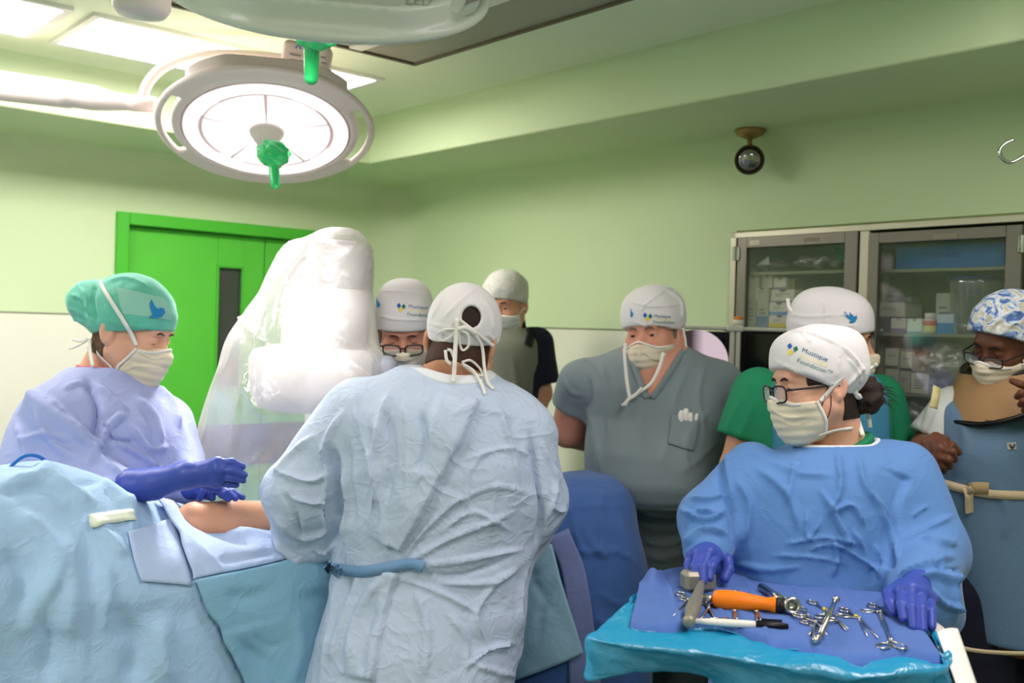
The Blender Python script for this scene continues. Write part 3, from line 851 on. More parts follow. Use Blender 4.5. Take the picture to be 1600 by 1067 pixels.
obj('paper_sticker', *lbl.get(), mat('paper_sticker', (205, 200, 178)), door1, False)
lbl = MB(); p = bz(1268, 374, .029); lbl.add(*boxAB(.028, .0295, p[0]-.03, p[0]+.03, p[1]-.006, p[1]+.006)); obj('tape_label', *lbl.get(), mat('faded_label', (140, 132, 116)), door1, False)
lbl = MB(); p = bz(1477, 369, .029); lbl.add(*boxAB(.028, .0295, p[0]-.04, p[0]+.04, p[1]-.009, p[1]+.009)); obj('tape_label', *lbl.get(), mat('faded_label', (140, 132, 116)), door2, False)
M_shelf = mat('shelf_metal', (120, 122, 96), rough=0.4, metal=0.3)
zs = {}
for nm, px, py, q0, q1 in (('A', 1240, 425, CB0+.012, (bm0+bm1)/2-.008), ('B', 1200, 511, CB0+.012, (bm0+bm1)/2-.008), ('C', 1480, 420, (bm0+bm1)/2+.008, CB1-.012), ('D', 1450, 521, (bm0+bm1)/2+.008, CB1-.012), ('E', 1420, 613, (bm0+bm1)/2+.008, CB1-.012), ('F', 1400, 681, (bm0+bm1)/2+.008, CB1-.012)):
    z = bz(px, py, -.05)[1]; zs[nm] = z
    obj('shelf', *boxAB(dp+.012, -.012, q0, q1, z-.010, z), M_shelf, cab, False)
# ---- what stands in the cabinet
def rect(px0, py0, px1, py1, a, base=None):
    xm, ym = (px0+px1)/2, (py0+py1)/2
    b0, b1 = bz(px0, ym, a)[0], bz(px1, ym, a)[0]; z0, z1 = bz(xm, py1, a)[1], bz(xm, py0, a)[1]
    if base is not None: z1 += base-z0; z0 = base
    return b0, b1, z0, z1
def carton(px, label, color, a=-.05, depth=.10, base=None, notch=False, bands=(), group=None, name='carton', cat='box', lines=0):
    b0, b1, z0, z1 = rect(*px, a, base); w, h = b1-b0, z1-z0
    root = empty(name, W(a-depth/2, (b0+b1)/2, z0), label, cat, group)
    R = np.stack([UB, np.array([0, 0, 1.]), np.cross(UB, [0, 0, 1.])], 1)
    if notch: out = [(0, 0), (w, 0), (w, h), (w*.68, h), (w*.58, h*.80), (w*.42, h*.80), (w*.32, h), (0, h)]
    else: out = [(0, 0), (w, 0), (w, h), (0, h)]
    s = 1 if np.dot(R[:, 2], UA) > 0 else -1
    V, Fs = prism(out, R, W(a, b0, z0), s*depth) if False else prism(out, R, W(a-depth, b0, z0) if np.dot(R[:, 2], -UA) > 0 else W(a, b0, z0), depth)
    obj('box_body', V, Fs, mat('card_%d_%d_%d' % color, color, rough=0.6, var=0.06, vscale=30), root, False)
    for i, (f0, f1, c) in enumerate(bands):
        obj('printed_band', *boxAB(a, a+.0012, b0+.0005, b1-.0005, z0+h*f0, z0+h*f1), mat('print_%d_%d_%d' % c, c, rough=0.5), root, False)
    if lines:
        m = MB(); rr = random.Random(hash(px) % 1000)
        for k in range(lines):
            zz = z0+h*(.62-.13*k); m.add(*boxAB(a, a+.0008, b0+w*.18, b0+w*(.5+.35*rr.random()), zz, zz+h*.045))
        obj('print_lines', *m.get(), mat('grey_print', (108, 108, 108)), root, False)['kind'] = 'stuff'
    return root
W1, W2, W3 = (206, 206, 190), (190, 192, 172), (176, 172, 140)
PU, BL_, YE = (128, 112, 150), (60, 130, 190), (220, 205, 60)
gS = 'suture boxes in the left cabinet'
zB = zs['B']
def row(py_base): return None
carton((1165, 466, 1182, 509), 'tall grey carton at the far left of the lower cabinet shelf', (150, 152, 132), base=zB, lines=4)
carton((1183, 467, 1200, 509), 'tall white carton with a blue foot in the left cabinet', W1, base=zB, bands=((0, .4, BL_),), lines=2)
r3 = carton((1202, 492, 1233, 511), 'white notched box with a yellow lower edge in the left cabinet', W1, base=zB, notch=True, bands=((0, .35, YE),), lines=2)
_, _, _, zt1 = rect(1202, 492, 1233, 511, -.05, zB)
carton((1202, 471, 1232, 491), 'white notched box with a blue band stacked on the yellow edged one', W1, base=zt1, notch=True, bands=((0, .28, BL_),), lines=2)
_, _, _, zt2 = rect(1202, 471, 1232, 491, -.05, zt1)
carton((1205, 450, 1241, 470), 'wide notched box with a purple side on the blue banded box', W1, base=zt2, notch=True, bands=((.85*0, .12, PU),), lines=2)
_, _, _, zt3 = rect(1205, 450, 1241, 470, -.05, zt2)
_, _, _, zl = rect(1165, 466, 1182, 509, -.05, zB)
carton((1167, 447, 1179, 465), 'small dim box on the tall grey carton', W2, base=zl)
_, _, _, zl2 = rect(1183, 467, 1200, 509, -.05, zB)
carton((1180, 446, 1201, 465), 'notched white box on the tall carton with the blue foot', W1, base=zl2, notch=True, lines=1)
_, _, _, zu = rect(1180, 446, 1201, 465, -.05, zl2)
carton((1168, 427, 1186, 446), 'dim notched box at the top left of the box stack', W2, base=zu, notch=True)
carton((1191, 425, 1207, 445), 'middle notched box in the top row of the box stack', W1, base=zu+.0005, notch=True)
carton((1209, 430, 1228, 449), 'right notched box in the top row of the box stack', W1, base=zt3, notch=True, bands=((0, .2, PU),))
carton((1229, 432, 1241, 449), 'brownish carton end behind the top row of boxes', (140, 130, 92), a=-.07, base=zt3)
carton((1285, 446, 1305, 511), 'white notched box alone at the right of the left cabinet', (176, 180, 160), base=zB, notch=True, lines=2)
carton((1308, 446, 1317, 511), 'narrow white carton beside the cabinet door edge', (176, 180, 160), base=zB)
carton((1243, 466, 1262, 511), 'low pale carton behind the dove cap in the left cabinet', (170, 180, 160), base=zB, a=-.08)
# right cabinet
zC, zD, zE, zF = zs['C'], zs['D'], zs['E'], zs['F']
bb = carton((1400, 381, 1570, 419), 'long blue box on the top shelf of the right cabinet', (24, 104, 160), base=zC, depth=.12)
Vt, Ft = text_flat('Prosthesis', 15)
pts = [PW(1438+x*1.0, 402-y*.95-x*.008, -.0488) for x, y in Vt]
obj('lettering', np.array(pts), Ft, mat('faint_navy_print', (16, 62, 110), rough=0.5), bb, False)
V, Fs = lathe([(.02, 0), (.026, .004), (.026, .05), (.018, .055), (.018, .062), (.002, .063)], W(-.08, bz(1385, 410, -.08)[0], zC), (0, 0, 1), 24)
tag(obj('white_jar', V, Fs, mat('pinkish_white_jar', (198, 186, 186), rough=.35)), 'small white jar beside the long blue box', 'jar')
carton((1376, 430, 1381, 521), 'slim pale carton strip at the hinge side of the right cabinet', (190, 196, 160), base=zD, a=-.1, depth=.03)
dk = carton((1368, 496, 1391, 521), 'dark box under the white carton on the middle shelf', (40, 44, 40), base=zD, depth=.12)
_, _, _, zd = rect(1368, 496, 1391, 521, -.05, zD)
wc = carton((1369, 474, 1414, 496), 'white carton resting on the dark box', (176, 178, 156), base=zd, a=-.07, lines=2, depth=.12)
_, _, _, ze = rect(1369, 474, 1414, 496, -.07, zd)
M_clear = film('clear_tub', (190, 205, 200), opacity=.25, rough=.1, bump=0, gloss=.5)
q0, q1, z0, z1_ = rect(1390, 461, 1427, 474, -.1, ze)
tub = empty('clear_tub', W(-.11, (q0+q1)/2, ze), 'clear plastic tub with a dark lid on the white carton', 'tub')
obj('tub', *boxAB(-.15, -.08, q0, q1, ze, z1_-.006, .004), M_clear, tub, False); obj('lid', *boxAB(-.153, -.077, q0-.003, q1+.003, z1_-.006, z1_, .002), mat('dark_lid', (70, 84, 74)), tub, False)
carton((1392, 498, 1415, 521), 'small box with a purple corner on the middle shelf', W1, base=zD, notch=True, bands=((0, .3, PU),), a=-.04, depth=.05)
carton((1417, 498, 1440, 521), 'notched white box left of the red labelled bottle', W1, base=zD, notch=True, bands=((0, .12, PU),), a=-.04, depth=.08)
bt = empty('bottle', W(-.06, bz(1453, 505, -.06)[0], zD), 'white bottle with a red and yellow label', 'bottle'); bc_ = W(-.06, bz(1453, 505, -.06)[0], zD); hh = bz(1453, 489, -.06)[1]-zD
obj('bottle_body', *lathe([(.019, 0), (.021, .003), (.021, hh*.68), (.014, hh*.75)], bc_, (0, 0, 1), 24), mat('bottle_white', (205, 200, 190), rough=.4), bt)
obj('label', *lathe([(.0213, hh*.08), (.0215, hh*.1), (.0215, hh*.36), (.0213, hh*.38)], bc_, (0, 0, 1), 24), mat('label_yellow', (214, 206, 120)), bt)
obj('label', *lathe([(.0213, hh*.38), (.0216, hh*.39), (.0216, hh*.6), (.0213, hh*.62)], bc_, (0, 0, 1), 24), mat('label_red', (206, 92, 84)), bt)
obj('cap', *lathe([(.016, hh*.76), (.0165, hh*.77), (.0165, hh*.98), (.014, hh), (.001, hh)], bc_, (0, 0, 1), 24), mat('cap_white', (215, 212, 204), rough=.4), bt)
carton((1464, 490, 1490, 521), 'white and blue box right of the red labelled bottle', (170, 190, 200), base=zD, bands=((.0, .55, (30, 120, 180)),), a=-.05, depth=.06)
carton((1462, 457, 1490, 521), 'upright white paper box behind the white and blue one', (178, 188, 170), base=zD, a=-.13, depth=.04, lines=2)
jb = bz(1527, 500, -.14)[0]; jh = bz(1527, 436, -.14)[1]-zD
jr = empty('clear_container', W(-.14, jb, zD), 'large clear plastic container with a blue rim in the right cabinet', 'container')
obj('container_wall', *lathe([(.070, 0), (.074, .004), (.086, jh*.9), (.09, jh)], W(-.14, jb, zD), (0, 0, 1), 40), M_clear, jr)
obj('rim', *tube([W(-.14, jb, zD+jh)+.09*(math.cos(t)*UA+math.sin(t)*UB) for t in np.linspace(0, 2*math.pi, 40, endpoint=False)], .0055, 8, closed=True), mat('navy_rim', (30, 52, 110), rough=.3), jr)
obj('rib', *lathe([(.0755, .02), (.0775, .024), (.0775, .03), (.0755, .034)], W(-.14, jb, zD), (0, 0, 1), 40), M_clear, jr)
carton((1535, 470, 1560, 521), 'brown package inside the clear container', (120, 110, 76), base=zD+.006, a=-.12, depth=.03)
# lower shelf
gl = 'cartons on the lower shelf'
carton((1363, 578, 1381, 613), 'tan carton at the left end of the lower shelf', (150, 138, 100), base=zE, lines=1, a=-.06)
_, _, _, zk = rect(1363, 578, 1381, 613, -.06, zE)
carton((1362, 551, 1380, 578), 'brownish carton on the tan carton', (128, 118, 84), base=zk, a=-.06)
c1 = carton((1383, 577, 1404, 612), 'lower shelf white box with a dark emblem, second from the left', (170, 168, 150), base=zE, lines=2, a=-.05)
c2 = carton((1405.5, 579, 1422, 612), 'narrow white box in the middle of the lower shelf', (160, 158, 142), base=zE, lines=2, a=-.05)
c3 = carton((1423.5, 582, 1451, 613), 'wide white box with printed lines on the lower shelf', (190, 188, 168), base=zE, lines=4, a=-.05)
_, _, _, zk1 = rect(1383, 577, 1404, 612, -.05, zE); _, _, _, zk2 = rect(1405.5, 579, 1422, 612, -.05, zE); _, _, _, zk3 = rect(1423.5, 582, 1451, 613, -.05, zE)
carton((1383, 544, 1404, 576), 'upper white box with a black arch mark in the lower shelf stack', (176, 174, 156), base=zk1, lines=1, a=-.05, bands=((.0, .16, (48, 46, 44)),))
carton((1407, 546, 1425, 576), 'upper narrow white box with a black arch mark', (172, 170, 152), base=zk2, lines=1, a=-.05, bands=((.0, .16, (48, 46, 44)),))
carton((1428, 548, 1447, 581), 'dull red box on the wide white box', (112, 62, 52), base=zk3, a=-.07)
V, Fs = lathe([(.016, 0), (.018, .003), (.018, .05), (.008, .062), (.008, .075), (.001, .076)], W(-.11, bz(1372, 540, -.11)[0], zk), (0, 0, 1), 20)
carton((1373, 632, 1401, 681), 'plain grey white carton on the bottom shelf', (140, 140, 124), base=zF, a=-.05)
trb = rect(1402, 672, 1450, 681, -.04, zF)
tag(obj('blue_tray', *boxAB(-.2, -.04, trb[0], trb[1]+.2, zF, trb[3], .004), mat('blue_tray', (40, 76, 140), rough=.4), None, False), 'blue tray on the bottom shelf behind the apron', 'tray')
M_bag = film('clear_bag', (214, 214, 208), opacity=.30, rough=.2, bscale=40, bump=.9, gloss=.6)
def bag(name, c, r, R, label, seed, m=M_bag, base=None, amp=.012):
    def fn(p):
        q = p-f32(c)
        s = np.abs(np.sin(q@f32([70, 30, 20])+seed)+np.sin(q@f32([-25, 60, 45])+2*seed)+np.sin(q@f32([30, -40, 85])))
        return ell(p, c, r, R)-amp*(s-1.0)*.5
    e = np.max(r)*1.2+.02; V, Q = surf(fn, np.array(c)-e, np.array(c)+e, 0.007)
    if base is not None: V[:, 2] = np.maximum(V[:, 2], base)
    return tag(obj(name, V, Q, m), label, 'bag')
def wc_(px, py, a): return PW(px, py, a)
bag('plastic_bag', wc_(1280, 410, -.12), (.10, .06, .024), np.stack([UB, UA, [0, 0, 1.]], 1), 'long clear plastic pouch on the top shelf of the left cabinet', 1.0, base=zs['A']+.001)
bag('plastic_bag', wc_(1205, 414, -.12), (.075, .06, .020), np.stack([UB, UA, [0, 0, 1.]], 1), 'crumpled clear bag at the left of the top shelf', 2.2, base=zs['A']+.001)
pp = [PW(1184, 413, -.06), PW(1206, 402, -.05), PW(1204, 414, -.05)]
V, Fs = prism([(0, 0), (.055, 0), (.05, .03)], np.stack([UB, np.array([0, 0, 1.]), np.cross(UB, [0, 0, 1.])], 1), PW(1183, 414, -.045), .002)
tag(obj('paper_label', V, Fs, mat('white_paper', (228, 226, 214)), None, False), 'white paper corner sticking out of the bags in the left cabinet', 'paper')
bag('plastic_bag', wc_(1478, 570, -.10), (.10, .06, .075), np.stack([UB, UA, [0, 0, 1.]], 1), 'large crumpled clear plastic bag on the lower shelf', 3.1, base=zE+.001)
bag('plastic_bag', wc_(1432, 650, -.10), (.07, .05, .055), np.stack([UB, UA, [0, 0, 1.]], 1), 'clear bag on the bottom shelf next to the grey white carton', 4.4, base=zF+.012)

# ================================================================== monitor cart of the x-ray machine
dM = 3.42
def pb(px0, py0, px1, py1, d, th, bev=.004):     # box seen as a pixel rectangle whose front is at depth d
    c = P((px0+px1)/2, (py0+py1)/2, d); hx = (px1-px0)/2*d/F; hz = (py1-py0)/2*d/F
    return box(c+np.array([0, th/2, 0]), (hx, th/2, hz), None, bev)
mc = empty('monitor_cart', np.array([P(1150, 600, dM)[0], dM+.12, 0]), 'white cart with two monitors behind the man in grey scrubs', 'monitor cart')
M_cart = mat('grey_white_enamel_cart', (196, 198, 180), rough=.4)
obj('cart_cabinet', *box(np.array([P(1150, 600, dM)[0], dM+.14, .45]), (.30, .14, .38), None, .02), mat('cart_grey', (96, 92, 86), rough=.5), mc, False)
for sx in (-1, 1):
    for sy in (-1, 1):
        c = np.array([P(1150, 600, dM)[0]+sx*.26, dM+.14+sy*.1, .035])
        obj('caster', *lathe([(.02, -.012), (.034, -.010), (.034, .010), (.02, .012)], c, (1, 0, 0), 20), M_dark, mc)
def monitor(x0, y0, x1, y1, scr, name='monitor'):
    m = obj(name, *pb(x0, y0, x1, y1, dM, .05, .006), M_black, mc, False)
    obj('screen', *pb(x0+5, y0+4, x1-5, y1-6, dM-.002, .004, 0), scr, m, False)
    return m
M_scr = mat('dark_screen', (10, 10, 12), rough=.12, spec=.6)
m1 = monitor(1000, 517, 1138, 612, M_scr); m2 = monitor(1158, 519, 1296, 616, M_scr)
E_img = bpy.data.materials.new('x_ray_picture'); E_img.use_nodes = True; nt = E_img.node_tree; nt.nodes.remove(nt.nodes['Principled BSDF'])
tc = nt.nodes.new('ShaderNodeTexCoord'); gr = nt.nodes.new('ShaderNodeSeparateXYZ'); nt.links.new(tc.outputs['Generated'], gr.inputs[0])
cr_ = nt.nodes.new('ShaderNodeValToRGB'); cr_.color_ramp.elements[0].position = .42; cr_.color_ramp.elements[0].color = srgb(60, 52, 54); cr_.color_ramp.elements[1].position = .62; cr_.color_ramp.elements[1].color = srgb(206, 186, 194)
nt.links.new(gr.outputs['X'], cr_.inputs[0]); em = nt.nodes.new('ShaderNodeEmission'); em.inputs[1].default_value = .9
nt.links.new(cr_.outputs[0], em.inputs[0]); nt.links.new(em.outputs[0], nt.nodes['Material Output'].inputs[0])
obj('x_ray_image', *lathe([(.112, 0), (.112, .001), (.0005, .001)], P(1087, 566, dM-.0025), (0, -1, 0), 48), E_img, m1, False)
fb = MB(); fb.add(*pb(996, 510.5, 1300, 516.5, dM-.006, .07)); fb.add(*pb(1139.5, 512, 1147, 640, dM-.012, .06)); fb.add(*pb(1148.5, 512, 1156, 640, dM-.012, .06)); fb.add(*pb(996, 612, 1300, 640, dM-.004, .07)); fb.add(*pb(1136.5, 508.5, 1162.5, 518, dM-.02, .08))
obj('monitor_frame', *fb.get(), M_cart, mc, False)
obj('mast', *box(np.array([P(1150, 600, dM)[0], dM+.16, 1.05]), (.05, .04, .26), None, .01), M_cart, mc, False)
bq = P(1153.5, 508.5, dM+.01)
wl = obj('warning_lamp', *lathe([(.021, 0), (.020, .018), (.016, .02)], bq, (0, 0, 1), 24), M_cart, mc)
obj('lamp_cap', *lathe([(.0155, .018), (.0155, .028), (.010, .031), (.0005, .031)], bq, (0, 0, 1), 24), mat('orange_lens', (200, 112, 30), rough=.3), wl)

# ================================================================== x-ray C-arm under a clear cover
dX = 2.95
M_xw = mat('xray_white_enamel', (226, 222, 220), rough=.35)
hx = P(510, 460, dX); zt_, zb_ = P(510, 378, dX)[2], P(505, 548, dX)[2]
xr = empty('x_ray_machine', np.array([hx[0]-.2, dX+.45, 0]), 'white x-ray intensifier standing over the patient under a clear cover', 'x-ray machine')
axis = np.array([0.02, 0, 1.0])
hb_ = P(508, 548, dX); H = zt_-zb_
obj('intensifier_housing', *lathe([(.129, 0), (.129, H*.555), (.127, H*.56), (.127, H*.57), (.130, H*.575), (.131, H*.9), (.122, H*.975), (.10, H), (.002, H)], hb_, axis, 48), M_xw, xr)
obj('collar', *lathe([(.15, -.035), (.168, -.032), (.17, -.006), (.16, 0), (.10, .003)], P(490, 552, dX), (0, 0, 1), 48), mat('xray_grey', (190, 186, 186), rough=.4), xr)
obj('detector_drum', *lathe([(.001, 0), (.14, 0), (.165, .01), (.19, .06), (.192, .15), (.18, .175), (.12, .19)], np.r_[P(492, 600, dX)[:2], P(492, 640, dX)[2]], (0, 0, 1), 56), M_xw, xr)
br = MB(); br.add(*box(P(596, 585, dX-.02), (.045, .05, .055), None, .02)); 
obj('side_bracket', *br.get(), mat('xray_grey_dark', (136, 140, 150), rough=.45), xr)
obj('c_arc', *tube([P(505, 415, dX+.10), P(505, 430, dX+.30), P(505, 520, dX+.52), P(500, 680, dX+.58), P(490, 850, dX+.45), P(480, 960, dX+.2), P(480, 985, dX)], [.05, .055, .055, .055, .055, .05, .05], 20, 6), M_xw, xr)
cx0 = np.array([hx[0], dX+.62, 0])
obj('column', *box(cx0+[0, .05, .55], (.09, .05, .5), None, .02), M_xw, xr, False)
obj('base', *box(cx0+[0, .0, .06], (.28, .1, .05), None, .02), M_xw, xr, False)
# the clear cover pulled over the machine
T = secs_px([(360, 545, 556, 2.93, .02), (366, 500, 568, 2.94, .06), (373, 462, 577, 2.95, .13), (390, 441, 582, 2.95, .15), (430, 424, 584, 2.95, .16), (470, 402, 586, 2.95, .17), (500, 382, 589, 2.95, .20), (530, 362, 592, 2.95, .22), (560, 350, 602, 2.95, .235), (600, 338, 612, 2.95, .24), (650, 322, 600, 2.95, .24), (700, 308, 560, 2.96, .24), (790, 298, 540, 2.97, .24), (900, 300, 520, 2.97, .22)])
V, Q = surf(lambda p: stack(p, T), T[:, 1].min()-.55+np.array([0, 0, 0])*0+np.array([-.3, 2.5-T[:, 1].min()+.2, T[0, 0]-T[:, 1].min()+.5]) if False else np.array([-1.25, 2.62, T[0, 0]-.03]), np.array([-.2, 3.3, T[-1, 0]+.05]), .012)
V = folds(V, Q, [
    ([(455, 400), (420, 470), (400, 560), (400, 640)], 10, .012), ([(480, 385), (445, 440), (430, 520)], 8, .012), ([(440, 385), (380, 500), (335, 640)], 9, .010),
    ([(550, 365), (548, 385), (530, 410)], 8, .014), ([(548, 385), (572, 400), (580, 430)], 7, .010), ([(470, 380), (500, 378), (540, 385)], 7, .010),
    ([(370, 490), (395, 520), (420, 540)], 8, .014), ([(380, 590), (395, 630), (430, 660)], 8, .014), ([(545, 560), (570, 590), (590, 620)], 7, .014),
    ([(420, 700), (380, 740), (350, 780)], 9, .012), ([(460, 690), (430, 730), (415, 770)], 9, .012), ([(350, 560), (330, 640), (315, 720)], 9, .012), ([(390, 560), (370, 640), (355, 740)], 10, .012),
    ([(585, 540), (600, 570), (605, 610)], 8, .012), ([(560, 540), (580, 560), (592, 590)], 6, .010)])
V = crumple(V, Q, .007, 9, 3, 8)
zc_ = V[:, 2]
keep = (V[Q][:, :, 2].mean(1) > T[0, 0]+.03)
tag(obj('plastic_cover', V, Q[keep], film('machine_cover_film', (232, 226, 226), opacity=.20, rough=.26, bscale=18, bump=.55, gloss=.42)), 'clear crinkled plastic cover draped over the white x-ray machine', 'cover')

# ================================================================== operating table, drapes
M_blue = mat('light_blue_drape', (170, 204, 236), rough=.75, bump=.25, kind='crinkle', bscale=34, bump2=.3, b2scale=500, sheen=.15, var=.04, vscale=8, bdist=.006)
M_blue2 = mat('lilac_blue_sheet', (182, 202, 236), rough=.75, bump=.3, kind='crinkle', bscale=30, bump2=.3, b2scale=500, sheen=.15)
M_teal = mat('teal_blue_drape', (136, 184, 210), rough=.75, bump=.35, kind='crinkle', bscale=26, bump2=.3, b2scale=500)
M_navy = mat('navy_blue_drape', (66, 102, 164), rough=.75, bump=.3, kind='crinkle', bscale=18, bump2=.3, b2scale=500, sheen=.2, var=.04)
M_lilac = mat('grey_lilac_drape', (118, 130, 176), rough=.75, bump=.3, kind='crinkle', bscale=20, bump2=.3, b2scale=500)
T0 = np.array([-1.0, 1.95, 0]); NF = np.array([-UB[0], -UB[1], 0])     # near edge of the table, direction to its far side
def tw(s, w, z): return T0+s*UA+w*NF+np.array([0, 0, z])
RT = np.stack([UA, NF, np.array([0, 0, 1.])], 1)
ot = empty('operating_table', tw(.3, .3, 0), 'operating table hidden under light blue drapes', 'operating table')
obj('mattress', *box(tw(-.05, .30, .96), (1.08, .25, .05), RT, .03), M_black, ot, False)
obj('table_top', *box(tw(-.05, .30, .895), (1.08, .26, .015), RT, .005), M_steel, ot, False)
obj('pedestal', *box(tw(.2, .30, .47), (.22, .13, .41), RT, .03), M_steel, ot, False)
obj('foot', *box(tw(.2, .30, .035), (.5, .22, .035), RT, .02), M_dark, ot, False)
capA = [P(-260, 870, 1.85), P(60, 836, 2.20), P(120, 842, 2.24), P(250, 856, 2.40), P(330, 862, 2.47), P(460, 880, 2.60)]
capR = [.16, .155, .14, .095, .075, .05]
def drape_base(p):
    q = (p-f32(tw(0, 0, 0)))@f32(RT)
    z = q[:, 2]; s = q[:, 0]
    fl = np.clip(1.1-z, 0, 1)
    wob = .022*np.sin(s*11+1.0+1.2*np.sin(s*4))*np.clip(fl*2.2, 0, 1)+.012*np.sin(s*23+z*2)*np.clip(fl*2, 0, 1)
    w0 = -.02-.10*fl+wob; w1 = .60+.06*fl
    top = 1.085-.03*np.clip(s-.4, 0, 1)
    d = np.maximum(np.maximum(np.abs(q[:, 1]-(w0+w1)/2)-(w1-w0)/2+.07, z-top+.07), np.abs(s+.08)-1.22+.07)
    a = np.maximum(np.abs(q[:, 1]-(w0+w1)/2)-(w1-w0)/2+.07, 0); b = np.maximum(z-top+.07, 0); c = np.maximum(np.abs(s+.08)-1.22+.07, 0)
    d = np.sqrt(a*a+b*b+c*c)+np.minimum(d, 0)-.07
    d = smin(d, chain(p, capA, capR, .03), .16)
    return np.maximum(d, .34-z)
limb = [P(240, 856, 2.36), P(305, 818, 2.40), P(360, 815, 2.45), P(470, 812, 2.56)]
limr = [.046, .050, .052, .047]
def drape_fn(p): return smax(drape_base(p), -(chain(p, limb[1:], [r+.002 for r in limr[1:]])), .02)
V, Q = surf(drape_fn, np.array([-2.2, .9, .33]), np.array([.35, 3.4, 1.36]), .013)
c = np.array(PX(V)[0]); 
V = folds(V, Q, [
    ([(125, 808), (130, 860), (136, 940), (135, 1000), (132, 1070)], 5, .005, 's', 60), ([(140, 948), (220, 949), (305, 946)], 4, -.005, 's', 50),
    ([(135, 812), (165, 835), (195, 870)], 14, .018, 'g'), ([(190, 775), (205, 800), (208, 830)], 12, .014, 'g'), ([(150, 748), (185, 770), (215, 800)], 14, .014, 'g'),
    ([(70, 724), (85, 745), (110, 765), (150, 790)], 16, .02, 'g'), ([(70, 726), (55, 745), (5, 752)], 14, .018, 'g'), ([(0, 770), (60, 765), (110, 775)], 10, -.012, 'g'),
    ([(20, 800), (60, 830), (85, 880), (60, 950)], 26, .02, 'g'), ([(5, 860), (40, 900), (30, 960)], 22, -.014, 'g'), ([(95, 830), (110, 900), (105, 1000)], 24, .014, 'g'),
    ([(60, 960), (80, 1000), (70, 1067)], 24, -.014, 'g'), ([(190, 970), (215, 1010), (200, 1067)], 30, -.016, 'g'), ([(260, 960), (250, 1020), (265, 1067)], 26, .014, 'g'),
    ([(236, 768), (262, 806), (284, 860), (300, 910), (325, 960), (380, 1075)], 7, .010), ([(110, 760), (150, 752), (180, 778)], 8, -.012), ([(20, 985), (70, 975), (120, 985)], 14, .008),
    ([(160, 880), (168, 930), (160, 990)], 18, .012, 'g')])
V = crumple(V, Q, .0032, 9, 11, 8)
dr_o = tag(obj('surgical_drape', V, Q, M_blue), 'large light blue surgical drape over the table and patient', 'drape')
TD = bvh(V, Q)
def sheet(name, left, right, m, label, nu=24, nv=24, off=.006, th=.0025, wob=2, cat='drape', parent=None, tree=None, fold=(), cr=.0):
    V, Q = patch(tree or TD, left, right, nu, nv, off, 2.3, wob)
    if fold: V = folds(V, Q, fold, -1)
    if cr: V = crumple(V, Q, cr, 9, 5, 8)
    o = obj(name, V, Q, m, parent)
    solidify(o, th, 0)
    if parent is None: tag(o, label, cat)
    return o
sheet('top_sheet', [(240, 783), (262, 812), (284, 860), (300, 906)], [(310, 803), (372, 822), (430, 828), (478, 850), (500, 866)], M_blue2, 'bright lilac blue sheet below the bare limb', 34, 44, .014, .003, 3, fold=[
    ([(290, 800), (340, 830), (400, 850)], 16, .014, 'g'), ([(275, 820), (310, 860), (350, 890)], 14, -.010, 'g'), ([(320, 800), (365, 825), (440, 840)], 9, -.008), ([(330, 880), (380, 872), (440, 862)], 10, .008, 'g')], cr=.003)
sheet('lower_sheet', [(302, 908), (322, 952), (352, 1012), (384, 1085)], [(505, 868), (520, 920), (520, 1000), (510, 1085)], M_teal, 'teal blue lower drape beside the surgeon seen from behind', 40, 36, .020, .003, 3, fold=[
    ([(352, 988), (410, 972), (480, 955)], 4, -.006, 's', 60), ([(350, 930), (400, 930), (450, 900)], 20, .012, 'g'), ([(370, 1000), (420, 1040), (440, 1080)], 14, .014, 'g'), ([(460, 960), (470, 1010), (455, 1070)], 12, -.014, 'g'), ([(395, 990), (420, 1010), (450, 1000)], 9, .010)], cr=.003)
sheet('pocket', [(198, 832), (206, 872), (219, 909)], [(268, 812), (286, 866), (300, 915)], M_blue2, '', 16, 12, .006, .002, 1, parent=dr_o)
sheet('tape_strip', [(137, 806), (143, 824)], [(207, 796), (211, 814)], mat('cream_tape', (226, 232, 214), rough=.5), 'cream adhesive tape strip stuck on the light blue drape', 4, 10, .007, .0015, 0, cat='tape')
tag(obj('suction_tube', *tube([P(-20, 775, 2.05), P(3, 748, 2.1), P(20, 726, 2.13), P(40, 712, 2.15), P(60, 713, 2.16), P(75, 724, 2.17), P(90, 740, 2.19)], .004, 10, 6), mat('blue_tubing', (40, 110, 190), rough=.3)), 'thin blue tube looping over the drape at the left edge', 'tube')

# navy draped end of the table
T = secs_px([(739, 880, 952, 2.95, .06), (745, 868, 972, 2.95, .12), (765, 850, 986, 2.95, .17), (800, 830, 994, 2.95, .20), (850, 815, 1002, 2.95, .22), (900, 805, 1010, 2.95, .23), (1000, 800, 1014, 2.95, .24), (1100, 795, 1018, 2.95, .25), (1260, 790, 1022, 2.95, .25)])
V, Q = surf(lambda p: stack(p, T, 2.6), np.array([-.05, 2.62, T[0, 0]-.03]), np.array([.5, 3.26, T[-1, 0]+.05]), .010)
V = folds(V, Q, [([(946, 752), (940, 800), (942, 860), (925, 910)], 6, .008), ([(880, 800), (920, 792), (985, 790)], 5, .006), ([(905, 805), (925, 850), (950, 870)], 8, .012), ([(940, 870), (960, 860), (1000, 885)], 7, .010), ([(900, 860), (930, 862), (945, 845)], 8, .012),
    ([(890, 770), (900, 830), (918, 870)], 10, .010), ([(935, 925), (970, 945), (1005, 930)], 8, .008), ([(930, 960), (960, 1000), (955, 1060)], 14, .012, 'g'), ([(985, 950), (990, 1010), (980, 1067)], 12, -.012, 'g'), ([(965, 800), (975, 850), (985, 910)], 12, .008, 'g')])
V = crumple(V, Q, .0055, 8, 21, 8)
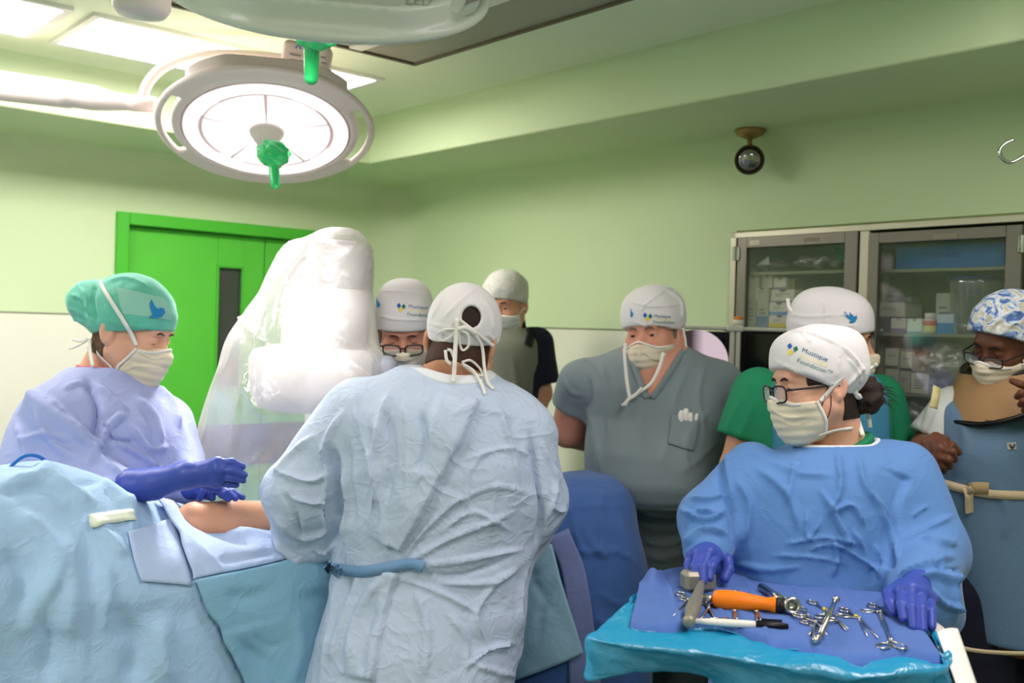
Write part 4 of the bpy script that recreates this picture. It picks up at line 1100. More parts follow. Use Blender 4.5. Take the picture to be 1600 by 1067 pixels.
nv_o = tag(obj('navy_drape', V, Q, M_navy), 'navy blue draped end of the table in front of the grey scrubs', 'drape')
TN = bvh(V, Q)
sheet('lilac_sheet', [(850, 845), (872, 868), (884, 920), (888, 1000), (890, 1085)], [(890, 826), (908, 866), (922, 936), (931, 1000), (940, 1085)], M_lilac, 'grey lilac strip of drape hanging beside the navy drape', 30, 10, .012, .003, 2, tree=TN, cr=.003, fold=[([(872, 880), (890, 872), (908, 866)], 5, .006), ([(885, 945), (905, 938), (922, 936)], 5, .006)])
pts_l = [(806, 866), (806, 930), (808, 1000), (812, 1064)]; pts_r = [(868, 852), (880, 905), (896, 965), (911, 1016)]
sheet('teal_sheet', pts_l, pts_r, mat('teal_grey_drape', (144, 184, 202), rough=.75, bump=.3, kind='crinkle', bscale=24, bump2=.3, b2scale=500), 'teal sheet hanging to a point right of the surgeon seen from behind', 34, 20, .03, .003, 3, tree=TN, cr=.004, fold=[([(875, 880), (850, 940), (840, 1000)], 9, .014), ([(860, 940), (890, 975), (908, 1014)], 8, .012), ([(830, 900), (860, 950), (905, 1012)], 8, .012), ([(835, 960), (862, 950), (885, 935)], 7, .010), ([(825, 900), (850, 890), (872, 870)], 9, .012)])

# ================================================================== instrument stand
ZT = 1.12
ms = empty('mayo_stand', np.array([PZ(1230, 960, ZT)[0], 1.75, 0]), 'instrument stand with turquoise plastic cover in front of the nurse', 'instrument stand')
co = [PZ(1010, 980, ZT-.02), PZ(1480, 1022, ZT-.02), PZ(1405, 925, ZT-.02), PZ(1050, 893, ZT-.02)]
cen = np.mean(co, 0)
V = np.array([c+(cen-c)*.06 for c in co]); V = np.vstack([V-[0, 0, .006], V])
obj('tray', V, [(3, 2, 1, 0), (4, 5, 6, 7), (0, 1, 5, 4), (1, 2, 6, 5), (2, 3, 7, 6), (3, 0, 4, 7)], M_steel, ms, False)
obj('post', *tube([cen+[.12, .1, -.025], cen+[.12, .1, -.6], cen+[.12, .1, -1.05]], .016, 16), M_chrome, ms)
for s in (-1, 1): obj('leg', *tube([cen*[1, 1, 0]+[.12, .1, .07], cen*[1, 1, 0]+[.12+s*.22, -.12, .05], cen*[1, 1, 0]+[.12+s*.24, -.16, .02]], .014, 12), M_chrome, ms)
# turquoise plastic cover
M_turq = film('turquoise_plastic', (40, 190, 236), opacity=.80, rough=.28, bscale=26, bump=.9, gloss=.4)
rim = [(1000, 918, ZT-.004), (990, 950, ZT-.004), (984, 984, ZT-.004), (1050, 989, ZT-.006), (1110, 986, ZT-.006), (1180, 1000, ZT-.006), (1225, 1014, ZT-.006), (1285, 1024, ZT-.006), (1345, 1034, ZT-.006), (1410, 1029, ZT-.006), (1472, 1030, ZT-.006), (1462, 1000, ZT-.006), (1440, 965, ZT-.006)]
r0 = np.array([PZ(x, y, z) for x, y, z in rim])
lip = [(985, 940, 1.86), (962, 972, 1.76), (945, 1000, 1.66), (1040, 1012, 1.60), (1110, 1018, 1.58), (1175, 1030, 1.56), (1225, 1040, 1.54), (1285, 1047, 1.52), (1345, 1056, 1.51), (1412, 1048, 1.51), (1480, 1041, 1.54), (1477, 1022, 1.60), (1462, 990, 1.72)]
r1 = np.array([P(*q) for q in lip])
fl = [(958, 962, 1.86), (938, 985, 1.78), (920, 1004, 1.68), (1030, 1022, 1.62), (1110, 1036, 1.60), (1175, 1052, 1.58), (1225, 1064, 1.56), (1285, 1072, 1.54), (1345, 1080, 1.53), (1412, 1080, 1.53), (1488, 1075, 1.56), (1482, 1050, 1.62), (1466, 1010, 1.72)]
r2 = np.array([P(*q) for q in fl])
lo_ = [(955, 975, 1.88), (938, 1010, 1.80), (917, 1064, 1.69), (1000, 1048, 1.66), (1105, 1062, 1.65), (1175, 1150, 1.62), (1225, 1180, 1.6), (1285, 1200, 1.58), (1345, 1200, 1.57), (1412, 1200, 1.57), (1496, 1200, 1.6), (1490, 1150, 1.66), (1474, 1060, 1.74)]
r3 = np.array([P(*q) for q in lo_])
rings = [r0*.985+cen*.015+[0, 0, .001], r0, r1, r2, r3]
up = []
for r in rings: up.append(smooth_path(r, 14))
up = np.array(up); up = np.stack([smooth_path(up[:, j], 12) for j in range(up.shape[1])], 1)
V = up.reshape(-1, 3); Q = grid_faces(up.shape[0], up.shape[1])
V = crumple(V, Q, .0060, 14, 8, 9); V = crumple(V, Q, .0022, 42, 3, 8)
o = obj('plastic_cover', V, Q, M_turq, ms); solidify(o, .0012, 0); o['label'] = 'turquoise plastic cover of the instrument stand'
# blue towel
M_towel = mat('blue_cotton_towel', (86, 120, 190), rough=.9, bump=.5, kind='weave', bscale=150, bump2=.4, b2scale=300, sheen=.05, var=.05, vscale=20, bdist=.0012)
far = [(1000, 913), (1030, 897), (1053, 888), (1100, 889), (1180, 897), (1225, 903), (1300, 917), (1395, 930)]
near = [(984, 983), (1048, 988), (1083, 982), (1131, 982), (1175, 998), (1213, 1014), (1238, 1013), (1290, 1026), (1338, 1036), (1411, 1029), (1470, 1030)]
fa = np.array([PZ(x, y, ZT+.004) for x, y in far]); ne = np.array([PZ(x, y, ZT-.004) for x, y in near])
def resamp(C, n):
    C = smooth_path(C, 6); s = np.r_[0, np.cumsum(np.linalg.norm(np.diff(C, axis=0), axis=1))]; t = np.linspace(0, s[-1], n)
    return np.stack([np.interp(t, s, C[:, k]) for k in range(3)], 1)
nu, nv = 110, 150
A_, B_ = resamp(fa, nv), resamp(ne, nv); t = np.linspace(0, 1, nu)[:, None, None]
G = A_[None]*(1-t)+B_[None]*t
s_ = np.linspace(0, 1, nv)[None]; tt = np.linspace(0, 1, nu)[:, None]
z = ZT+.003+0*s_*tt
for cpos in (.17, .335, .50, .66, .83): z = z+.0035*np.clip(1-np.abs(s_-cpos-.012*np.sin(tt*5))/.012, 0, 1)
for cpos in (.38, .72): z = z+.0022*np.clip(1-np.abs(tt-cpos-.01*np.sin(s_*9))/.02, 0, 1)
z = z+.002*np.sin(s_*17+tt*6)*np.sin(tt*9)+.0012*np.sin(s_*40+3*np.sin(tt*8))
z = z+.020*np.exp(-((s_-.10)/.05)**2-((tt-.05)/.25)**2)-.018*np.clip((tt-.955)/.045, 0, 1)**2
G[:, :, 2] = z
V = G.reshape(-1, 3); Q = grid_faces(nu, nv)
tow = tag(obj('blue_towel', V, Q, M_towel), 'folded blue cotton towel laid under the instruments', 'towel'); solidify(tow, .004, -1)
towz = lambda px, py: PZ(px, py, ZT+.005)
# white paper at the right end
def quad_sheet(c4, n=10, bend=0.0, th=.0008):
    c4 = np.array(c4); u = np.linspace(0, 1, n)[:, None, None]; v = np.linspace(0, 1, n)[None, :, None]
    G = (c4[0]*(1-u)*(1-v)+c4[1]*u*(1-v)+c4[2]*u*v+c4[3]*(1-u)*v); G = G+np.array([0, 0, 1])*bend*np.sin(u*math.pi)
    return G.reshape(-1, 3), grid_faces(n, n)
M_paper = mat('white_paper_sheet', (222, 216, 204), rough=.7, bump=.1, bscale=30)
o = obj('paper_sheet', *quad_sheet([P(1446, 962, 1.90), P(1492, 996, 1.76), P(1506, 1080, 1.58), P(1470, 1022, 1.60)], 10, .004), M_paper); solidify(o, .001); tag(o, 'cream paper sheet under the edge of the blue towel', 'paper')
o = obj('paper_sheet', *quad_sheet([P(1464, 988, 1.64), P(1497, 982, 1.66), P(1534, 1090, 1.53), P(1502, 1090, 1.51)], 10, .004), mat('bright_paper_sheet', (240, 238, 228), rough=.7)); solidify(o, .001); tag(o, 'bright white folded paper hanging at the stand corner', 'paper')

# ---- instruments
M_inst = mat('polished_instrument_steel', (196, 192, 186), rough=.2, metal=1.0)
M_inst2 = mat('satin_instrument_steel', (156, 150, 134), rough=.48, metal=.6, var=.05, vscale=40)
def zp(px, py, dz=.007): p = PZ(px, py, ZT+.004+dz); return p
# mallet
ml = empty('mallet', zp(1080, 930, 0), 'metal mallet with its head held under the gloved hand', 'mallet')
a, b = zp(1096, 912, .024), zp(1076, 972, .014)
ax_ = b-a; Lm = np.linalg.norm(ax_); ax_ /= Lm
obj('handle', *lathe([(.007, 0), (.0085, Lm*.18), (.010, Lm*.36), (.0125, Lm*.55), (.0132, Lm*.72), (.0112, Lm*.84), (.0085, Lm*.9), (.0098, Lm*.95), (.0112, Lm*.985), (.0100, Lm), (.002, Lm+.001)], a, ax_, 24), M_inst2, ml)
hd = PZ(1092, 905, ZT+.03)
obj('head', *box(hd+[.0, .008, -.004], (.032, .019, .019), frame((1, .2, .0), (0, 0, 1)), .007), M_inst2, ml, False)
# orange T-handle
oh = empty('bone_driver', zp(1165, 938, 0), 'orange handled driver with a steel tube across its end', 'driver')
a, b = zp(1113, 935, .017), zp(1212, 945, .017); ax_ = b-a; Lo = np.linalg.norm(ax_); ax_ /= Lo
obj('handle', *lathe([(.006, 0), (.0135, .002), (.0165, Lo*.08), (.0182, Lo*.25), (.0175, Lo*.45), (.014, Lo*.68), (.0118, Lo*.84), (.0125, Lo*.92), (.0155, Lo*.98), (.0150, Lo), (.006, Lo+.001)], a, ax_, 32), mat('orange_silicone', (244, 128, 22), rough=.42), oh)
obj('collar', *lathe([(.0135, Lo+.001), (.0145, Lo+.003), (.0145, Lo+.008), (.011, Lo+.009), (.0145, Lo+.011), (.0135, Lo+.015), (.008, Lo+.016)], a, ax_, 28), mat('black_collar', (34, 32, 32), rough=.3), oh)
obj('shaft', *lathe([(.006, -.024), (.0068, -.022), (.0068, -.004), (.005, .002)], a, ax_, 20), M_inst, oh)
ta, tb_ = zp(1190, 918, .010), zp(1232, 944, .017); tdir = (tb_-ta)/np.linalg.norm(tb_-ta)
obj('cross_tube', *tube([ta, tb_+tdir*.002], .0088, 22), M_inst, oh)
ft = zp(1237, 946, .019); fd = (CAM-ft)*[.25, 1, .9]; fd /= np.linalg.norm(fd)
obj('end_fitting', *lathe([(.010, -.012), (.0150, -.010), (.0155, .006), (.0140, .010), (.0095, .010), (.0090, -.004), (.001, -.004)], ft, fd, 32), M_inst, oh)
# marker pen
mk = empty('marker_pen', zp(1160, 975, 0), 'white marker pen with a black cap and clip', 'pen')
a, b = zp(1084, 970, .0075), zp(1232, 979, .0075); ax_ = b-a; Lp = np.linalg.norm(ax_); ax_ /= Lp
obj('barrel', *lathe([(.003, 0), (.0048, .003), (.0058, Lp*.2), (.0066, Lp*.34), (.0064, Lp*.6), (.0060, Lp*.67)], a, ax_, 24), mat('pen_white', (232, 226, 214), rough=.35), mk)
cp = obj('cap', *lathe([(.0068, Lp*.655), (.0074, Lp*.66), (.0072, Lp*.93), (.0055, Lp*.95), (.0050, Lp*.99), (.003, Lp), (.0005, Lp)], a, ax_, 24), M_black, mk)
obj('clip', *box(a+ax_*Lp*.83+np.array([0, .004, .0085]), (Lp*.11, .0018, .0010), frame(ax_), .0006), M_black, cp, False)
# scissor-like instruments
def scissor(label, ring1, ring2, pivot, tip1, tip2, rr=.0105, wr=.0019, name='hemostat', dz=.006, yellow=False, cat='forceps', blade=.0028, tilt=None):
    R1, R2, Pv, T1, T2 = (zp(*q, dz) for q in (ring1, ring2, pivot, tip1, tip2))
    root = empty(name, np.r_[Pv[:2], ZT+.004], label, cat)
    for Rg, T in ((R1, T2), (R2, T1)):
        d = (Pv-Rg); L = np.linalg.norm(d); d /= L
        n = np.array([0, 0, 1.]); s = np.cross(n, d); c = Rg
        loop = [c+1.25*rr*d*math.cos(t)+.8*rr*s*math.sin(t) for t in np.linspace(0, 2*math.pi, 20, endpoint=False)]
        m = MB(); m.add(*tube(loop, wr, 8, closed=True)); m.add(*tube([c+d*1.25*rr, c+d*(1.25*rr+L)*.5, Pv, Pv+(T-Pv)*.6, T], [wr, wr*1.1, wr*1.5, blade*.8, wr*.5], 8))
        obj('half', *m.get(), M_inst, root)
    obj('pivot_screw', *lathe([(.0032, -.003), (.0036, 0), (.0034, .0034), (.001, .004)], Pv, (0, 0, 1), 14), M_inst, root)
    if yellow: obj('marking_tape', *tube([Pv+(R1-Pv)*.15, Pv+(R1-Pv)*.3], .0034, 10), mat('yellow_tape', (226, 206, 60)), root)['label'] = 'yellow marking tape'
    return root
scissor('scissors with a bent blade under the mallet handle', (1064, 928), (1071, 936), (1076, 938), (1052, 962), (1056, 958), name='scissors', cat='scissors')
scissor('forceps lying under the left end of the orange handle', (1100, 938), (1106, 942), (1107, 950), (1094, 968), (1117, 966), name='forceps')
scissor('forceps crossing the pen below the orange handle', (1150, 926), (1158, 930), (1148, 955), (1147, 975), (1152, 968), name='forceps')
scissor('thin forceps near the pen cap below the orange handle', (1168, 930), (1176, 936), (1182, 956), (1183, 972), (1192, 973), name='forceps')
tag(obj('probe', *tube([zp(1092, 967, .005), zp(1139, 966, .005)], .0022, 10), M_inst), 'short steel rod lying just above the pen', 'rod')
scissor('scissors with rings beside the driver tube', (1252, 951), (1250, 962), (1262, 962), (1276, 985), (1282, 978), name='hemostat')
scissor('forceps with yellow tape in the middle of the instrument pile', (1270, 941), (1282, 963), (1294, 955), (1325, 983), (1322, 985), yellow=True)
scissor('hooked towel clamp at the bottom of the instrument pile', (1258, 972), (1290, 970), (1272, 980), (1264, 992), (1284, 990), rr=.008)
scissor('towel clamp lying under the long retractor rod', (1248, 962), (1300, 968), (1274, 972), (1292, 992), (1270, 1000), rr=.009, dz=.011)
rt = empty('retractor', zp(1290, 970, 0), 'long steel rod instrument lying diagonally on the pile', 'retractor')
obj('rod', *tube([zp(1306, 936, .022), zp(1302, 945, .022), zp(1282, 992, .016)], [.0042, .0048, .0046], 14), M_inst, rt)
obj('jaw', *tube([zp(1282, 992, .016), zp(1276, 998, .012), zp(1273, 1005, .006)], [.0048, .0062, .0022], 12), M_inst, rt)
obj('thumb_knob', *lathe([(.004, -.006), (.0055, -.004), (.0055, .004), (.004, .006)], zp(1306, 936, .025), (1, 0, 0), 16), M_inst, rt)
scissor('pair of forceps with yellow tape right of the rod', (1320, 953), (1318, 962), (1343, 966), (1355, 994), (1372, 997), yellow=True)
scissor('curved forceps with rings upright beside the pair', (1364, 946), (1356, 955), (1376, 956), (1388, 992), (1390, 990))
scissor('open scissors with rings towards the camera by the right glove', (1380, 1009), (1405, 1009), (1392, 1000), (1368, 953), (1376, 953), name='scissors', cat='scissors', rr=.0125)
# ================================================================== people
class Head:
    """local axes: x to the person's right, y out of the face, z up; origin between the ears at eye height"""
    def __init__(s, px, py, d, yaw, pitch=0, roll=0, sc=1.0, eyes='open'):
        s.c = P(px, py, d); a = math.radians(yaw); b = math.radians(pitch); g = math.radians(roll)
        f0 = np.array([math.sin(a), -math.cos(a), 0]); z = np.array([0, 0, 1.]); r0 = np.cross(f0, z)
        f1 = f0*math.cos(b)-z*math.sin(b); u1 = z*math.cos(b)+f0*math.sin(b)
        r = r0*math.cos(g)-u1*math.sin(g); u = u1*math.cos(g)+r0*math.sin(g)
        s.R = np.stack([r, f1, u], 1); s.s = sc; s.eyes = eyes
    def L(s, p): return ((p-f32(s.c))@f32(s.R))/np.float32(s.s)
    def G(s, q): return s.c+s.s*(np.asarray(q, float)@s.R.T)
    def dl(s, q):
        d = ell(q, (0, -.014, .042), (.076, .098, .088))
        d = smin(d, ell(q, (0, .022, -.022), (.064, .074, .088)), .03)
        d = smin(d, rc(q, (0, .035, -.085), (0, .064, -.102), .040, .024), .035)
        for x in (-1, 1):
            d = smin(d, rc(q, (x*.056, .0, -.05), (x*.022, .058, -.10), .022, .018), .03)
            d = smin(d, sph(q, (x*.040, .058, -.028), .028), .02)
        d = smin(d, rc(q, (-.030, .078, .027), (.030, .078, .027), .016), .015)
        for x in (-1, 1):
            d = smax(d, -ell(q, (x*.032, .102, .004), (.019, .019, .013)), .012)
        d = smin(d, rc(q, (0, .086, .010), (0, .110, -.034), .0085, .0125), .010)
        for x in (-1, 1): d = smin(d, sph(q, (x*.012, .099, -.038), .0085), .006)
        d = smin(d, rc(q, (-.020, .086, -.064), (.020, .086, -.064), .0075), .008)
        d = smin(d, rc(q, (-.016, .084, -.074), (.016, .084, -.074), .0078), .008)
        op = .0036 if s.eyes == 'open' else .0016
        zc = .0008 if s.eyes == 'open' else -.004
        for x in (-1, 1):
            d = smin(d, sph(q, (x*.031, .0765, .002), .0148), .004)
            d = smax(d, -ell(q, (x*.031, .093, zc), (.0125, .012, op)), .0015)
            Re = frame((x*.35, -.25, .2)) if False else np.array([[math.cos(.35*x), -math.sin(.35*x), 0], [math.sin(.35*x), math.cos(.35*x), 0], [0, 0, 1]])
            c, sn = math.cos(.22), math.sin(.22)
            Re = Re@np.array([[1, 0, 0], [0, c, -sn], [0, sn, c]])
            e = ell(q, (x*.080, -.014, -.006), (.0085, .0185, .031), Re)
            e = smax(e, -ell(q, (x*.0895, -.011, -.003), (.0075, .0105, .020), Re), .004)
            e = smin(e, ell(q, (x*.080, -.004, -.012), (.005, .005, .008)), .004)
            d = smin(d, e, .007)
        return d
    def sdf(s, p):
        q = s.L(p); n = np.linalg.norm(q, axis=1); m = n < .21
        d = n-.12
        if m.any(): d[m] = s.dl(q[m])
        return d*s.s
    def skull(s, q, o=0.0):
        d = ell(q, (0, -.014, .042), (.076+o, .098+o, .088+o))
        return smin(d, ell(q, (0, .022, -.022), (.064+o, .074+o, .088+o)), .03)
    def box(s, m=.14): return s.c-m*s.s, s.c+m*s.s

def skin_mat(name, rgb): return mat(name, rgb, rough=.5, sub=.12, bump=.08, bscale=220, var=.04, vscale=25, spec=.35)
M_mask = mat('cream_mask_fabric', (226, 214, 188), rough=.85, bump=.35, kind='weave', bscale=260, bdist=.0006, sheen=.2)
M_mask_w = mat('white_mask_fabric', (220, 224, 216), rough=.85, bump=.15, bscale=300)
M_tie = mat('white_cotton_tape', (232, 228, 220), rough=.85, bump=.2, bscale=400)
M_cap = mat('white_cap_cotton', (226, 222, 222), rough=.85, bump=.25, bscale=45, bump2=.2, b2scale=600, sheen=.2)
M_eye = [mat('eye_white', (226, 222, 214), rough=.2), mat('eye_iris', (60, 42, 30), rough=.15)]
M_glove = mat('violet_blue_nitrile', (60, 80, 170), rough=.42, bump=.2, bscale=55, spec=.4)
M_lens = film('spectacle_lens', (225, 235, 235), opacity=.02, rough=.02, bump=0, gloss=.28)
M_gframe = mat('black_spectacle_frame', (28, 24, 24), rough=.25, spec=.5)

TREE = {}
def person(label, head, T, arms, skin, neck, gx=None, legs=None, hands=(), inset=.022, h=.014, hf=.0028, group=None, hip_z=.95, shoes=True):
    """arms: [(points, radii)]; legs: list of foot (x, y). The body is one continuous surface."""
    x0, y0 = np.interp(1.0, T[:, 0], T[:, 1]), np.interp(1.0, T[:, 0], T[:, 2])
    root = empty('person', (x0, y0, 0), label, 'person', group)
    legs = legs or [(x0-.1, y0), (x0+.1, y0)]
    fy = head.R[:2, 1]/np.linalg.norm(head.R[:2, 1])
    headfn = lambda p: smin(head.sdf(p), rc(p, head.G((0, -.030, -.05)), neck, .054*head.s, .066*head.s), .03)
    def fn(p):
        d = smin(head.sdf(p), rc(p, head.G((0, -.030, -.05)), neck, .054*head.s, .066*head.s), .03)
        d = smin(d, stack(p, T)+inset, .05)
        for pts, rs in arms: d = smin(d, chain(p, pts, rs, .015), .03)
        for fx, fy_ in legs:
            d = smin(d, chain(p, [(x0+(fx-x0)*.9, y0+(fy_-y0)*.9, hip_z-.05), (fx, fy_, .5), (fx, fy_, .09)], [.085, .056, .04], .02), .04)
            d = smin(d, rc(p, (fx, fy_, .045), (fx+fy[0]*.15, fy_+fy[1]*.15, .035), .042, .034), .02)
        for hs in hands: d = smin(d, hs(p), .012)
        return d
    lo = np.array([T[:, 1].min()-.5, T[:, 2].min()-.5, -.02]); hi = np.array([T[:, 1].max()+.5, T[:, 2].max()+.5, head.c[2]+.2])
    pts = np.array([q for a in arms for q in a[0]]+[head.c-.2, head.c+.2]+[(f[0], f[1], 0) for f in legs]); lo = np.minimum(lo*0+pts.min(0)-.25, np.array([T[:, 1].min()-T[:, 3].max(), T[:, 2].min()-T[:, 4].max(), -.03])); hi = np.maximum(pts.max(0)+.25, np.array([T[:, 1].max()+T[:, 3].max(), T[:, 2].max()+T[:, 4].max(), 0]))
    lo[2] = -.03
    b = head.box(); fine = [(b[0], b[1], hf)]
    for hs in hands:
        if hasattr(hs, 'bb'): fine.append((hs.bb[0], hs.bb[1], getattr(hs, 'hf', .0045)))
    V, Q = surf(fn, lo, hi, h, fine)
    obj('body', V, Q, skin, root)
    TREE[root.name] = bvh(V, Q)
    # eyes and brows
    for x in (-1, 1):
        Ve, Fe = lathe([(.0125*math.sin(t), -.0125*math.cos(t)) for t in np.linspace(.02, math.pi-.02, 12)], head.G((x*.031, .0765, .0015)), head.R[:, 1], 16)
        cen_ = head.G((x*.031, .0765, .0015)); ax = head.R[:, 1] if head.eyes == 'open' else head.R[:, 1]*.9-head.R[:, 2]*.4
        Ve = cen_+(Ve-cen_)*head.s
        mi = [1 if np.dot(np.mean([Ve[i] for i in f], 0)-cen_, ax) > .0108*head.s else 0 for f in Fe]
        obj('eye', Ve, Fe, None, root, True, M_eye, mi)
    fn.head = headfn
    return root, fn
def brows(root, head, fn, m):
    for x in (-1, 1):
        pts, n = onto(fn, [head.G((x*a, .105, z)) for a, z in ((.014, .022), (.026, .027), (.038, .026), (.048, .020))], .0008)
        obj('eyebrow', *tube(pts, [.0018, .0030, .0028, .0012], 8, 4), m, root)
def garment(root, name, fn, lo, hi, h, m, fold=(), cr=None, seed=1, thick=None, facing=0.0, newton=1, fine=()):
    V, Q = surf(fn, lo, hi, h, fine, newton)
    if fold: V = folds(V, Q, fold, facing)
    if cr: V = crumple(V, Q, cr[0], cr[1], seed, 9)
    o = obj(name, V, Q, m, root); return o, V, Q
def bounds(T, arms, pad=.12):
    pts = [np.array([t[1]-t[3], t[2]-t[4], t[0]]) for t in T]+[np.array([t[1]+t[3], t[2]+t[4], t[0]]) for t in T]+[np.asarray(q) for a in arms for q in a[0]]
    pts = np.array(pts); return pts.min(0)-pad, pts.max(0)+pad
def cap(root, head, m, front=.048, back=-.03, o=.010, flat=.0, extra=None, cut=None, fold=(), h=.0045, name='surgical_cap', cr=None, puff=None):
    """close fitting cap: skull pushed out, cut by a slanting plane from forehead to nape"""
    a, b = np.array([0, .092, front]), np.array([0, -.10, back]); t = (b-a)/np.linalg.norm(b-a); n = np.array([0, -t[2], t[1]]); n = n if n[2] > 0 else -n
    def fn(p):
        q = head.L(p); d = ell(q, (0, -.012, .044), (.078+o, .100+o, .090+o))
        if flat: d = smin(d, sbox(q, (0, -.012, .062), (.062+flat, .084+flat, .050+flat), None, .045), .04)
        if puff: d = smin(d, ell(q, *puff), .03)
        if extra is not None: d = extra(q, d)
        d = smax(d, -((q-f32(a))@f32(n)), .004)
        if cut is not None: d = cut(p, q, d)
        return d*head.s
    b0, b1 = head.c-.19*head.s, head.c+.19*head.s
    if puff: b0, b1 = b0-.04, b1+.04
    V, Q = surf(fn, b0, b1, h, newton=2)
    if fold: V = folds(V, Q, [(a[0], a[1], a[2]*1.6)+tuple(a[3:]) for a in fold])
    if cr: V = crumple(V, Q, cr[0], cr[1], 5, 8)
    return obj(name, V, Q, m, root), fn, bvh(V, Q)
def face_mask(root, head, m, top=-.018, side=.030, bot=-.145, bulge=1.0, h=.003, fold=(), pleat=.0009, drop=0.0, slant=.35):
    def fn(p, cut=True):
        q = head.L(p)-f32((0, 0, drop))
        e = q
        d = smin(ell(e, (0, .022, -.022), (.070, .080, .092)), ell(e, (0, .072, -.058), (.050, .048*bulge, .062)), .03)
        d = smin(d, rc(e, (0, .035, -.085), (0, .066, -.104), .046, .030), .03)
        d = smin(d, rc(e, (0, .082, -.012), (0, .108, -.034), .014, .017), .012)
        n_ = np.linalg.norm(q, axis=1) < .2; e_ = np.full(len(q), 1.0, np.float32)
        if n_.any(): e_[n_] = head.dl(q[n_])-.0045
        d = smin(d, e_, .014)
        if not cut: return d*head.s
        d = d+pleat*np.sin((q[:, 2]+.06)*2*math.pi/.021)*np.clip((q[:, 1]-side)/.02, 0, 1)
        tz = top-.012*np.clip(np.abs(q[:, 0])/.05, 0, 1)
        d = smax(d, q[:, 2]-tz, .003); d = smax(d, side+slant*(q[:, 2]+.06)-q[:, 1], .003); d = smax(d, bot-q[:, 2], .004)
        return d*head.s
    b = head.box(.17); V, Q = surf(fn, b[0], b[1], h, newton=2)
    if fold: V = folds(V, Q, fold)
    o = obj('face_mask', V, Q, m, root)
    return o, fn
def mask_edge(o, head, fn, m, sides=(-1, 1), top=-.018, side=.030, bot=-.125, slant=.35):
    un = lambda p: fn(p, False)
    for x in sides:
        ctl = [head.G((x*.085*(1 if z > -.09 else .75), side+.003+slant*(z+.06), z)) for z in np.linspace(top-.012, bot+.012, 7)]
        pts, n = onto(un, ctl, .0012); obj('edge_tape', *ribbon(pts, .007, n, .0012), m, o)
    ctl = [head.G((x, .05+.06*math.cos(x*16), top-.004-.012*min(1, abs(x)/.05))) for x in np.linspace(-.066, .066, 11)]
    pts, n = onto(un, ctl, .0012); obj('edge_tape', *ribbon(pts, .006, n, .0012), m, o)
def tie_local(o, head, fn, pts, w, m, off=.002, name='tie'):
    p, n = onto(fn, [head.G(q) for q in pts], off); return obj(name, *ribbon(p, w, n, .0012, 6), m, o)
def tie_px(o, trees, pts, w, m, off=.004, d0=2.3, name='tie', twist=None, n=6):
    V = []; last = d0; D_ = []
    if trees and len(pts) > 2 and not any(len(q) > 2 and q[2] is not None and q[2] > 1 for q in pts):
        pz = smooth_path(np.array([(q[0], q[1], q[2] if len(q) > 2 and q[2] is not None else 0.0) for q in pts]), 4); pts = [tuple(q) for q in pz]; n = 2
    for q in pts:
        best = None
        for t in trees:
            h, _ = cast(t, q[0], q[1])
            if h is not None:
                dd = float((h-CAM)@cf)
                if best is None or dd < best: best = dd
        if len(q) > 2 and q[2] is not None and q[2] > 1: best = q[2]
        elif best is not None: best -= off+(q[2] if len(q) > 2 and q[2] is not None else 0)
        else: best = last
        last = best; D_.append(best)
    D_ = np.array(D_)
    if trees and len(D_) > 4:
        for _ in range(4): D_[1:-1] = np.minimum(D_[1:-1], (D_[:-2]+D_[2:])/2)
    V = [P(q[0], q[1], e) for q, e in zip(pts, D_)]
    nr = -cf if twist is None else twist
    return obj(name, *ribbon(V, w, nr, .0014, n), m, o)
def glasses(root, head, m, w=.0265, hh=.0185, r=.0022, y=.112, z=-.002, half=False, lens=True):
    root2 = None; fr = MB(); lens_p = []
    for x in (-1, 1):
        loop = []
        for t in np.linspace(0, 2*math.pi, 28, endpoint=False):
            c, s = math.cos(t), math.sin(t); e = .62
            lx = w*abs(c)**e*(1 if c > 0 else -1); lz = hh*abs(s)**e*(1 if s > 0 else -1)*(1-.12*(c*x > 0)*(s < 0))
            X = x*.0335+lx; loop.append((X, y-.9*X*X*2.2, z+lz-.001))
        V = head.G(loop); fr.add(*tube(V, r*head.s, 8, closed=True)); lens_p.append(V)
    fr.add(*tube(head.G([(-.009, y, z+.004), (0, y+.003, z+.008), (.009, y, z+.004)]), r*head.s, 8, 4))
    for x in (-1, 1):
        fr.add(*tube(head.G([(x*.060, y-.008, z+.009), (x*.070, y-.018, z+.010), (x*.0775, .04, z+.010), (x*.0805, -.004, z+.012), (x*.081, -.022, z+.002)]), [r*1.1*head.s]*5, 8, 5))
    g = obj('spectacles', *fr.get(), m, root)
    if lens:
        for V in lens_p:
            c = V.mean(0); n = len(V); a = V+head.R[:, 1]*.0004; b_ = V-head.R[:, 1]*.0004
            obj('lens', np.vstack([a, b_]), [tuple(range(n)), tuple(range(2*n-1, n-1, -1))]+[(i, (i+1) % n, n+(i+1) % n, n+i) for i in range(n)], M_lens, g, False)
    return g
def hair(root, head, fn_body, region, m, o=.004, amp=.002, extra=None, name='hair'):
    def fn(p):
        q = head.L(p); d = fn_body.head(p)/head.s-o-amp*np.sin(q[:, 0]*420+3*np.sin(q[:, 2]*60))*np.sin(q[:, 2]*90)
        d = smax(d, region(q), .004); d = smax(d, np.abs(q[:, 0])-.0765, .003)
        if extra is not None: d = smin(d, extra(q, p), .008)
        return d*head.s
    b = head.box(.2); V, Q = surf(fn, b[0], b[1], .004, newton=2); return obj(name, V, Q, m, root)
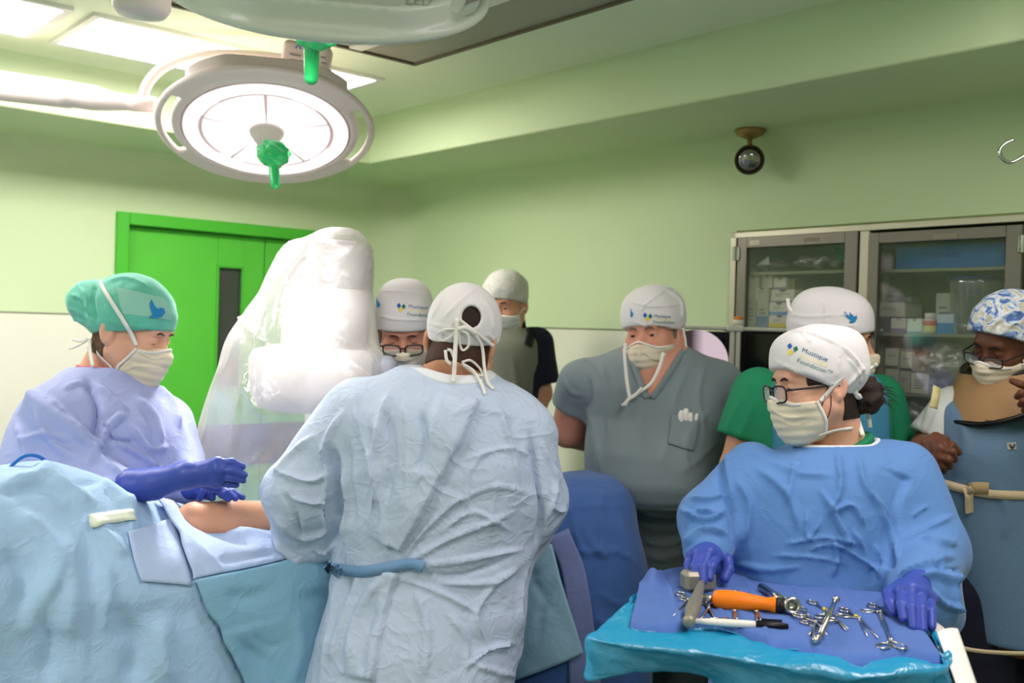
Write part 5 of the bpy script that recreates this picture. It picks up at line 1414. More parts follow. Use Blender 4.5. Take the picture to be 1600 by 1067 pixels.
def hand_fn(wrist, knuckles, fingers, rp=.0135, rf=.0085, thumb=None, cuff=None, cr=None, rt=None, kk=.003):
    """palm fan from wrist to the knuckles, separate bent fingers"""
    wrist = np.asarray(wrist); kn = [np.asarray(k) for k in knuckles]
    allp = [wrist]+kn+[np.asarray(q) for f in fingers for q in f]+([np.asarray(q) for q in thumb] if thumb is not None else [])+([np.asarray(q) for q in cuff] if cuff is not None else [])
    ap = np.array(allp)
    def fn(p):
        d = None
        for i, k in enumerate(kn):
            e = rc(p, wrist, k, rp*1.25, rp*.86); d = e if d is None else smin(d, e, .014)
        for i in range(len(kn)-1): d = smin(d, rc(p, kn[i], kn[i+1], rp*.84), .01)
        for i, f in enumerate(fingers):
            n = len(f); e = chain(p, [kn[min(i, len(kn)-1)]]+list(f), [rf*1.12]+list(np.linspace(rf*1.05, rf*.84, n)), .003); d = smin(d, e, kk)
        if thumb is not None: d = smin(d, chain(p, thumb, np.linspace((rt or rf)*1.35, (rt or rf)*.95, len(thumb)), .004), .008)
        if cuff is not None: d = smin(d, chain(p, cuff, cr, .01), .02)
        return d
    fn.bb = (ap.min(0)-.03, ap.max(0)+.03)
    return fn
def glove(root, fn, m=None, h=.0028, name='glove', fold=()):
    V, Q = surf(fn, fn.bb[0]-.02, fn.bb[1]+.02, h, newton=2)
    if fold: V = folds(V, Q, fold)
    return obj(name, V, Q, m or M_glove, root)
def poly_print(o, tree, poly, m, off=.0018, name='emblem'):
    V2 = [(x, -y) for x, y in poly]
    # dense outline so that the print follows the curved cap
    dens = []
    for i in range(len(V2)):
        a, b = np.array(V2[i]), np.array(V2[(i+1) % len(V2)])
        for t in np.linspace(0, 1, 4, endpoint=False): dens.append(a*(1-t)+b*t)
    r = print_on(tree, dens, [tuple(range(len(dens)))], (0, 0), 0, 1, off)
    if r is None: return
    V, _ = r; n = len(V)
    obj(name, V, [tuple(range(n))], m, o, False)
P_blue, P_green, P_yel, P_dove = mat('print_blue', (28, 92, 178), rough=.7), mat('print_green', (24, 122, 96), rough=.7), mat('print_yellow', (240, 214, 60), rough=.7), mat('print_dove_blue', (36, 128, 186), rough=.7)
P_pale = mat('print_pale_yellow', (240, 230, 160), rough=.7); P_slate = mat('print_slate', (40, 98, 140), rough=.7); P_sea = mat('print_sea_green', (62, 128, 124), rough=.7)
def logo(o, tree, dia, s, lines, ang):
    for (x, y), m in zip(dia, (P_blue, P_green, P_yel)):
        a = math.radians(ang); pts = []
        for dx, dy in ((0, -1.25*s), (s, 0), (0, 1.25*s), (-s, 0)): pts.append((x+dx*math.cos(a)-dy*math.sin(a), y+dx*math.sin(a)+dy*math.cos(a)))
        poly_print(o, tree, pts, m)
    for (body, x, y, sz, m, bold, wd) in lines:
        V2, Fs = text_flat(body, sz, bold); w = V2[:, 0].max()-V2[:, 0].min()
        V2 = V2*np.array([wd/w, 1.0])
        r = print_on(tree, V2, Fs, (x, y), ang, 1.0, .0013)
        if r: obj('lettering', r[0], r[1], m, o, False)

def binding(root, name, g, cutd, w, m, lo, hi, h=.004, o=.0022):
    """edge band sewn round an opening: the strip of a garment within w of the cut"""
    V, Q = surf(lambda p: smax(g(p)-o, np.abs(cutd(p)+.001)-w, .0015), lo, hi, h, newton=1)
    return obj(name, V, Q, m, root)

def auto_hand(w, d, up=(0, 0, 1), sgn=1, cuff=False):
    """relaxed, slightly curled hand: d points from wrist to fingers, up leaves the back of the hand"""
    w = np.asarray(w, float); d = np.asarray(d, float); d /= np.linalg.norm(d); up = np.asarray(up, float); up = up-d*np.dot(up, d); up /= np.linalg.norm(up)
    sd = np.cross(d, up)*sgn
    K = [w+d*.085+sd*o for o in (-.029, -.010, .010, .028)]; Fg = []
    for k, l in zip(K, (.95, 1.05, 1.0, .8)): Fg.append([k+d*.034*l-up*.010*l, k+d*.056*l-up*.030*l, k+d*.060*l-up*.050*l])
    th = [w+d*.02-sd*.018, w+d*.055-sd*.044-up*.006, w+d*.085-sd*.050-up*.020]
    f = hand_fn(w, K, Fg, thumb=th, cuff=[w, w-d*.07] if cuff else None, cr=[.031, .036] if cuff else None); f.hf = .0075; return f
SK_light = skin_mat('skin_light', (222, 168, 142)); SK_tan = skin_mat('skin_tan', (205, 150, 118)); SK_ruddy = skin_mat('skin_ruddy', (208, 146, 122)); SK_dark = skin_mat('skin_dark', (98, 58, 40))
M_hair = mat('dark_brown_hair', (44, 30, 24), rough=.55, bump=.5, bscale=160, stretch=(1, 1, 6)); M_hair_b = mat('cropped_brown_hair', (72, 48, 38), rough=.7, bump=.5, bscale=300)
M_hair_g = mat('greying_hair', (120, 104, 90), rough=.7, bump=.5, bscale=300)
M_gownP = mat('pale_blue_gown', (190, 204, 226), rough=.7, bump=.5, kind='crinkle', bscale=20, bump2=.35, b2scale=420, sheen=.05, bdist=.008)
M_gownL = mat('lilac_blue_gown', (158, 168, 214), rough=.7, bump=.5, kind='crinkle', bscale=14, bump2=.35, b2scale=420, sheen=.1, bdist=.005)
M_gownB = mat('mid_blue_gown', (92, 136, 194), rough=.72, bump=.55, kind='crinkle', bscale=16, bump2=.35, b2scale=420, sheen=.1, bdist=.004)
M_gownT = mat('white_gown_binding', (224, 228, 232), rough=.7, bump=.2, bscale=200)
def V3(*a): return P(*a)

# ------------------------------------------------------------ surgeon seen from behind
H2 = Head(722, 537, 2.40, 168, 20, 5.5, 1.0)
T2 = secs_px([(575, 630, 760, 2.40, .085), (586, 606, 774, 2.39, .105), (600, 566, 796, 2.37, .125), (620, 530, 828, 2.36, .14), (655, 514, 846, 2.35, .155), (700, 512, 856, 2.35, .165), (760, 514, 852, 2.35, .17), (820, 519, 842, 2.36, .165), (862, 522, 835, 2.36, .155), (890, 522, 832, 2.36, .15), (930, 515, 828, 2.36, .165), (1000, 498, 815, 2.36, .19), (1067, 478, 805, 2.36, .21), (1250, 452, 800, 2.36, .235), (1420, 440, 800, 2.36, .245)])
armL2 = ([V3(560, 640, 2.36), V3(466, 768, 2.33), V3(478, 828, 2.42), V3(520, 800, 2.72)], [.078, .083, .078, .055])
armR2 = ([V3(812, 668, 2.36), V3(836, 780, 2.36), V3(815, 828, 2.46), V3(770, 800, 2.70)], [.075, .078, .068, .05])
nb = P(700, 600, 2.42)
p2, b2 = person('person in pale blue gown and white tied cap seen from behind', H2, T2, [([q for q in armL2[0]], [.05, .045, .04, .03]), ([q for q in armR2[0]], [.05, .045, .04, .03])], SK_tan, nb, inset=.045, hf=.006)
def g2(p):
    d = stack(p, T2)
    d = smin(d, chain(p, *armL2, .02), .05); d = smin(d, chain(p, *armR2, .02), .05)
    d = smax(d, -rc(p, nb-[0, 0, .05], H2.G((0, -.03, -.05)), .078, .074), .008)
    return d
lo, hi = bounds(T2, [armL2, armR2], .1)
F2 = [([(749, 625), (718, 690), (685, 755), (650, 820), (625, 866)], 5, .015, 's', 60),
    ([(622, 892), (609, 940), (596, 1000), (583, 1067)], 5, .013, 's', 60),
    ([(634, 615), (634, 700), (637, 826)], 4, .004), ([(609, 612), (592, 669), (580, 726)], 13, .013, 'g'), ([(557, 622), (566, 679), (585, 750), (578, 820)], 10, .012), ([(552, 604), (557, 640), (566, 668)], 4, .004),
    ([(600, 640), (612, 700), (606, 780)], 12, -.010, 'g'), ([(655, 640), (668, 690), (655, 740)], 13, -.012, 'g'), ([(690, 620), (672, 700), (650, 760)], 9, .008), ([(575, 690), (590, 760), (600, 830), (608, 870)], 8, .010), ([(540, 690), (545, 760), (552, 820)], 9, -.008, 'g'),
    ([(516, 700), (525, 750), (526, 810), (522, 869)], 10, -.026, 'g'), ([(534, 730), (540, 790), (534, 850)], 7, .008),
    ([(428, 735), (480, 752), (514, 738)], 9, .013), ([(428, 807), (471, 838), (519, 828)], 9, .012), ([(452, 778), (495, 786), (519, 769)], 8, .010), ([(492, 680), (450, 715), (426, 745)], 8, .009), ([(428, 845), (452, 868), (476, 880)], 7, .010), ([(490, 858), (510, 862), (522, 850)], 7, .010),
    ([(540, 640), (510, 690), (500, 730)], 9, .011), ([(500, 700), (512, 740), (505, 790), (515, 830)], 7, .012), ([(440, 770), (462, 800), (470, 840)], 7, -.008),
    ([(761, 702), (732, 740), (728, 797)], 8, .006), ([(628, 873), (666, 826), (732, 765)], 7, .008), ([(637, 878), (709, 838), (804, 800)], 7, .009), ([(647, 884), (732, 873), (818, 858)], 7, .010), ([(628, 905), (694, 928), (742, 956)], 7, .009), ([(685, 911), (761, 911), (808, 888)], 8, .011), ([(650, 895), (720, 898), (800, 870)], 7, -.008),
    ([(830, 670), (840, 750), (848, 810), (838, 850)], 9, -.016, 'g'), ([(780, 640), (800, 700), (812, 760)], 8, .008), ([(700, 660), (740, 640), (800, 650)], 7, .004), ([(720, 720), (790, 700), (830, 712)], 6, .006), ([(700, 790), (770, 760), (826, 770)], 6, .007), ([(690, 830), (740, 800), (800, 830)], 6, .007),
    ([(825, 885), (815, 930), (812, 980)], 8, .009), ([(780, 900), (745, 960), (760, 1010)], 9, .009), ([(730, 1040), (765, 1015), (806, 1005)], 7, .011), ([(735, 1036), (780, 1050), (806, 1056)], 7, .009), ([(700, 960), (730, 1000), (728, 1060)], 8, .006), ([(650, 920), (668, 980), (660, 1060)], 10, .008, 'g'),
    ([(600, 900), (560, 960), (545, 1050)], 12, .010, 'g'), ([(560, 900), (540, 960), (510, 1050)], 12, .009, 'g'), ([(590, 930), (575, 1000), (570, 1060)], 9, -.008, 'g'), ([(530, 900), (515, 980), (500, 1060)], 8, .008),
    ([(862, 720), (868, 770), (850, 820)], 7, .008), ([(845, 690), (862, 730), (876, 760)], 6, .008), ([(860, 790), (878, 800), (884, 790)], 6, .008)]
go2, Vg2, Qg2 = garment(p2, 'surgical_gown', g2, lo, hi, .0052, M_gownP, [(a[0], a[1], a[2]*1.3)+tuple(a[3:]) for a in F2], (.0058, 11), 2)
t2 = bvh(Vg2, Qg2)
cut_2 = lambda p: rc(p, nb-[0, 0, .05], H2.G((0, -.03, -.05)), .078, .074)
binding(p2, 'gown_collar', g2, cut_2, .030, M_gownT, nb-.22, nb+.16)
tie_px(p2, [t2], [(522, 888), (560, 893), (600, 888), (640, 881), (662, 886)], .026, mat('blue_gown_belt', (120, 158, 198), rough=.75, bump=.3, bscale=150), .006, 2.2, 'belt')
tie_px(p2, [t2], [(514, 886), (524, 889), (531, 894)], .030, mat('blue_gown_belt', (120, 158, 198)), .012, 2.2, 'belt_knot')
# cap with open back
hole_c = P(736, 494, 2.24)
def cut2(p, q, d):
    return smax(d, -ell(p, hole_c, (.0285, .11, .033)), .004)
c2, cf2, ct2 = cap(p2, H2, M_cap, .052, -.040, .011, cut=cut2, fold=[([(668, 505), (700, 512), (716, 514)], 2.5, .003), ([(668, 512), (690, 520), (714, 520)], 2.5, .003), ([(745, 450), (720, 470), (690, 500)], 5, .003), ([(700, 445), (690, 470), (672, 500)], 4, .003), ([(757, 470), (768, 490), (772, 520)], 4, .004), ([(760, 520), (768, 528), (775, 532)], 3, .004)])
for hp2, dd2 in ((P(520, 800, 2.74), (.55, .6, -.1)), (P(768, 800, 2.72), (-.5, .65, -.1))): glove(p2, auto_hand(hp2, dd2, cuff=True), h=.005)
hair(p2, H2, b2, lambda q: np.maximum(q[:, 1]-.015, -.070-q[:, 2]), M_hair_b, .002, .0004)
hair(p2, H2, b2, lambda q: np.maximum(q[:, 1]+.02, .012-q[:, 2]), M_hair, .0035, .0008)
ht2 = [ct2, t2]
ht2.append(TREE[p2.name])
for pts, w in (([(714.6, 497, .006), (711.5, 544, .012), (710, 575, .03), (708.5, 597, .01)], .0100), ([(713, 514, .004), (694, 515, .010), (682, 524, .014), (692, 532, .012), (705, 525, .006), (713, 515, .004)], .0055), ([(718, 500, .004), (739, 516, .003), (758, 531, .003), (771, 541, .003)], .0085),
               ([(717, 516, .006), (731, 522, .010), (732, 540, .014), (723, 547, .014), (718, 536, .010), (717, 518, .006)], .0055), ([(742, 522, .004), (753, 541, .008), (757, 575, .03), (762, 597, .012), (771, 608, .006)], .0075), ([(716, 514, .008), (728, 512, .008), (745, 522, .005)], .010),
               ([(696, 547, .004), (698, 562, .010), (704.5, 569, .012)], .0075), ([(699, 546, .004), (705, 548, .008), (709, 558, .008)], .007), ([(721, 566, .012), (735, 563, .016), (749, 575, .02), (754, 586, .018), (742, 584, .02), (722, 569, .014)], .0055), ([(722, 568, .016), (739, 579, .02), (752, 599, .012), (758, 616, .006)], .0070)):
    tie_px(p2, ht2, pts, w, M_tie, .003, 2.25, 'tie')

# ------------------------------------------------------------ scrub nurse with the instruments
H7 = Head(1276, 603, 2.15, -79, 7, 3, .90)
T7 = secs_px([(690, 1262, 1366, 2.17, .085), (700, 1238, 1392, 2.17, .11), (714, 1190, 1418, 2.16, .125), (740, 1156, 1436, 2.15, .14), (800, 1142, 1436, 2.14, .155), (860, 1132, 1432, 2.14, .165), (930, 1122, 1430, 2.14, .17), (1067, 1112, 1432, 2.14, .18), (1250, 1090, 1440, 2.14, .21), (1420, 1080, 1440, 2.14, .22)])
arR7 = ([V3(1176, 735, 2.15), V3(1112, 812, 2.10), V3(1104, 862, 2.02)], [.062, .068, .047])
arL7 = ([V3(1410, 745, 2.15), V3(1452, 862, 2.08), V3(1436, 925, 1.91)], [.078, .078, .060])
nb7 = P(1309, 688, 2.19)
p7, b7 = person('person in mid blue gown, black glasses and white cap standing behind the instrument tray', H7, T7, [([q for q in arR7[0]], [.05, .04, .03]), ([q for q in arL7[0]], [.05, .04, .03])], SK_light, nb7, inset=.035, hf=.003)
def g7(p):
    d = stack(p, T7); d = smin(d, chain(p, *arR7, .02), .045); d = smin(d, chain(p, *arL7, .02), .05)
    d = smin(d, rc(p, arL7[0][2]+np.array([.03, .02, -.03]), P(1470, 960, 1.98), .05, .045), .05)
    d = smax(d, -rc(p, nb7-[0, -.01, .06], H7.G((0, -.03, -.05)), 0.087, .087), .006)
    return d
lo, hi = bounds(T7, [arR7, arL7], .1)
F7 = [([(1125, 700), (1128, 755), (1142, 795), (1147, 858)], 9, -.007, 'g'), ([(1135, 705), (1138, 750), (1150, 800)], 5, .008), ([(1308, 704), (1312, 763), (1292, 807)], 9, .010), ([(1284, 767), (1312, 822), (1331, 858)], 8, .013), ([(1371, 783), (1394, 834), (1402, 874)], 8, .010),
    ([(1424, 745), (1406, 790), (1402, 834), (1394, 890)], 9, -.008, 's', 46), ([(1410, 846), (1449, 826), (1488, 806)], 8, .006), ([(1424, 808), (1438, 797), (1452, 790)], 6, .004), ([(1064, 795), (1103, 815), (1134, 795)], 8, .013), ([(1068, 854), (1099, 830), (1134, 834)], 8, .013), ([(1080, 778), (1110, 780), (1134, 770)], 7, .009), ([(1072, 825), (1090, 800), (1120, 800)], 6, .010),
    ([(1260, 800), (1262, 840), (1284, 812)], 6, .009), ([(1150, 750), (1170, 790), (1160, 850)], 10, .008, 'g'), ([(1200, 720), (1250, 740), (1300, 742)], 9, .005), ([(1180, 730), (1230, 770), (1250, 830)], 10, .006, 'g'), ([(1340, 710), (1352, 760), (1390, 800)], 9, .008), ([(1300, 800), (1330, 790), (1350, 820)], 7, .010),
    ([(1260, 860), (1300, 850), (1345, 874), (1376, 896)], 6, .010), ([(1210, 868), (1270, 870), (1320, 880)], 6, .008), ([(1230, 850), (1290, 840), (1340, 850)], 6, .009), ([(1300, 838), (1308, 870), (1300, 900)], 6, .009), ([(1335, 830), (1350, 860), (1356, 895)], 6, .010), ([(1370, 850), (1380, 880), (1374, 905)], 6, .008),
    ([(1405, 900), (1440, 885), (1490, 870)], 7, .012), ([(1430, 905), (1460, 900), (1498, 915)], 7, .014), ([(1455, 920), (1470, 940), (1498, 950)], 7, .013), ([(1470, 880), (1488, 920), (1490, 970)], 6, .010), ([(1440, 840), (1470, 850), (1494, 850)], 7, .010), ([(1450, 870), (1475, 890), (1500, 890)], 6, -.009),
    ([(1250, 706), (1240, 740), (1230, 790)], 8, .005, 'g'), ([(1150, 880), (1200, 890), (1250, 884)], 8, .007, 'g')]
F7 = [(a[0], a[1], a[2]*1.5)+tuple(a[3:]) for a in F7]
go7, Vg7, Qg7 = garment(p7, 'surgical_gown', g7, lo, hi, .0045, M_gownB, F7, (.0034, 8), 5)
t7 = bvh(Vg7, Qg7)
cut_7 = lambda p: rc(p, nb7-[0, -.01, .06], H7.G((0, -.03, -.05)), 0.087, .087)
binding(p7, 'neck_binding', g7, cut_7, .011, M_gownT, nb7-.24, nb7+.18)
tie_px(p7, [t7], [(1236, 726), (1250, 727)], .012, mat('gown_patch', (110, 158, 214), rough=.7), .002, 2.0, 'chest_label')
V7n, Q7n = surf(lambda p: smax(rc(p, nb7-[0, -.012, .03], H7.G((0, -.035, -.07)), .088, .070), np.abs((p-f32(P(1335, 694, 2.2)))@f32((-.45, 0, 1)))-.018, .006), nb7-.2, nb7+.2, .006)
obj('scrub_collar', V7n, Q7n, mat('green_scrubs', (30, 128, 88), rough=.8, bump=.3, bscale=200), p7)
c7, cf7, ct7 = cap(p7, H7, M_cap, .050, -.052, .010, flat=.016, fold=[([(1206, 562), (1245, 580), (1290, 598), (1310, 600)], 2.5, .0035), ([(1316, 525), (1312, 560), (1306, 590)], 2.5, .003), ([(1232, 516), (1270, 522), (1316, 540)], 3, .004), ([(1316, 540), (1335, 560), (1352, 585)], 4, .005), ([(1350, 572), (1335, 590), (1322, 606)], 3.5, .005), ([(1325, 560), (1340, 580), (1345, 600)], 3, .004), ([(1250, 515), (1262, 530), (1268, 534)], 3, .003)], cr=(.0012, 22))
logo(c7, ct7, [(1234.6, 541), (1243.6, 545.4), (1235.4, 550.6)], 3.9, [('Mustique', 1252, 549.5, 10, P_slate, .01, 42), ('Charitable', 1249, 557.5, 9, P_pale, .03, 45), ('Foundation\u2122', 1244.5, 565.5, 10, P_sea, .0, 57)], 21)
hair(p7, H7, b7, lambda q: np.minimum(np.maximum(q[:, 1]+.030, -.085-q[:, 2]), np.maximum(q[:, 1]-.055, .006-q[:, 2])), M_hair, .0035, .0008)
def bun(p):
    q = H7.L(p); w = .006*np.sin(q[:, 0]*190)*np.sin(q[:, 2]*150+q[:, 1]*80)
    return (ell(q, (.0, -.125, -.035), (.040, .040, .045))+w)*1.0
b_ = H7.c-.25; V, Q = surf(bun, H7.c-.26, H7.c+.26, .005); hb7 = obj('hair', V, Q, M_hair, p7); hb7['label'] = 'loose dark ponytail under the cap'
st = MB()
for k in range(16):
    a = H7.G((.01*math.sin(k*2.1), -.135, -.03+.003*k-.02)); b1 = a+np.array([.03+.012*math.sin(k*1.7), .01*math.cos(k), -.004+.008*math.sin(k*2.9)]); b2_ = b1+np.array([.022, .0, -.010+.012*math.sin(k*1.3)])
    st.add(*tube([a, b1, b2_], [.0011, .0009, .0004], 5, 4))
pts, n = onto(b7, [H7.G((-.078, .012, .0)), H7.G((-.078, .026, -.03)), H7.G((-.07, .036, -.06)), H7.G((-.06, .05, -.09))], .002); st.add(*tube(pts, [.0012, .0011, .001, .0006], 5, 5))
pts, n = onto(b7, [H7.G((-.078, .006, -.02)), H7.G((-.078, .012, -.05)), H7.G((-.07, .022, -.08)), H7.G((-.06, .03, -.11))], .003); st.add(*tube(pts, [.001, .001, .0009, .0005], 5, 5))
obj('loose_hair', *st.get(), M_hair, p7)['kind'] = 'stuff'
k7, mf7 = face_mask(p7, H7, M_mask, fold=[([(1206, 640), (1230, 652), (1262, 650)], 4, .004), ([(1215, 655), (1240, 664), (1268, 656)], 3, .003)])
mask_edge(k7, H7, mf7, M_tie)
full7 = lambda p: np.minimum(b7(p), np.minimum(mf7(p), 1e3))
tie_local(k7, H7, full7, [(-.066, .032, -.032), (-.080, .02, -.018), (-.088, -.002, .008), (-.094, -.03, .03)], .0085, M_tie, .003)
tie_local(k7, H7, full7, [(-.052, .036, -.112), (-.062, .01, -.115), (-.062, -.02, -.115), (-.05, -.06, -.108)], .0075, M_tie, .003)
ht7 = [ct7, t7]
for pts, w in (([(1340, 618), (1355, 612, 2.17), (1367, 621, 2.17), (1354, 626, 2.17), (1341, 619)], .0085), ([(1340, 620), (1338, 644, 2.17), (1342, 660, 2.15), (1348, 680, 2.13)], .0095), ([(1344, 622), (1354, 640, 2.19), (1358, 655, 2.19), (1359.5, 668, 2.19)], .0090), ([(1352, 577), (1360, 576, 2.18), (1371, 569, 2.18)], .0085), ([(1336, 612), (1341, 620), (1346, 618)], .011)): tie_px(c7, ht7, pts, w, M_tie, .004, 2.17)
glasses(p7, H7, M_gframe, .0262, .0205, .0024, .116, -.008)
brows(p7, H7, b7, M_hair)
K = [V3(1083, 869, 1.975), V3(1094, 865, 1.96), V3(1107, 864, 1.955), V3(1120, 869, 1.965)]
hR7 = hand_fn(V3(1110, 846, 2.04), K, [[V3(1076, 882, 1.965), V3(1075, 892, 1.955)], [V3(1086, 886, 1.93), V3(1087, 905, 1.915)], [V3(1098, 886, 1.92), V3(1099, 908, 1.905)], [V3(1111, 886, 1.925), V3(1109, 903, 1.915)]], rf=.0095, thumb=[V3(1118, 858, 2.01), V3(1136, 876, 1.985), V3(1138, 890, 1.965), V3(1132, 904, 1.95)], cuff=[V3(1110, 846, 2.04), V3(1106, 836, 2.07)], cr=[.030, .036], rt=.010)
glove(p7, hR7)
K = [V3(1409, 924, 1.795), V3(1424, 922, 1.785), V3(1439, 927, 1.785), V3(1452, 936, 1.79)]
hL7 = hand_fn(V3(1432, 908, 1.90), K, [[V3(1408, 945, 1.75), V3(1411, 966, 1.735)], [V3(1424, 950, 1.735), V3(1427, 979, 1.715)], [V3(1440, 952, 1.735), V3(1442, 983, 1.71)], [V3(1455, 956, 1.745), V3(1456, 979, 1.72)]], rf=.0088, rp=.0145, thumb=[V3(1408, 915, 1.85), V3(1389, 928, 1.82), V3(1391, 943, 1.79), V3(1397, 956, 1.77)], cuff=[V3(1432, 908, 1.90), V3(1440, 896, 1.97), V3(1446, 884, 2.03)], cr=[.031, .034, .034], rt=.0098)
glove(p7, hL7)

# ------------------------------------------------------------ assistant at the left in profile
H1 = Head(204, 520, 2.60, 80, 16, -2, 1.03, 'closed')
T1 = secs_px([(572, 125, 205, 2.60, .09), (585, 98, 222, 2.60, .13), (605, 62, 252, 2.60, .18), (640, 38, 272, 2.58, .21), (690, 22, 288, 2.57, .22), (740, 18, 296, 2.56, .215), (800, 22, 296, 2.62, .20), (860, 30, 292, 2.76, .19), (940, 40, 290, 2.92, .19), (1250, 50, 290, 3.0, .21), (1420, 50, 295, 3.0, .22)])
arN1 = ([V3(100, 650, 2.46), V3(78, 740, 2.40), V3(205, 762, 2.30)], [.088, .082, .040])
arF1 = ([V3(262, 660, 2.75), V3(282, 720, 2.72), V3(300, 765, 2.52)], [.07, .06, .042])
nb1 = P(163, 588, 2.62)
p1, b1 = person('person in lilac blue gown and green dove cap bending over the drape at the left', H1, T1, [(arN1[0], [.05, .04, .03]), (arF1[0], [.045, .04, .03])], SK_light, nb1, inset=.04, hf=.0032)
def g1(p):
    d = stack(p, T1); d = smin(d, chain(p, *arN1, .03), .05); d = smin(d, chain(p, *arF1, .02), .05)
    d = smax(d, -rc(p, nb1-[0, 0, .05], H1.G((0, -.03, -.05)), .078, .078), .006)
    return d
lo, hi = bounds(T1, [arN1, arF1], .1)
F1 = [([(53, 611), (93, 647), (141, 681), (165, 702)], 7, .016, 's', 40), ([(70, 620), (110, 655), (155, 700)], 9, .010), ([(135, 590), (152, 639), (143, 690)], 12, -.014, 'g'), ([(150, 600), (182, 628), (198, 645)], 8, .010), ([(194, 645), (169, 670), (157, 700)], 7, .013), ([(239, 600), (268, 630), (281, 670)], 9, .010), ([(210, 620), (240, 655), (250, 700)], 10, .009, 'g'),
    ([(120, 680), (161, 721), (199, 744)], 7, .012), ([(178, 690), (220, 712), (245, 730)], 8, .012), ([(200, 665), (230, 700), (262, 700)], 8, .010), ([(30, 690), (70, 680), (110, 690)], 9, .009), ([(25, 660), (40, 700), (40, 740)], 9, .009), ([(100, 610), (120, 600), (140, 605)], 6, .006), ([(60, 640), (80, 690), (120, 720)], 9, .010, 'g'), ([(230, 720), (260, 740), (290, 735)], 8, .010), ([(160, 650), (175, 685), (215, 690)], 6, -.009), ([(95, 720), (140, 745), (180, 752)], 7, .009)]
go1, Vg1, Qg1 = garment(p1, 'surgical_gown', g1, lo, hi, .0065, M_gownL, [(a[0], a[1], a[2]*1.4)+tuple(a[3:]) for a in F1], (.0038, 7), 9)
t1 = bvh(Vg1, Qg1)
cut_1 = lambda p: rc(p, nb1-[0, 0, .05], H1.G((0, -.03, -.05)), .078, .078)
binding(p1, 'collar_edge', g1, cut_1, .005, mat('red_collar_edge', (200, 96, 112), rough=.7), nb1-.22, nb1+.16)
M_bouf = mat('green_bouffant_fabric', (96, 184, 160), rough=.8, bump=.5, bscale=40, bump2=.3, b2scale=300, var=.10, vscale=30, sheen=.3)
c1_, cf1, ct1 = cap(p1, H1, M_bouf, .034, -.034, .016, puff=((0, -.122, .040), (.066, .066, .060)), fold=[([(150, 440), (145, 470), (150, 505)], 5, -.006, 'g'), ([(110, 460), (130, 470), (148, 500)], 4, .004), ([(105, 480), (128, 490), (150, 505)], 4, .004), ([(120, 445), (135, 465), (140, 500)], 4, .004), ([(160, 500), (200, 508), (240, 512)], 3, .003), ([(165, 440), (200, 434), (235, 450)], 5, .003), ([(98, 500), (120, 500), (145, 510)], 4, .004)], cr=(.0022, 26), name='bouffant_cap')
V, Q = patch(ct1, [(182, 448), (186, 470), (192, 490)], [(256, 466), (266, 485), (268, 500)], 12, 14, .0012, 2.5)
obj('pale_panel', V, Q, mat('pale_green_panel', (140, 194, 178), rough=.8, bump=.4, bscale=50), c1_)
poly_print(c1_, ct1, [(236, 468), (241, 478), (246, 483), (250, 481), (256, 483), (257, 489), (252, 495), (244, 497), (237, 497), (232, 496), (238, 491), (235, 484), (233, 475)], P_dove, .003)
hair(p1, H1, b1, lambda q: np.maximum(np.maximum(q[:, 1]+.012, -.07-q[:, 2]), 0*q[:, 0]-1), mat('brown_hair', (92, 66, 48), rough=.6, bump=.5, bscale=200), .003, .0006)
k1, mf1 = face_mask(p1, H1, M_mask, -.008, .048, slant=.55, fold=[([(215, 548), (240, 560), (262, 556)], 4, .003), ([(190, 580), (215, 572), (250, 575)], 4, .003)])
mask_edge(k1, H1, mf1, M_tie, top=-.008, side=.048, slant=.55)
full1 = lambda p: np.minimum(np.minimum(b1(p), mf1(p)), cf1(p))
tie_px(k1, [ct1, TREE[p1.name]], [(213, 540), (205, 522), (194, 503), (184, 487), (172, 468), (162, 452), (156, 440)], .0105, M_tie, .004, 2.5)
tie_local(k1, H1, full1, [(.056, .036, -.105), (.066, .01, -.085), (.07, -.03, -.07), (.05, -.08, -.05)], .0085, M_tie, .003)
tie_px(k1, [t1, ct1], [(140, 530, 2.56), (141, 550, 2.53), (145, 572, 2.50)], .009, M_tie, .003, 2.5)
tie_px(k1, [t1], [(138, 530, 2.58), (125, 533, 2.60), (113, 530, 2.62)], .006, M_tie, .003, 2.6); tie_px(k1, [t1], [(138, 530, 2.58), (122, 540, 2.58), (108, 545, 2.60)], .006, M_tie, .003, 2.6)
obj('earring', *lathe([(.0005, -.0028), (.0028, 0), (.0005, .0028)], H1.G((.087, -.004, -.034)), (0, 0, 1), 10), M_chrome, p1)
brows(p1, H1, b1, mat('brown_hair', (92, 66, 48)))
hx1 = hand_fn(V3(292, 742, 2.27), [V3(340, 724, 2.25), V3(342, 734, 2.245), V3(342, 744, 2.25), V3(338, 752, 2.26)], [[V3(362, 722, 2.25), V3(379, 729, 2.25)], [V3(364, 735, 2.24), V3(382, 742, 2.24)], [V3(363, 746, 2.245), V3(380, 750, 2.245)], [V3(356, 755, 2.26), V3(369, 757, 2.26)]], rp=.0165, rf=.0092, thumb=[V3(312, 752, 2.31), V3(328, 762, 2.33), V3(342, 764, 2.34)], cuff=[V3(292, 742, 2.27), V3(240, 756, 2.29), V3(205, 760, 2.30)], cr=[.030, .036, .042])
glove(p1, hx1)
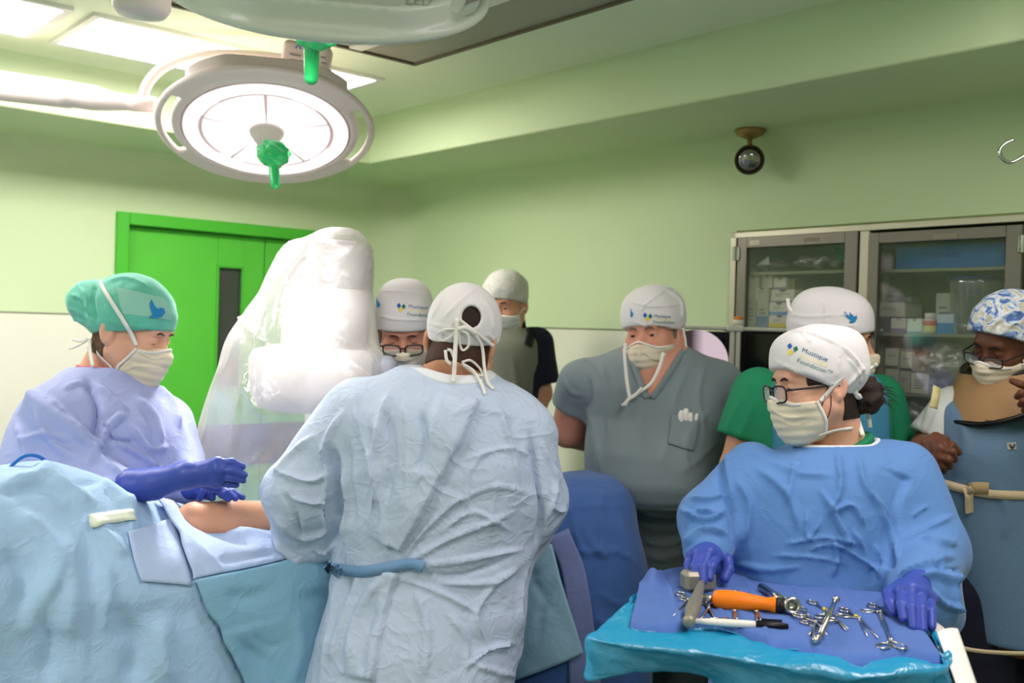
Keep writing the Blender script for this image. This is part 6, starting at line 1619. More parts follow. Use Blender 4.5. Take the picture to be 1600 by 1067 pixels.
hx2 = hand_fn(V3(300, 762, 2.50), [V3(330, 758, 2.44), V3(338, 760, 2.43), V3(346, 762, 2.43), V3(350, 764, 2.44)], [[V3(318, 768, 2.42), V3(312, 779, 2.41)], [V3(346, 772, 2.41), V3(357, 780, 2.40)], [V3(356, 770, 2.41), V3(368, 779, 2.40)], [V3(364, 769, 2.42), V3(379, 777, 2.41)]], rp=.0145, rf=.0085, thumb=[V3(310, 764, 2.47), V3(322, 774, 2.44), V3(332, 778, 2.42)], cuff=[V3(300, 762, 2.50), V3(288, 760, 2.54)], cr=[.029, .034])
glove(p1, hx2)

# ------------------------------------------------------------ heavy man in grey scrubs
H5 = Head(1021, 520, 3.15, -30, 7, 4, 1.04)
T5 = secs_px([(536, 988, 1070, 3.2, .10), (548, 962, 1092, 3.2, .125), (562, 930, 1118, 3.2, .15), (580, 908, 1134, 3.2, .165), (604, 905, 1138, 3.18, .18), (650, 917, 1132, 3.16, .20), (700, 913, 1130, 3.12, .24), (745, 914, 1126, 3.10, .25), (772, 924, 1116, 3.11, .24), (786, 938, 1108, 3.14, .205), (800, 945, 1105, 3.17, .19), (900, 940, 1105, 3.2, .18), (1000, 940, 1105, 3.2, .17)])
arR5 = ([V3(908, 598, 3.2), V3(888, 672, 3.28), V3(925, 690, 3.40)], [.066, .056, .04])
arL5 = ([V3(1126, 600, 3.2), V3(1143, 690, 3.2), V3(1150, 780, 3.12)], [.064, .05, .04])
nb5 = P(1030, 556, 3.2)
p5, b5 = person('heavy man in grey scrubs with loose mask ties, hand on hip before the green wall', H5, T5, [arR5, arL5], SK_ruddy, nb5, inset=.012, hip_z=.9, hf=.004, hands=(auto_hand(arR5[0][2], (.75, -.45, -.35), (-.3, .9, .2)), auto_hand(arL5[0][2], (0, -.2, -1), (.9, .2, 0))))
T5t = T5[T5[:, 0] > P(0+1020, 790, 3.14)[2]-.03]
def vcut(p):
    px_, d = PX(p); x, y = px_[:, 0], px_[:, 1]
    t = np.clip((y-545)/(622-545), -1, 2); l = 985+(1014-985)*t; r = 1066+(1016-1066)*t
    inside = np.maximum(np.maximum(l-x, x-r), np.maximum(y-624, -100+0*y))*3.1/F
    return np.maximum(inside, d-3.19).astype(np.float32)
def s5(p):
    d = stack(p, T5t); d = smin(d, chain(p, [arR5[0][0], arR5[0][0]+(arR5[0][1]-arR5[0][0])*.62], [.074, .078]), .06); d = smin(d, chain(p, [arL5[0][0], arL5[0][0]+(arL5[0][1]-arL5[0][0])*.8], [.074, .074]), .06)
    for A in (arR5, arL5):
        ax = (A[0][1]-A[0][0]); L = np.linalg.norm(ax); ax = ax/L; tt = (p-f32(A[0][0]))@f32(ax)-(.48 if A is arR5 else .8)*L
        near = np.abs(rc(p, A[0][0], A[0][1], .0))-.13
        d = np.where(near < 0, smax(d, np.where(np.abs(PX(p)[0][:, 0]-(882 if A is arR5 else 1150)) < 42, tt, -1).astype(np.float32), .006), d)
    d = smax(d, -vcut(p), .006)
    d = smax(d, -rc(p, nb5-[0, 0, .03], H5.G((0, -.03, -.05)), .080, .080), .006)
    return d
lo, hi = bounds(T5t, [arR5, arL5], .12); lo[2] = max(lo[2], T5t[0, 0]-.05)
F5 = [([(978, 545), (985, 600), (988, 660)], 5, .008), ([(1075, 570), (1055, 620), (1050, 650)], 8, .010, 'g'), ([(918, 625), (930, 680), (940, 740)], 8, .010, 'g'), ([(905, 560), (930, 570), (945, 600)], 7, .008), ([(940, 560), (950, 620), (955, 690)], 9, .009, 'g'), ([(1100, 570), (1090, 620), (1100, 680)], 8, .009, 'g'), ([(1110, 640), (1075, 680), (1070, 740)], 8, .008, 'g'), ([(1120, 690), (1090, 720), (1060, 740)], 7, .008), ([(880, 590), (892, 612), (915, 618)], 6, .008), ([(920, 590), (922, 620), (916, 640)], 6, -.012, 'g'), ([(1010, 625), (1000, 660), (1005, 700)], 8, .006, 'g'), ([(1030, 640), (1042, 690), (1030, 730)], 9, .005, 'g'), ([(872, 600), (895, 628), (916, 628)], 3, .004)]
M_scrub = mat('grey_scrubs', (122, 136, 140), rough=.85, bump=.2, bscale=120, bump2=.3, b2scale=700, sheen=.2)
go5, Vg5, Qg5 = garment(p5, 'scrub_shirt', s5, lo, hi, .0085, M_scrub, F5, (.0020, 7), 3)
t5 = bvh(Vg5, Qg5)
def pants(p):
    d = smin(stack(p, T5[T5[:, 0] < T5t[0, 0]+.08])-.004, sph(p, (T5[0, 1], T5[0, 2], .85), .05), .02)
    for s in (-1, 1): d = smin(d, chain(p, [(T5[0, 1]+s*.10, T5[0, 2], .82), (T5[0, 1]+s*.115, T5[0, 2], .12)], [.13, .085]), .04)
    return np.maximum(d, .10-p[:, 2])
lo, hi = bounds(T5[:3], [], .15); lo[2] = .05; hi[2] = T5t[0, 0]+.14
garment(p5, 'scrub_trousers', pants, lo, hi, .010, mat('grey_scrub_trousers', (100, 110, 108), rough=.85, bump=.3, bscale=100), [([(1000, 800), (1040, 806), (1090, 800)], 6, .008), ([(1000, 820), (1040, 828), (1085, 820)], 7, .010), ([(1005, 845), (1040, 850), (1080, 838)], 7, .010), ([(1008, 868), (1040, 872), (1070, 862)], 7, .009)], (.003, 9), 4)
pk = obj('chest_pocket', *patch(t5, [(1049, 648), (1046, 672), (1043, 694)], [(1091, 652), (1090, 680), (1083, 706)], 10, 10, .005, 3.0), M_scrub, p5); solidify(pk, .003, 0)
lb_ = MB()
for x, y, r in ((1063, 645, .010), (1070, 642, .011), (1077, 648, .008), (1087, 650, .006)):
    h_, n_ = cast(t5, x, y+4)
    if h_ is not None: lb_.add(*tube([h_+n_*.006+[0, 0, -.03], h_+n_*.008, h_+n_*.006+[.004, 0, .012]], [r, r, r*.5], 8, 3))
obj('pocket_tissue', *lb_.get(), M_tie, pk)
nl = [(985, 548), (994, 572), (1004, 598), (1014, 622)]; nr_ = [(1066, 548), (1050, 572), (1034, 598), (1016, 622)]
for e in (nl, nr_): tie_px(go5 if False else p5, [t5], [(x+(-3 if e is nl else 3), y) for x, y in e], .020, M_scrub, .004, 3.0, 'neckband')
c5, cf5, ct5 = cap(p5, H5, M_cap, .030, -.022, .011, flat=.010, fold=[([(1040, 452), (1010, 475), (1002, 486)], 3, .005), ([(1040, 452), (1062, 470), (1066, 500)], 3, .005), ([(985, 470), (1010, 478), (1040, 478), (1066, 474)], 2.5, .004), ([(985, 500), (1020, 512), (1060, 512)], 2.5, .003)])
logo(c5, ct5, [(1008, 492.6), (1016.2, 494), (1011.8, 498.6)], 3.4, [('Mustique', 1022, 496, 7, P_slate, .0, 25), ('Charitable', 1023, 500.5, 6, P_pale, .03, 25), ('Foundation', 1020, 505, 7, P_sea, 0, 33)], 2)
poly_print(c5, ct5, [(985.5, 481), (988, 488), (990, 490), (988.5, 495), (985.5, 496)], P_dove)
hair(p5, H5, b5, lambda q: np.maximum(np.maximum(q[:, 1]-.02, -.055-q[:, 2]), 0*q[:, 0]-1), M_hair_g, .003, .0006)
k5, mf5 = face_mask(p5, H5, M_mask, -.020, .034, -.125, 1.3, .0036, slant=.1, fold=[([(1000, 545), (1020, 560), (1038, 562)], 4, .005), ([(995, 538), (1002, 550), (998, 560)], 4, .004)])
mask_edge(k5, H5, mf5, M_tie, top=-.020, side=.034, slant=.1)
for pts in ([(978, 536, 3.0), (976, 552, 2.99), (978, 580, 2.98), (981, 606, 2.965), (984, 621, 2.96)], [(1037, 551, 2.99), (1030, 575, 2.98), (1018, 598, 2.97), (1000, 612, 2.96), (984, 622, 2.96)], [(984, 621, 2.955), (977, 630, 2.955), (972, 634, 2.955)], [(1003, 606, 2.95), (992, 618, 2.95), (982, 624, 2.95), (976, 634, 2.95)]): tie_px(k5, [], pts, .010, M_tie, 0, 3.0)
tie_px(c5, [ct5], [(1067, 512, 3.12), (1070, 528, 3.12), (1072, 543, 3.12)], .008, M_tie, 0, 3.1)
brows(p5, H5, b5, M_hair_g)
hair(p5, H5, b5, lambda q: np.maximum(np.maximum(q[:, 2]+.028, -.118-q[:, 2]), np.maximum(-.012-q[:, 1], q[:, 1]-.06)), M_hair_g, .0016, .0004, name='beard')
# ------------------------------------------------------------ person behind the nurse, white cap with a dove, facing right
H6 = Head(1300, 533, 2.78, 70, 6, 0, 1.02)
T6 = secs_px([(582, 1245, 1350, 2.80, .09), (596, 1200, 1375, 2.80, .12), (620, 1180, 1384, 2.80, .15), (680, 1172, 1388, 2.80, .17), (760, 1175, 1386, 2.80, .18), (900, 1178, 1384, 2.80, .18), (1010, 1180, 1384, 2.8, .17), (1060, 1180, 1380, 2.8, .16)])
arR6 = ([V3(1185, 615, 2.80), V3(1150, 730, 2.80), V3(1190, 810, 2.68)], [.055, .045, .035])
arL6 = ([V3(1372, 625, 2.86), V3(1392, 740, 2.86), V3(1360, 810, 2.74)], [.055, .045, .035])
nb6 = P(1292, 592, 2.82)
p6, b6 = person('person in green scrubs and teal lead vest with dove cap, behind the nurse', H6, T6, [arR6, arL6], SK_tan, nb6, inset=.02, hf=.005, hands=(auto_hand(arR6[0][2], (.8, -.5, -.1)), auto_hand(arL6[0][2], (-.8, -.5, -.1), sgn=-1)))
M_green = mat('green_scrubs', (26, 122, 84), rough=.8, bump=.3, bscale=120, sheen=.15)
def s6(p):
    d = stack(p, T6)-.002
    for A, f in ((arR6, .62), (arL6, .66)):
        ax = A[0][1]-A[0][0]; L = np.linalg.norm(ax); ax = ax/L
        e = rc(p, A[0][0], A[0][1], .075, .085); e = smax(e, (p-f32(A[0][0]))@f32(ax)-f*L, .004); d = smin(d, e, .03)
    return smax(d, -rc(p, nb6-[0, 0, .05], H6.G((0, -.03, -.05)), .078, .075), .006)
lo, hi = bounds(T6, [arR6, arL6], .1)
go6, Vg6, Qg6 = garment(p6, 'scrub_shirt', s6, lo, hi, .010, M_green, [([(1165, 615), (1150, 640), (1135, 680)], 6, .008), ([(1180, 625), (1165, 660), (1155, 690)], 6, .008)], (.003, 9), 6)
def a6(p):
    d = stack(p, T6)-.010
    d = smax(d, np.abs((p-f32(P(1279, 640, 2.8)))@f32((1, 0, 0)))-.158, .01)
    return smax(d, -rc(p, nb6-[0, .05, .07], H6.G((0, -.0, -.05)), .095, .09), .006)
garment(p6, 'lead_vest', a6, lo, hi, .010, mat('teal_vest', (62, 128, 158), rough=.6, bump=.2, bscale=80), [], (.002, 8), 7)
c6, cf6, ct6 = cap(p6, H6, M_cap, .036, -.026, .012, flat=.012, fold=[([(1235, 492), (1270, 494), (1345, 490)], 3, .003), ([(1285, 466), (1290, 490), (1288, 512)], 3, .004), ([(1240, 505), (1290, 511), (1346, 508)], 2.5, .003)])
poly_print(c6, ct6, [(1319, 486), (1325, 492), (1328, 495), (1327, 488), (1332, 492), (1335, 495), (1338, 492), (1339, 497), (1336, 503), (1331, 505), (1326, 504), (1329, 501), (1324, 497), (1320, 492)], P_dove)
hair(p6, H6, b6, lambda q: np.maximum(np.maximum(q[:, 1]-.0, -.06-q[:, 2]), 0*q[:, 0]-1), M_hair, .003, .0006)
k6, mf6 = face_mask(p6, H6, M_mask, h=.0045); tie_local(k6, H6, lambda p: np.minimum(b6(p), mf6(p)), [(.066, .034, -.03), (.084, .02, -.01), (.088, -.01, .02)], .009, M_tie)
tie_px(c6, [ct6], [(1240, 488, 2.76), (1233, 480, 2.77), (1231, 466, 2.78)], .010, M_tie, 0, 2.77)
brows(p6, H6, b6, M_hair)

# ------------------------------------------------------------ person at the right edge in the denim blue lead apron
H8 = Head(1573, 537, 2.62, -62, 20, -9, .92, 'closed')
T8 = secs_px([(606, 1520, 1650, 2.72, .09), (616, 1490, 1664, 2.72, .115), (626, 1468, 1674, 2.72, .13), (650, 1458, 1680, 2.71, .15), (700, 1458, 1684, 2.70, .17), (760, 1458, 1686, 2.70, .18), (850, 1472, 1686, 2.70, .18), (940, 1490, 1684, 2.70, .18), (1018, 1500, 1682, 2.70, .175)])
arR8 = ([V3(1490, 636, 2.72), V3(1448, 702, 2.72), V3(1440, 705, 2.50)], [.05, .045, .036])
arL8 = ([V3(1668, 625, 2.70), V3(1700, 700, 2.60), V3(1640, 640, 2.42)], [.06, .045, .034])
nb8 = P(1590, 596, 2.74)
fK = [V3(1463, 690, 2.44), V3(1468, 701, 2.42), V3(1466, 714, 2.42), V3(1460, 725, 2.43)]
hR8 = hand_fn(V3(1440, 705, 2.49), fK, [[V3(1488, 696, 2.41), V3(1498, 707, 2.42)], [V3(1488, 706, 2.39), V3(1492, 718, 2.41)], [V3(1482, 718, 2.39), V3(1484, 729, 2.41)], [V3(1473, 728, 2.41), V3(1475, 736, 2.43)]], rp=.0155, rf=.0095, thumb=[V3(1448, 692, 2.46), V3(1462, 682, 2.45), V3(1478, 686, 2.44)])
hL8 = hand_fn(V3(1636, 634, 2.42), [V3(1612, 606, 2.42), V3(1612, 616, 2.41), V3(1614, 626, 2.41), V3(1618, 634, 2.42)], [[V3(1594, 600, 2.42), V3(1581, 595, 2.44)], [V3(1596, 614, 2.41), V3(1589, 620, 2.43)], [V3(1600, 626, 2.41), V3(1594, 632, 2.43)], [V3(1604, 636, 2.42), V3(1600, 641, 2.44)]], rp=.0145, rf=.0088)
x8, y8 = np.interp(1.0, T8[:, 0], T8[:, 1]), np.interp(1.0, T8[:, 0], T8[:, 2])
p8, b8 = person('person with patterned cap, glasses and denim blue lead apron at the right edge', H8, T8, [arR8, arL8], SK_dark, nb8, inset=.02, hf=.0042, hands=(hR8, hL8), legs=[(x8-.11, y8), (x8+.1, y8)])
M_denim = mat('denim_blue_apron', (98, 126, 150), rough=.8, bump=.25, bscale=260, bump2=.3, b2scale=700, var=.07, vscale=180, stretch=(1, 1, 2))
lo, hi = bounds(T8, [arR8, arL8], .1)
def ap8(p):
    d = stack(p, T8); d = smax(d, P(0+1580, 1016, 2.55)[2]-p[:, 2], .006)
    return smax(d, -rc(p, nb8-[0, 0, .06], H8.G((0, -.03, -.05)), .078, .075), .006)
go8, Vg8, Qg8 = garment(p8, 'lead_apron', ap8, lo, hi, .008, M_denim, [([(1500, 800), (1520, 770), (1522, 750)], 8, .006), ([(1560, 760), (1575, 800), (1570, 840)], 12, .006, 'g'), ([(1500, 640), (1510, 700), (1490, 750)], 14, .006, 'g')], (.0014, 6), 8)
t8 = bvh(Vg8, Qg8)
M_cream = mat('cream_cotton_tie', (208, 188, 152), rough=.85, bump=.3, bscale=200)
tie_px(go8, [t8], [(1458, 751), (1480, 757), (1510, 765), (1550, 772), (1600, 774), (1660, 776)], .022, M_cream, .004, 2.5, 'apron_tie')
tie_px(go8, [t8], [(1516, 763, .010), (1530, 762, .010), (1545, 763, .006)], .030, mat('tan_buckle', (178, 154, 112), rough=.8), .003, 2.5, 'tie_loop')
tie_px(go8, [t8], [(1510, 762, .012), (1514, 772, .016), (1514, 788, .008), (1515, 802, .004)], .022, M_cream, .003, 2.5, 'tie_end')
tie_px(go8, [t8], [(1508, 764, .016), (1514, 766, .020), (1520, 764, .016)], .022, M_cream, .003, 2.5, 'tie_knot')
tie_px(go8, [t8], [(1498, 1004), (1505, 1012), (1530, 1017), (1570, 1020), (1620, 1021), (1680, 1020)], .010, M_cream, .003, 2.5, 'hem_binding')
sq = obj('badge', *patch(t8, [(1573, 692), (1574, 703)], [(1587, 691), (1588, 702)], 5, 5, .002, 2.5), mat('badge_beige', (172, 168, 156), rough=.6), p8)
em_ = MB()
for a, b in (((1577.5, 694), (1578.5, 699)), ((1583.5, 694), (1582.5, 699)), ((1577.5, 699), (1583, 699)), ((1580, 696), (1580.5, 702)), ((1577, 693.5), (1576, 696)), ((1584, 693.5), (1585, 696))):
    ha, _ = cast(t8, *a); hb2, _ = cast(t8, *b); em_.add(*tube([ha-cf*.004, hb2-cf*.004], .0012, 5))
obj('badge_mark', *em_.get(), mat('badge_print', (60, 58, 52), rough=.6), sq)
# sleeve, navy trousers
def sl8(p):
    A = arR8[0]; ax = A[1]-A[0]; L = np.linalg.norm(ax); ax = ax/L
    return smax(rc(p, A[0], A[1], .058, .070), (p-f32(A[0]))@f32(ax)-.78*L, .004)
garment(p8, 'sleeve', sl8, A_lo := np.minimum(arR8[0][0], arR8[0][1])-.12, np.maximum(arR8[0][0], arR8[0][1])+.12, .008, mat('grey_white_sleeve', (196, 200, 194), rough=.8, bump=.4, bscale=60), [([(1460, 620), (1450, 650), (1440, 690)], 6, .008), ([(1470, 640), (1455, 670), (1452, 700)], 6, .008)], (.003, 12), 2)
tie_px(p8, [t8], [(1464, 604, 2.62), (1462, 620, 2.60), (1458, 638, 2.60)], .022, mat('pale_yellow_trim', (206, 196, 140), rough=.8), 0, 2.6, 'sleeve_trim')
def tr8(p):
    d = None
    for s in (-1, 1):
        e = chain(p, [(x8+s*.10, y8, .95), (x8+s*.105, y8, .12)], [.115, .09]); d = e if d is None else np.minimum(d, e)
    return np.maximum(d, .10-p[:, 2])
garment(p8, 'trousers', tr8, np.array([x8-.35, y8-.25, .05]), np.array([x8+.35, y8+.25, 1.1]), .012, mat('navy_trousers', (24, 24, 40), rough=.85))
# patterned bouffant cap
M_pat = bpy.data.materials.new('blue_white_patterned_cap'); M_pat.use_nodes = True; nt = M_pat.node_tree; bs = nt.nodes['Principled BSDF']; bs.inputs['Roughness'].default_value = .85
tc = nt.nodes.new('ShaderNodeTexCoord'); nz = nt.nodes.new('ShaderNodeTexNoise'); nz.inputs['Scale'].default_value = 24; nz.inputs['Detail'].default_value = 3; nz.inputs['Distortion'].default_value = 1.6
rmp = nt.nodes.new('ShaderNodeValToRGB'); rmp.color_ramp.interpolation = 'EASE'
for i, (pos, c) in enumerate(((.36, (72, 100, 156)), (.46, (150, 176, 206)), (.52, (214, 216, 210)), (.62, (178, 176, 160)))):
    e = rmp.color_ramp.elements[i] if i < 2 else rmp.color_ramp.elements.new(pos); e.position = pos; e.color = srgb(*c)
nt.links.new(tc.outputs['Object'], nz.inputs['Vector']); nt.links.new(nz.outputs['Fac'], rmp.inputs[0]); nt.links.new(rmp.outputs[0], bs.inputs['Base Color'])
cap(p8, H8, M_pat, .066, -.050, .022, puff=((0, -.08, .055), (.085, .078, .060)), fold=[([(1540, 505), (1556, 480), (1580, 474)], 5, .005), ([(1548, 512), (1575, 490), (1600, 488)], 5, .005), ([(1535, 480), (1560, 470), (1590, 472)], 4, .004), ([(1565, 520), (1585, 505), (1600, 505)], 5, .005)], cr=(.0022, 24), name='patterned_cap')
k8, mf8 = face_mask(p8, H8, M_mask, fold=[([(1515, 565), (1540, 568), (1570, 562)], 4, .004), ([(1520, 578), (1545, 582), (1572, 572)], 4, .003)], h=.004)
mask_edge(k8, H8, mf8, M_tie)
full8 = lambda p: np.minimum(b8(p), mf8(p))
tie_local(k8, H8, full8, [(-.066, .034, -.03), (-.082, .015, -.012), (-.09, -.01, .008), (-.09, -.04, .03)], .009, M_tie); tie_local(k8, H8, full8, [(-.052, .036, -.112), (-.06, .01, -.105), (-.06, -.02, -.10)], .008, M_tie)
glasses(p8, H8, M_gframe, .0262, .0165, .0019, .115, -.012)
brows(p8, H8, b8, M_black)
# brown thyroid collar with black binding
M_tan = mat('tan_collar', (158, 124, 84), rough=.6, bump=.3, bscale=220, var=.05)
cA8 = nb8+np.array([-.058, -.066, -.012])
def col8(p):
    q = p-f32(cA8); fx = H8.R[:2, 1]/np.linalg.norm(H8.R[:2, 1]); fr_ = q[:, 0]*fx[0]+q[:, 1]*fx[1]
    r = np.hypot(q[:, 0], q[:, 1]); t = (q[:, 2]+.075)/.125
    rad = .150-.040*t; d = np.abs(r-rad)-.009
    lowz = -.046+np.clip((.10-fr_)*.22, 0, .06)-.02*np.clip(fr_-.06, 0, .1)/.04
    hiz = .062-.03*np.clip(fr_/.1, -1, 1)
    return np.maximum(np.maximum(d, q[:, 2]-hiz), lowz-q[:, 2])
V, Q = surf(col8, cA8-.2, cA8+.2, .0055, newton=1); co8 = obj('thyroid_collar', V, Q, M_tan, p8)
def rimloop(kind):
    fx = H8.R[:2, 1]/np.linalg.norm(H8.R[:2, 1]); out = []
    for t in np.linspace(0, 2*math.pi, 60, endpoint=False):
        for zt in (0,):
            rad = .150 if kind == 0 else .112
            for _ in range(4):
                fr_ = rad*(math.cos(t)*fx[0]+math.sin(t)*fx[1])
                z = (-.046+min(max((.10-fr_)*.22, 0), .06)-.02*min(max(fr_-.06, 0), .1)/.04) if kind == 0 else .062-.03*max(-1, min(1, fr_/.1))
                rad = .150-.040*(z+.075)/.125+(.006 if kind == 0 else .002)
            out.append(cA8+np.array([rad*math.cos(t), rad*math.sin(t), z]))
    return out
for k in (0, 1): obj('black_binding', *tube(rimloop(k), .0075, 8, closed=True), M_black, co8)

# ------------------------------------------------------------ assistant behind the surgeon, white cap and glasses, looking down
H3 = Head(632, 512, 3.20, 4, 30, 2, 1.03, 'closed')
T3 = secs_px([(586, 600, 690, 3.25, .09), (598, 570, 715, 3.26, .12), (620, 545, 735, 3.26, .15), (680, 535, 740, 3.26, .17), (780, 535, 740, 3.26, .17), (950, 535, 740, 3.26, .17), (1100, 535, 740, 3.26, .17)])
aR3 = ([V3(555, 625, 3.26), V3(548, 720, 3.2), V3(600, 770, 3.02)], [.06, .055, .04]); aL3 = ([V3(728, 625, 3.26), V3(735, 720, 3.2), V3(690, 770, 3.02)], [.06, .055, .04])
nb3 = P(642, 585, 3.28)
p3, b3 = person('person in white logo cap and glasses looking down beside the covered machine', H3, T3, [aR3, aL3], SK_ruddy, nb3, inset=.03, hf=.0045, hands=(auto_hand(aR3[0][2], (.5, -.8, -.2)), auto_hand(aL3[0][2], (-.5, -.8, -.2), sgn=-1)))
def g3(p):
    d = stack(p, T3); d = smin(d, chain(p, [a for a in aR3[0]], [.075, .07, .06]), .04); d = smin(d, chain(p, [a for a in aL3[0]], [.075, .07, .06]), .04)
    return smax(d, -rc(p, nb3-[0, 0, .05], H3.G((0, -.03, -.05)), .076, .074), .006)
lo, hi = bounds(T3, [aR3, aL3], .1); garment(p3, 'surgical_gown', g3, lo, hi, .011, mat('deep_blue_gown', (70, 100, 170), rough=.75, bump=.3, kind='crinkle', bscale=18), [], (.003, 8), 4)
c3_, cf3, ct3 = cap(p3, H3, M_cap, .040, -.03, .012, flat=.010, fold=[([(590, 492), (620, 499), (664, 500)], 2.5, .003), ([(590, 455), (630, 456), (672, 462)], 2.5, .003)])
logo(c3_, ct3, [(623.4, 477.7), (630.8, 479), (625.8, 483.8)], 3.6, [('Mustique', 638, 481, 7.5, P_slate, .0, 29), ('Charitable', 637, 486.5, 6.5, P_pale, .03, 30), ('Foundation', 636, 493, 7.5, P_sea, 0, 36)], 4)
poly_print(c3_, ct3, [(589, 464), (591, 470), (594, 473), (595, 478), (591, 481), (589, 479), (588.5, 472)], P_dove)
hair(p3, H3, b3, lambda q: np.maximum(np.maximum(q[:, 1]-.02, -.06-q[:, 2]), 0*q[:, 0]-1), M_hair, .003, .0006)
k3, mf3 = face_mask(p3, H3, M_mask, h=.0045)
glasses(p3, H3, M_gframe, .0265, .0185, .0026, .117, -.012)
brows(p3, H3, b3, M_hair)

# ------------------------------------------------------------ person by the back wall in the grey lead vest
H4 = Head(789, 478, 4.0, -18, 10, 3, 1.0)
T4 = secs_px([(514, 765, 822, 4.0, .09), (523, 742, 836, 4.0, .12), (540, 733, 846, 4.0, .15), (600, 736, 843, 4.0, .17), (660, 738, 842, 4.0, .17), (800, 738, 842, 4.0, .17), (900, 738, 842, 4.0, .16)])
aR4 = ([V3(740, 535, 4.0), V3(728, 610, 4.0), V3(745, 670, 3.9)], [.05, .042, .034]); aL4 = ([V3(838, 538, 4.0), V3(846, 615, 4.0), V3(828, 670, 3.92)], [.05, .042, .034])
nb4 = P(792, 516, 4.02)
p4, b4 = person('person in net cap and grey lead vest standing by the back wall', H4, T4, [aR4, aL4], SK_tan, nb4, inset=.02, hf=.005, hands=(auto_hand(aR4[0][2], (.7, -.5, -.3)), auto_hand(aL4[0][2], (-.7, -.5, -.3), sgn=-1)))
M_navyS = mat('navy_scrubs', (24, 28, 44), rough=.85, bump=.2, bscale=120)
def s4(p):
    d = stack(p, T4)
    for A in (aR4, aL4):
        ax = A[0][1]-A[0][0]; L = np.linalg.norm(ax); ax = ax/L
        e = smax(rc(p, A[0][0], A[0][1], .072, .080), (p-f32(A[0][0]))@f32(ax)-.80*L, .004); d = smin(d, e, .03)
    return smax(d, -rc(p, nb4-[0, .0, .05], H4.G((0, -.03, -.05)), .072, .07), .006)
lo, hi = bounds(T4, [aR4, aL4], .1); garment(p4, 'scrub_shirt', s4, lo, hi, .011, M_navyS, [], (.002, 8), 2)
def v4(p):
    d = stack(p, T4)-.010
    d = smax(d, np.abs(p[:, 0]-P(787, 560, 4.0)[0])-.118+.35*np.clip(P(0, 560, 4.0)[2]-p[:, 2]-.0, -.05, 0), .01)
    return smax(d, -rc(p, nb4-[0, .02, .09], H4.G((0, .02, -.05)), .10, .09), .006)
_, Vv4, Qv4 = garment(p4, 'lead_vest', v4, lo, hi, .011, mat('grey_green_vest', (112, 116, 100), rough=.7, bump=.3, bscale=90, var=.05), [([(800, 560), (806, 600), (800, 650)], 6, .006, 'g')], (.002, 7), 9)
t4 = bvh(Vv4, Qv4)
tie_px(p4, [t4], [(822, 514), (826, 524), (823, 540)], .046, M_black, .004, 3.85, 'vest_strap')
V, Q = surf(lambda p: rc(p, nb4-[0, -.0, .02], nb4+[0, 0, .02], .088, .076), nb4-.15, nb4+.15, .008); obj('shirt_collar', V, Q, M_navyS, p4)
M_net = mat('white_net_cap', (196, 196, 186), rough=.8, bump=.6, bscale=160, alpha=1, var=.12, vscale=60)
cap(p4, H4, M_net, .040, -.03, .014, puff=((0, -.05, .07), (.075, .07, .055)), cr=(.002, 22), name='net_cap')
k4, mf4 = face_mask(p4, H4, M_mask_w, h=.0045)
brows(p4, H4, b4, M_hair)
tie_local(k4, H4, lambda p: np.minimum(b4(p), mf4(p)), [(-.066, .034, -.03), (-.080, .02, -.02), (-.085, 0, -.01)], .006, M_tie); tie_local(k4, H4, lambda p: np.minimum(b4(p), mf4(p)), [(.066, .034, -.03), (.080, .02, -.02), (.085, 0, -.01)], .006, M_tie)

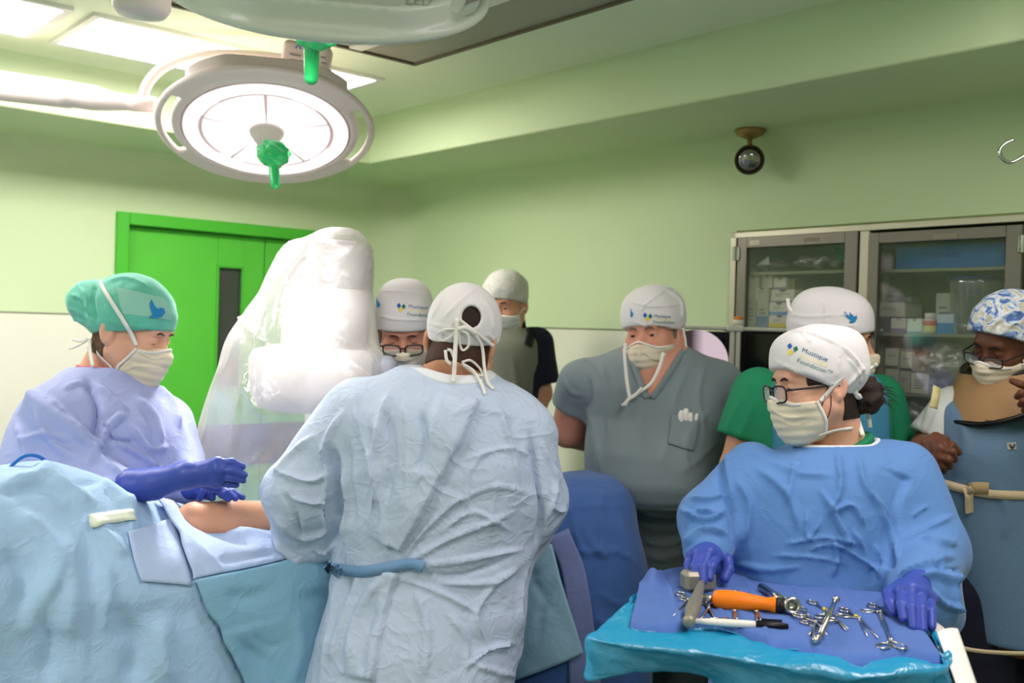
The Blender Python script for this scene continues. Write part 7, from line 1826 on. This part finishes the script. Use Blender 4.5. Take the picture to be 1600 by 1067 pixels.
# ------------------------------------------------------------ patient under the drapes
pa = empty('person', limb[1]*[1, 1, 0]+[0, 0, .985], 'patient lying under the blue drapes with a bare limb showing below the gloves', 'person')
hp_ = tw(-.75, .30, .97)
def pat(p):
    d = chain(p, limb, limr, .01)
    d = smin(d, chain(p, [tw(.62, .30, 1.0), tw(.75, .28, 1.0)], [.04, .035]), .05)
    d = smin(d, chain(p, [limb[0], tw(-.15, .30, .99), tw(-.35, .30, .98), tw(-.55, .30, .97)], [.06, .11, .11, .10], .03), .05)
    d = smin(d, chain(p, [tw(-.15, .42, .98), tw(.2, .44, .98), tw(.62, .42, .98)], [.07, .055, .04], .02), .04)
    d = smin(d, rc(p, tw(-.62, .30, .97), hp_, .05), .03)
    return smin(d, ell(p, tw(-.80, .30, .97), (.10, .08, .075), RT), .03)
V, Q = surf(pat, tw(.05, .3, 1.05)-np.array([1.2, 1.2, .25]), tw(.05, .3, 1.05)+np.array([1.2, 1.2, .3]), .012, [(limb[1]-.1, limb[3]+.1, .006)])
obj('body', V, Q, skin_mat('skin_patient', (230, 168, 132)), pa)

# trousers and shoes
def legwear(root, T, head, m, top=.98, legs=None, r=.105, trousers=True):
    x0, y0 = np.interp(1.0, T[:, 0], T[:, 1]), np.interp(1.0, T[:, 0], T[:, 2]); legs = legs or [(x0-.1, y0), (x0+.1, y0)]
    fy = head.R[:2, 1]/np.linalg.norm(head.R[:2, 1])
    if trousers:
        def fn(p):
            d = None
            for fx, fy_ in legs:
                e = chain(p, [(x0+(fx-x0)*.9, y0, top-.08), (fx, fy_, .5), (fx, fy_, .11)], [r+.02, r-.02, r-.035], .02); d = e if d is None else smin(d, e, .03)
            return np.maximum(np.maximum(d, .07-p[:, 2]), p[:, 2]-top)
        V, Q = surf(fn, np.array([x0-.4, y0-.3, .03]), np.array([x0+.4, y0+.3, top+.06]), .018); obj('trousers', V, Q, m, root)
    for fx, fy_ in legs:
        a = np.array([fx-fy[0]*.05, fy_-fy[1]*.05]); b = np.array([fx+fy[0]*.17, fy_+fy[1]*.17])
        V, Q = surf(lambda p: np.maximum(rc(p, (*a, .045), (*b, .038), .058, .052), .002-p[:, 2]), np.array([min(a[0], b[0])-.09, min(a[1], b[1])-.09, -.04]), np.array([max(a[0], b[0])+.09, max(a[1], b[1])+.09, .14]), .012)
        obj('shoe', V, Q, mat('white_clog', (206, 206, 200), rough=.5), root)
M_tn = mat('navy_trousers', (24, 24, 40)); M_tb = mat('blue_scrub_trousers', (52, 86, 140), rough=.85)
legwear(p1, T1, H1, M_tb); legwear(p2, T2, H2, M_tb); legwear(p7, T7, H7, M_green); legwear(p6, T6, H6, M_green); legwear(p3, T3, H3, M_tb); legwear(p4, T4, H4, M_tn)
legwear(p5, T5, H5, M_scrub, trousers=False); legwear(p8, T8, H8, M_tn, trousers=False, legs=[(x8-.11, y8), (x8+.1, y8)])
# ================================================================== end
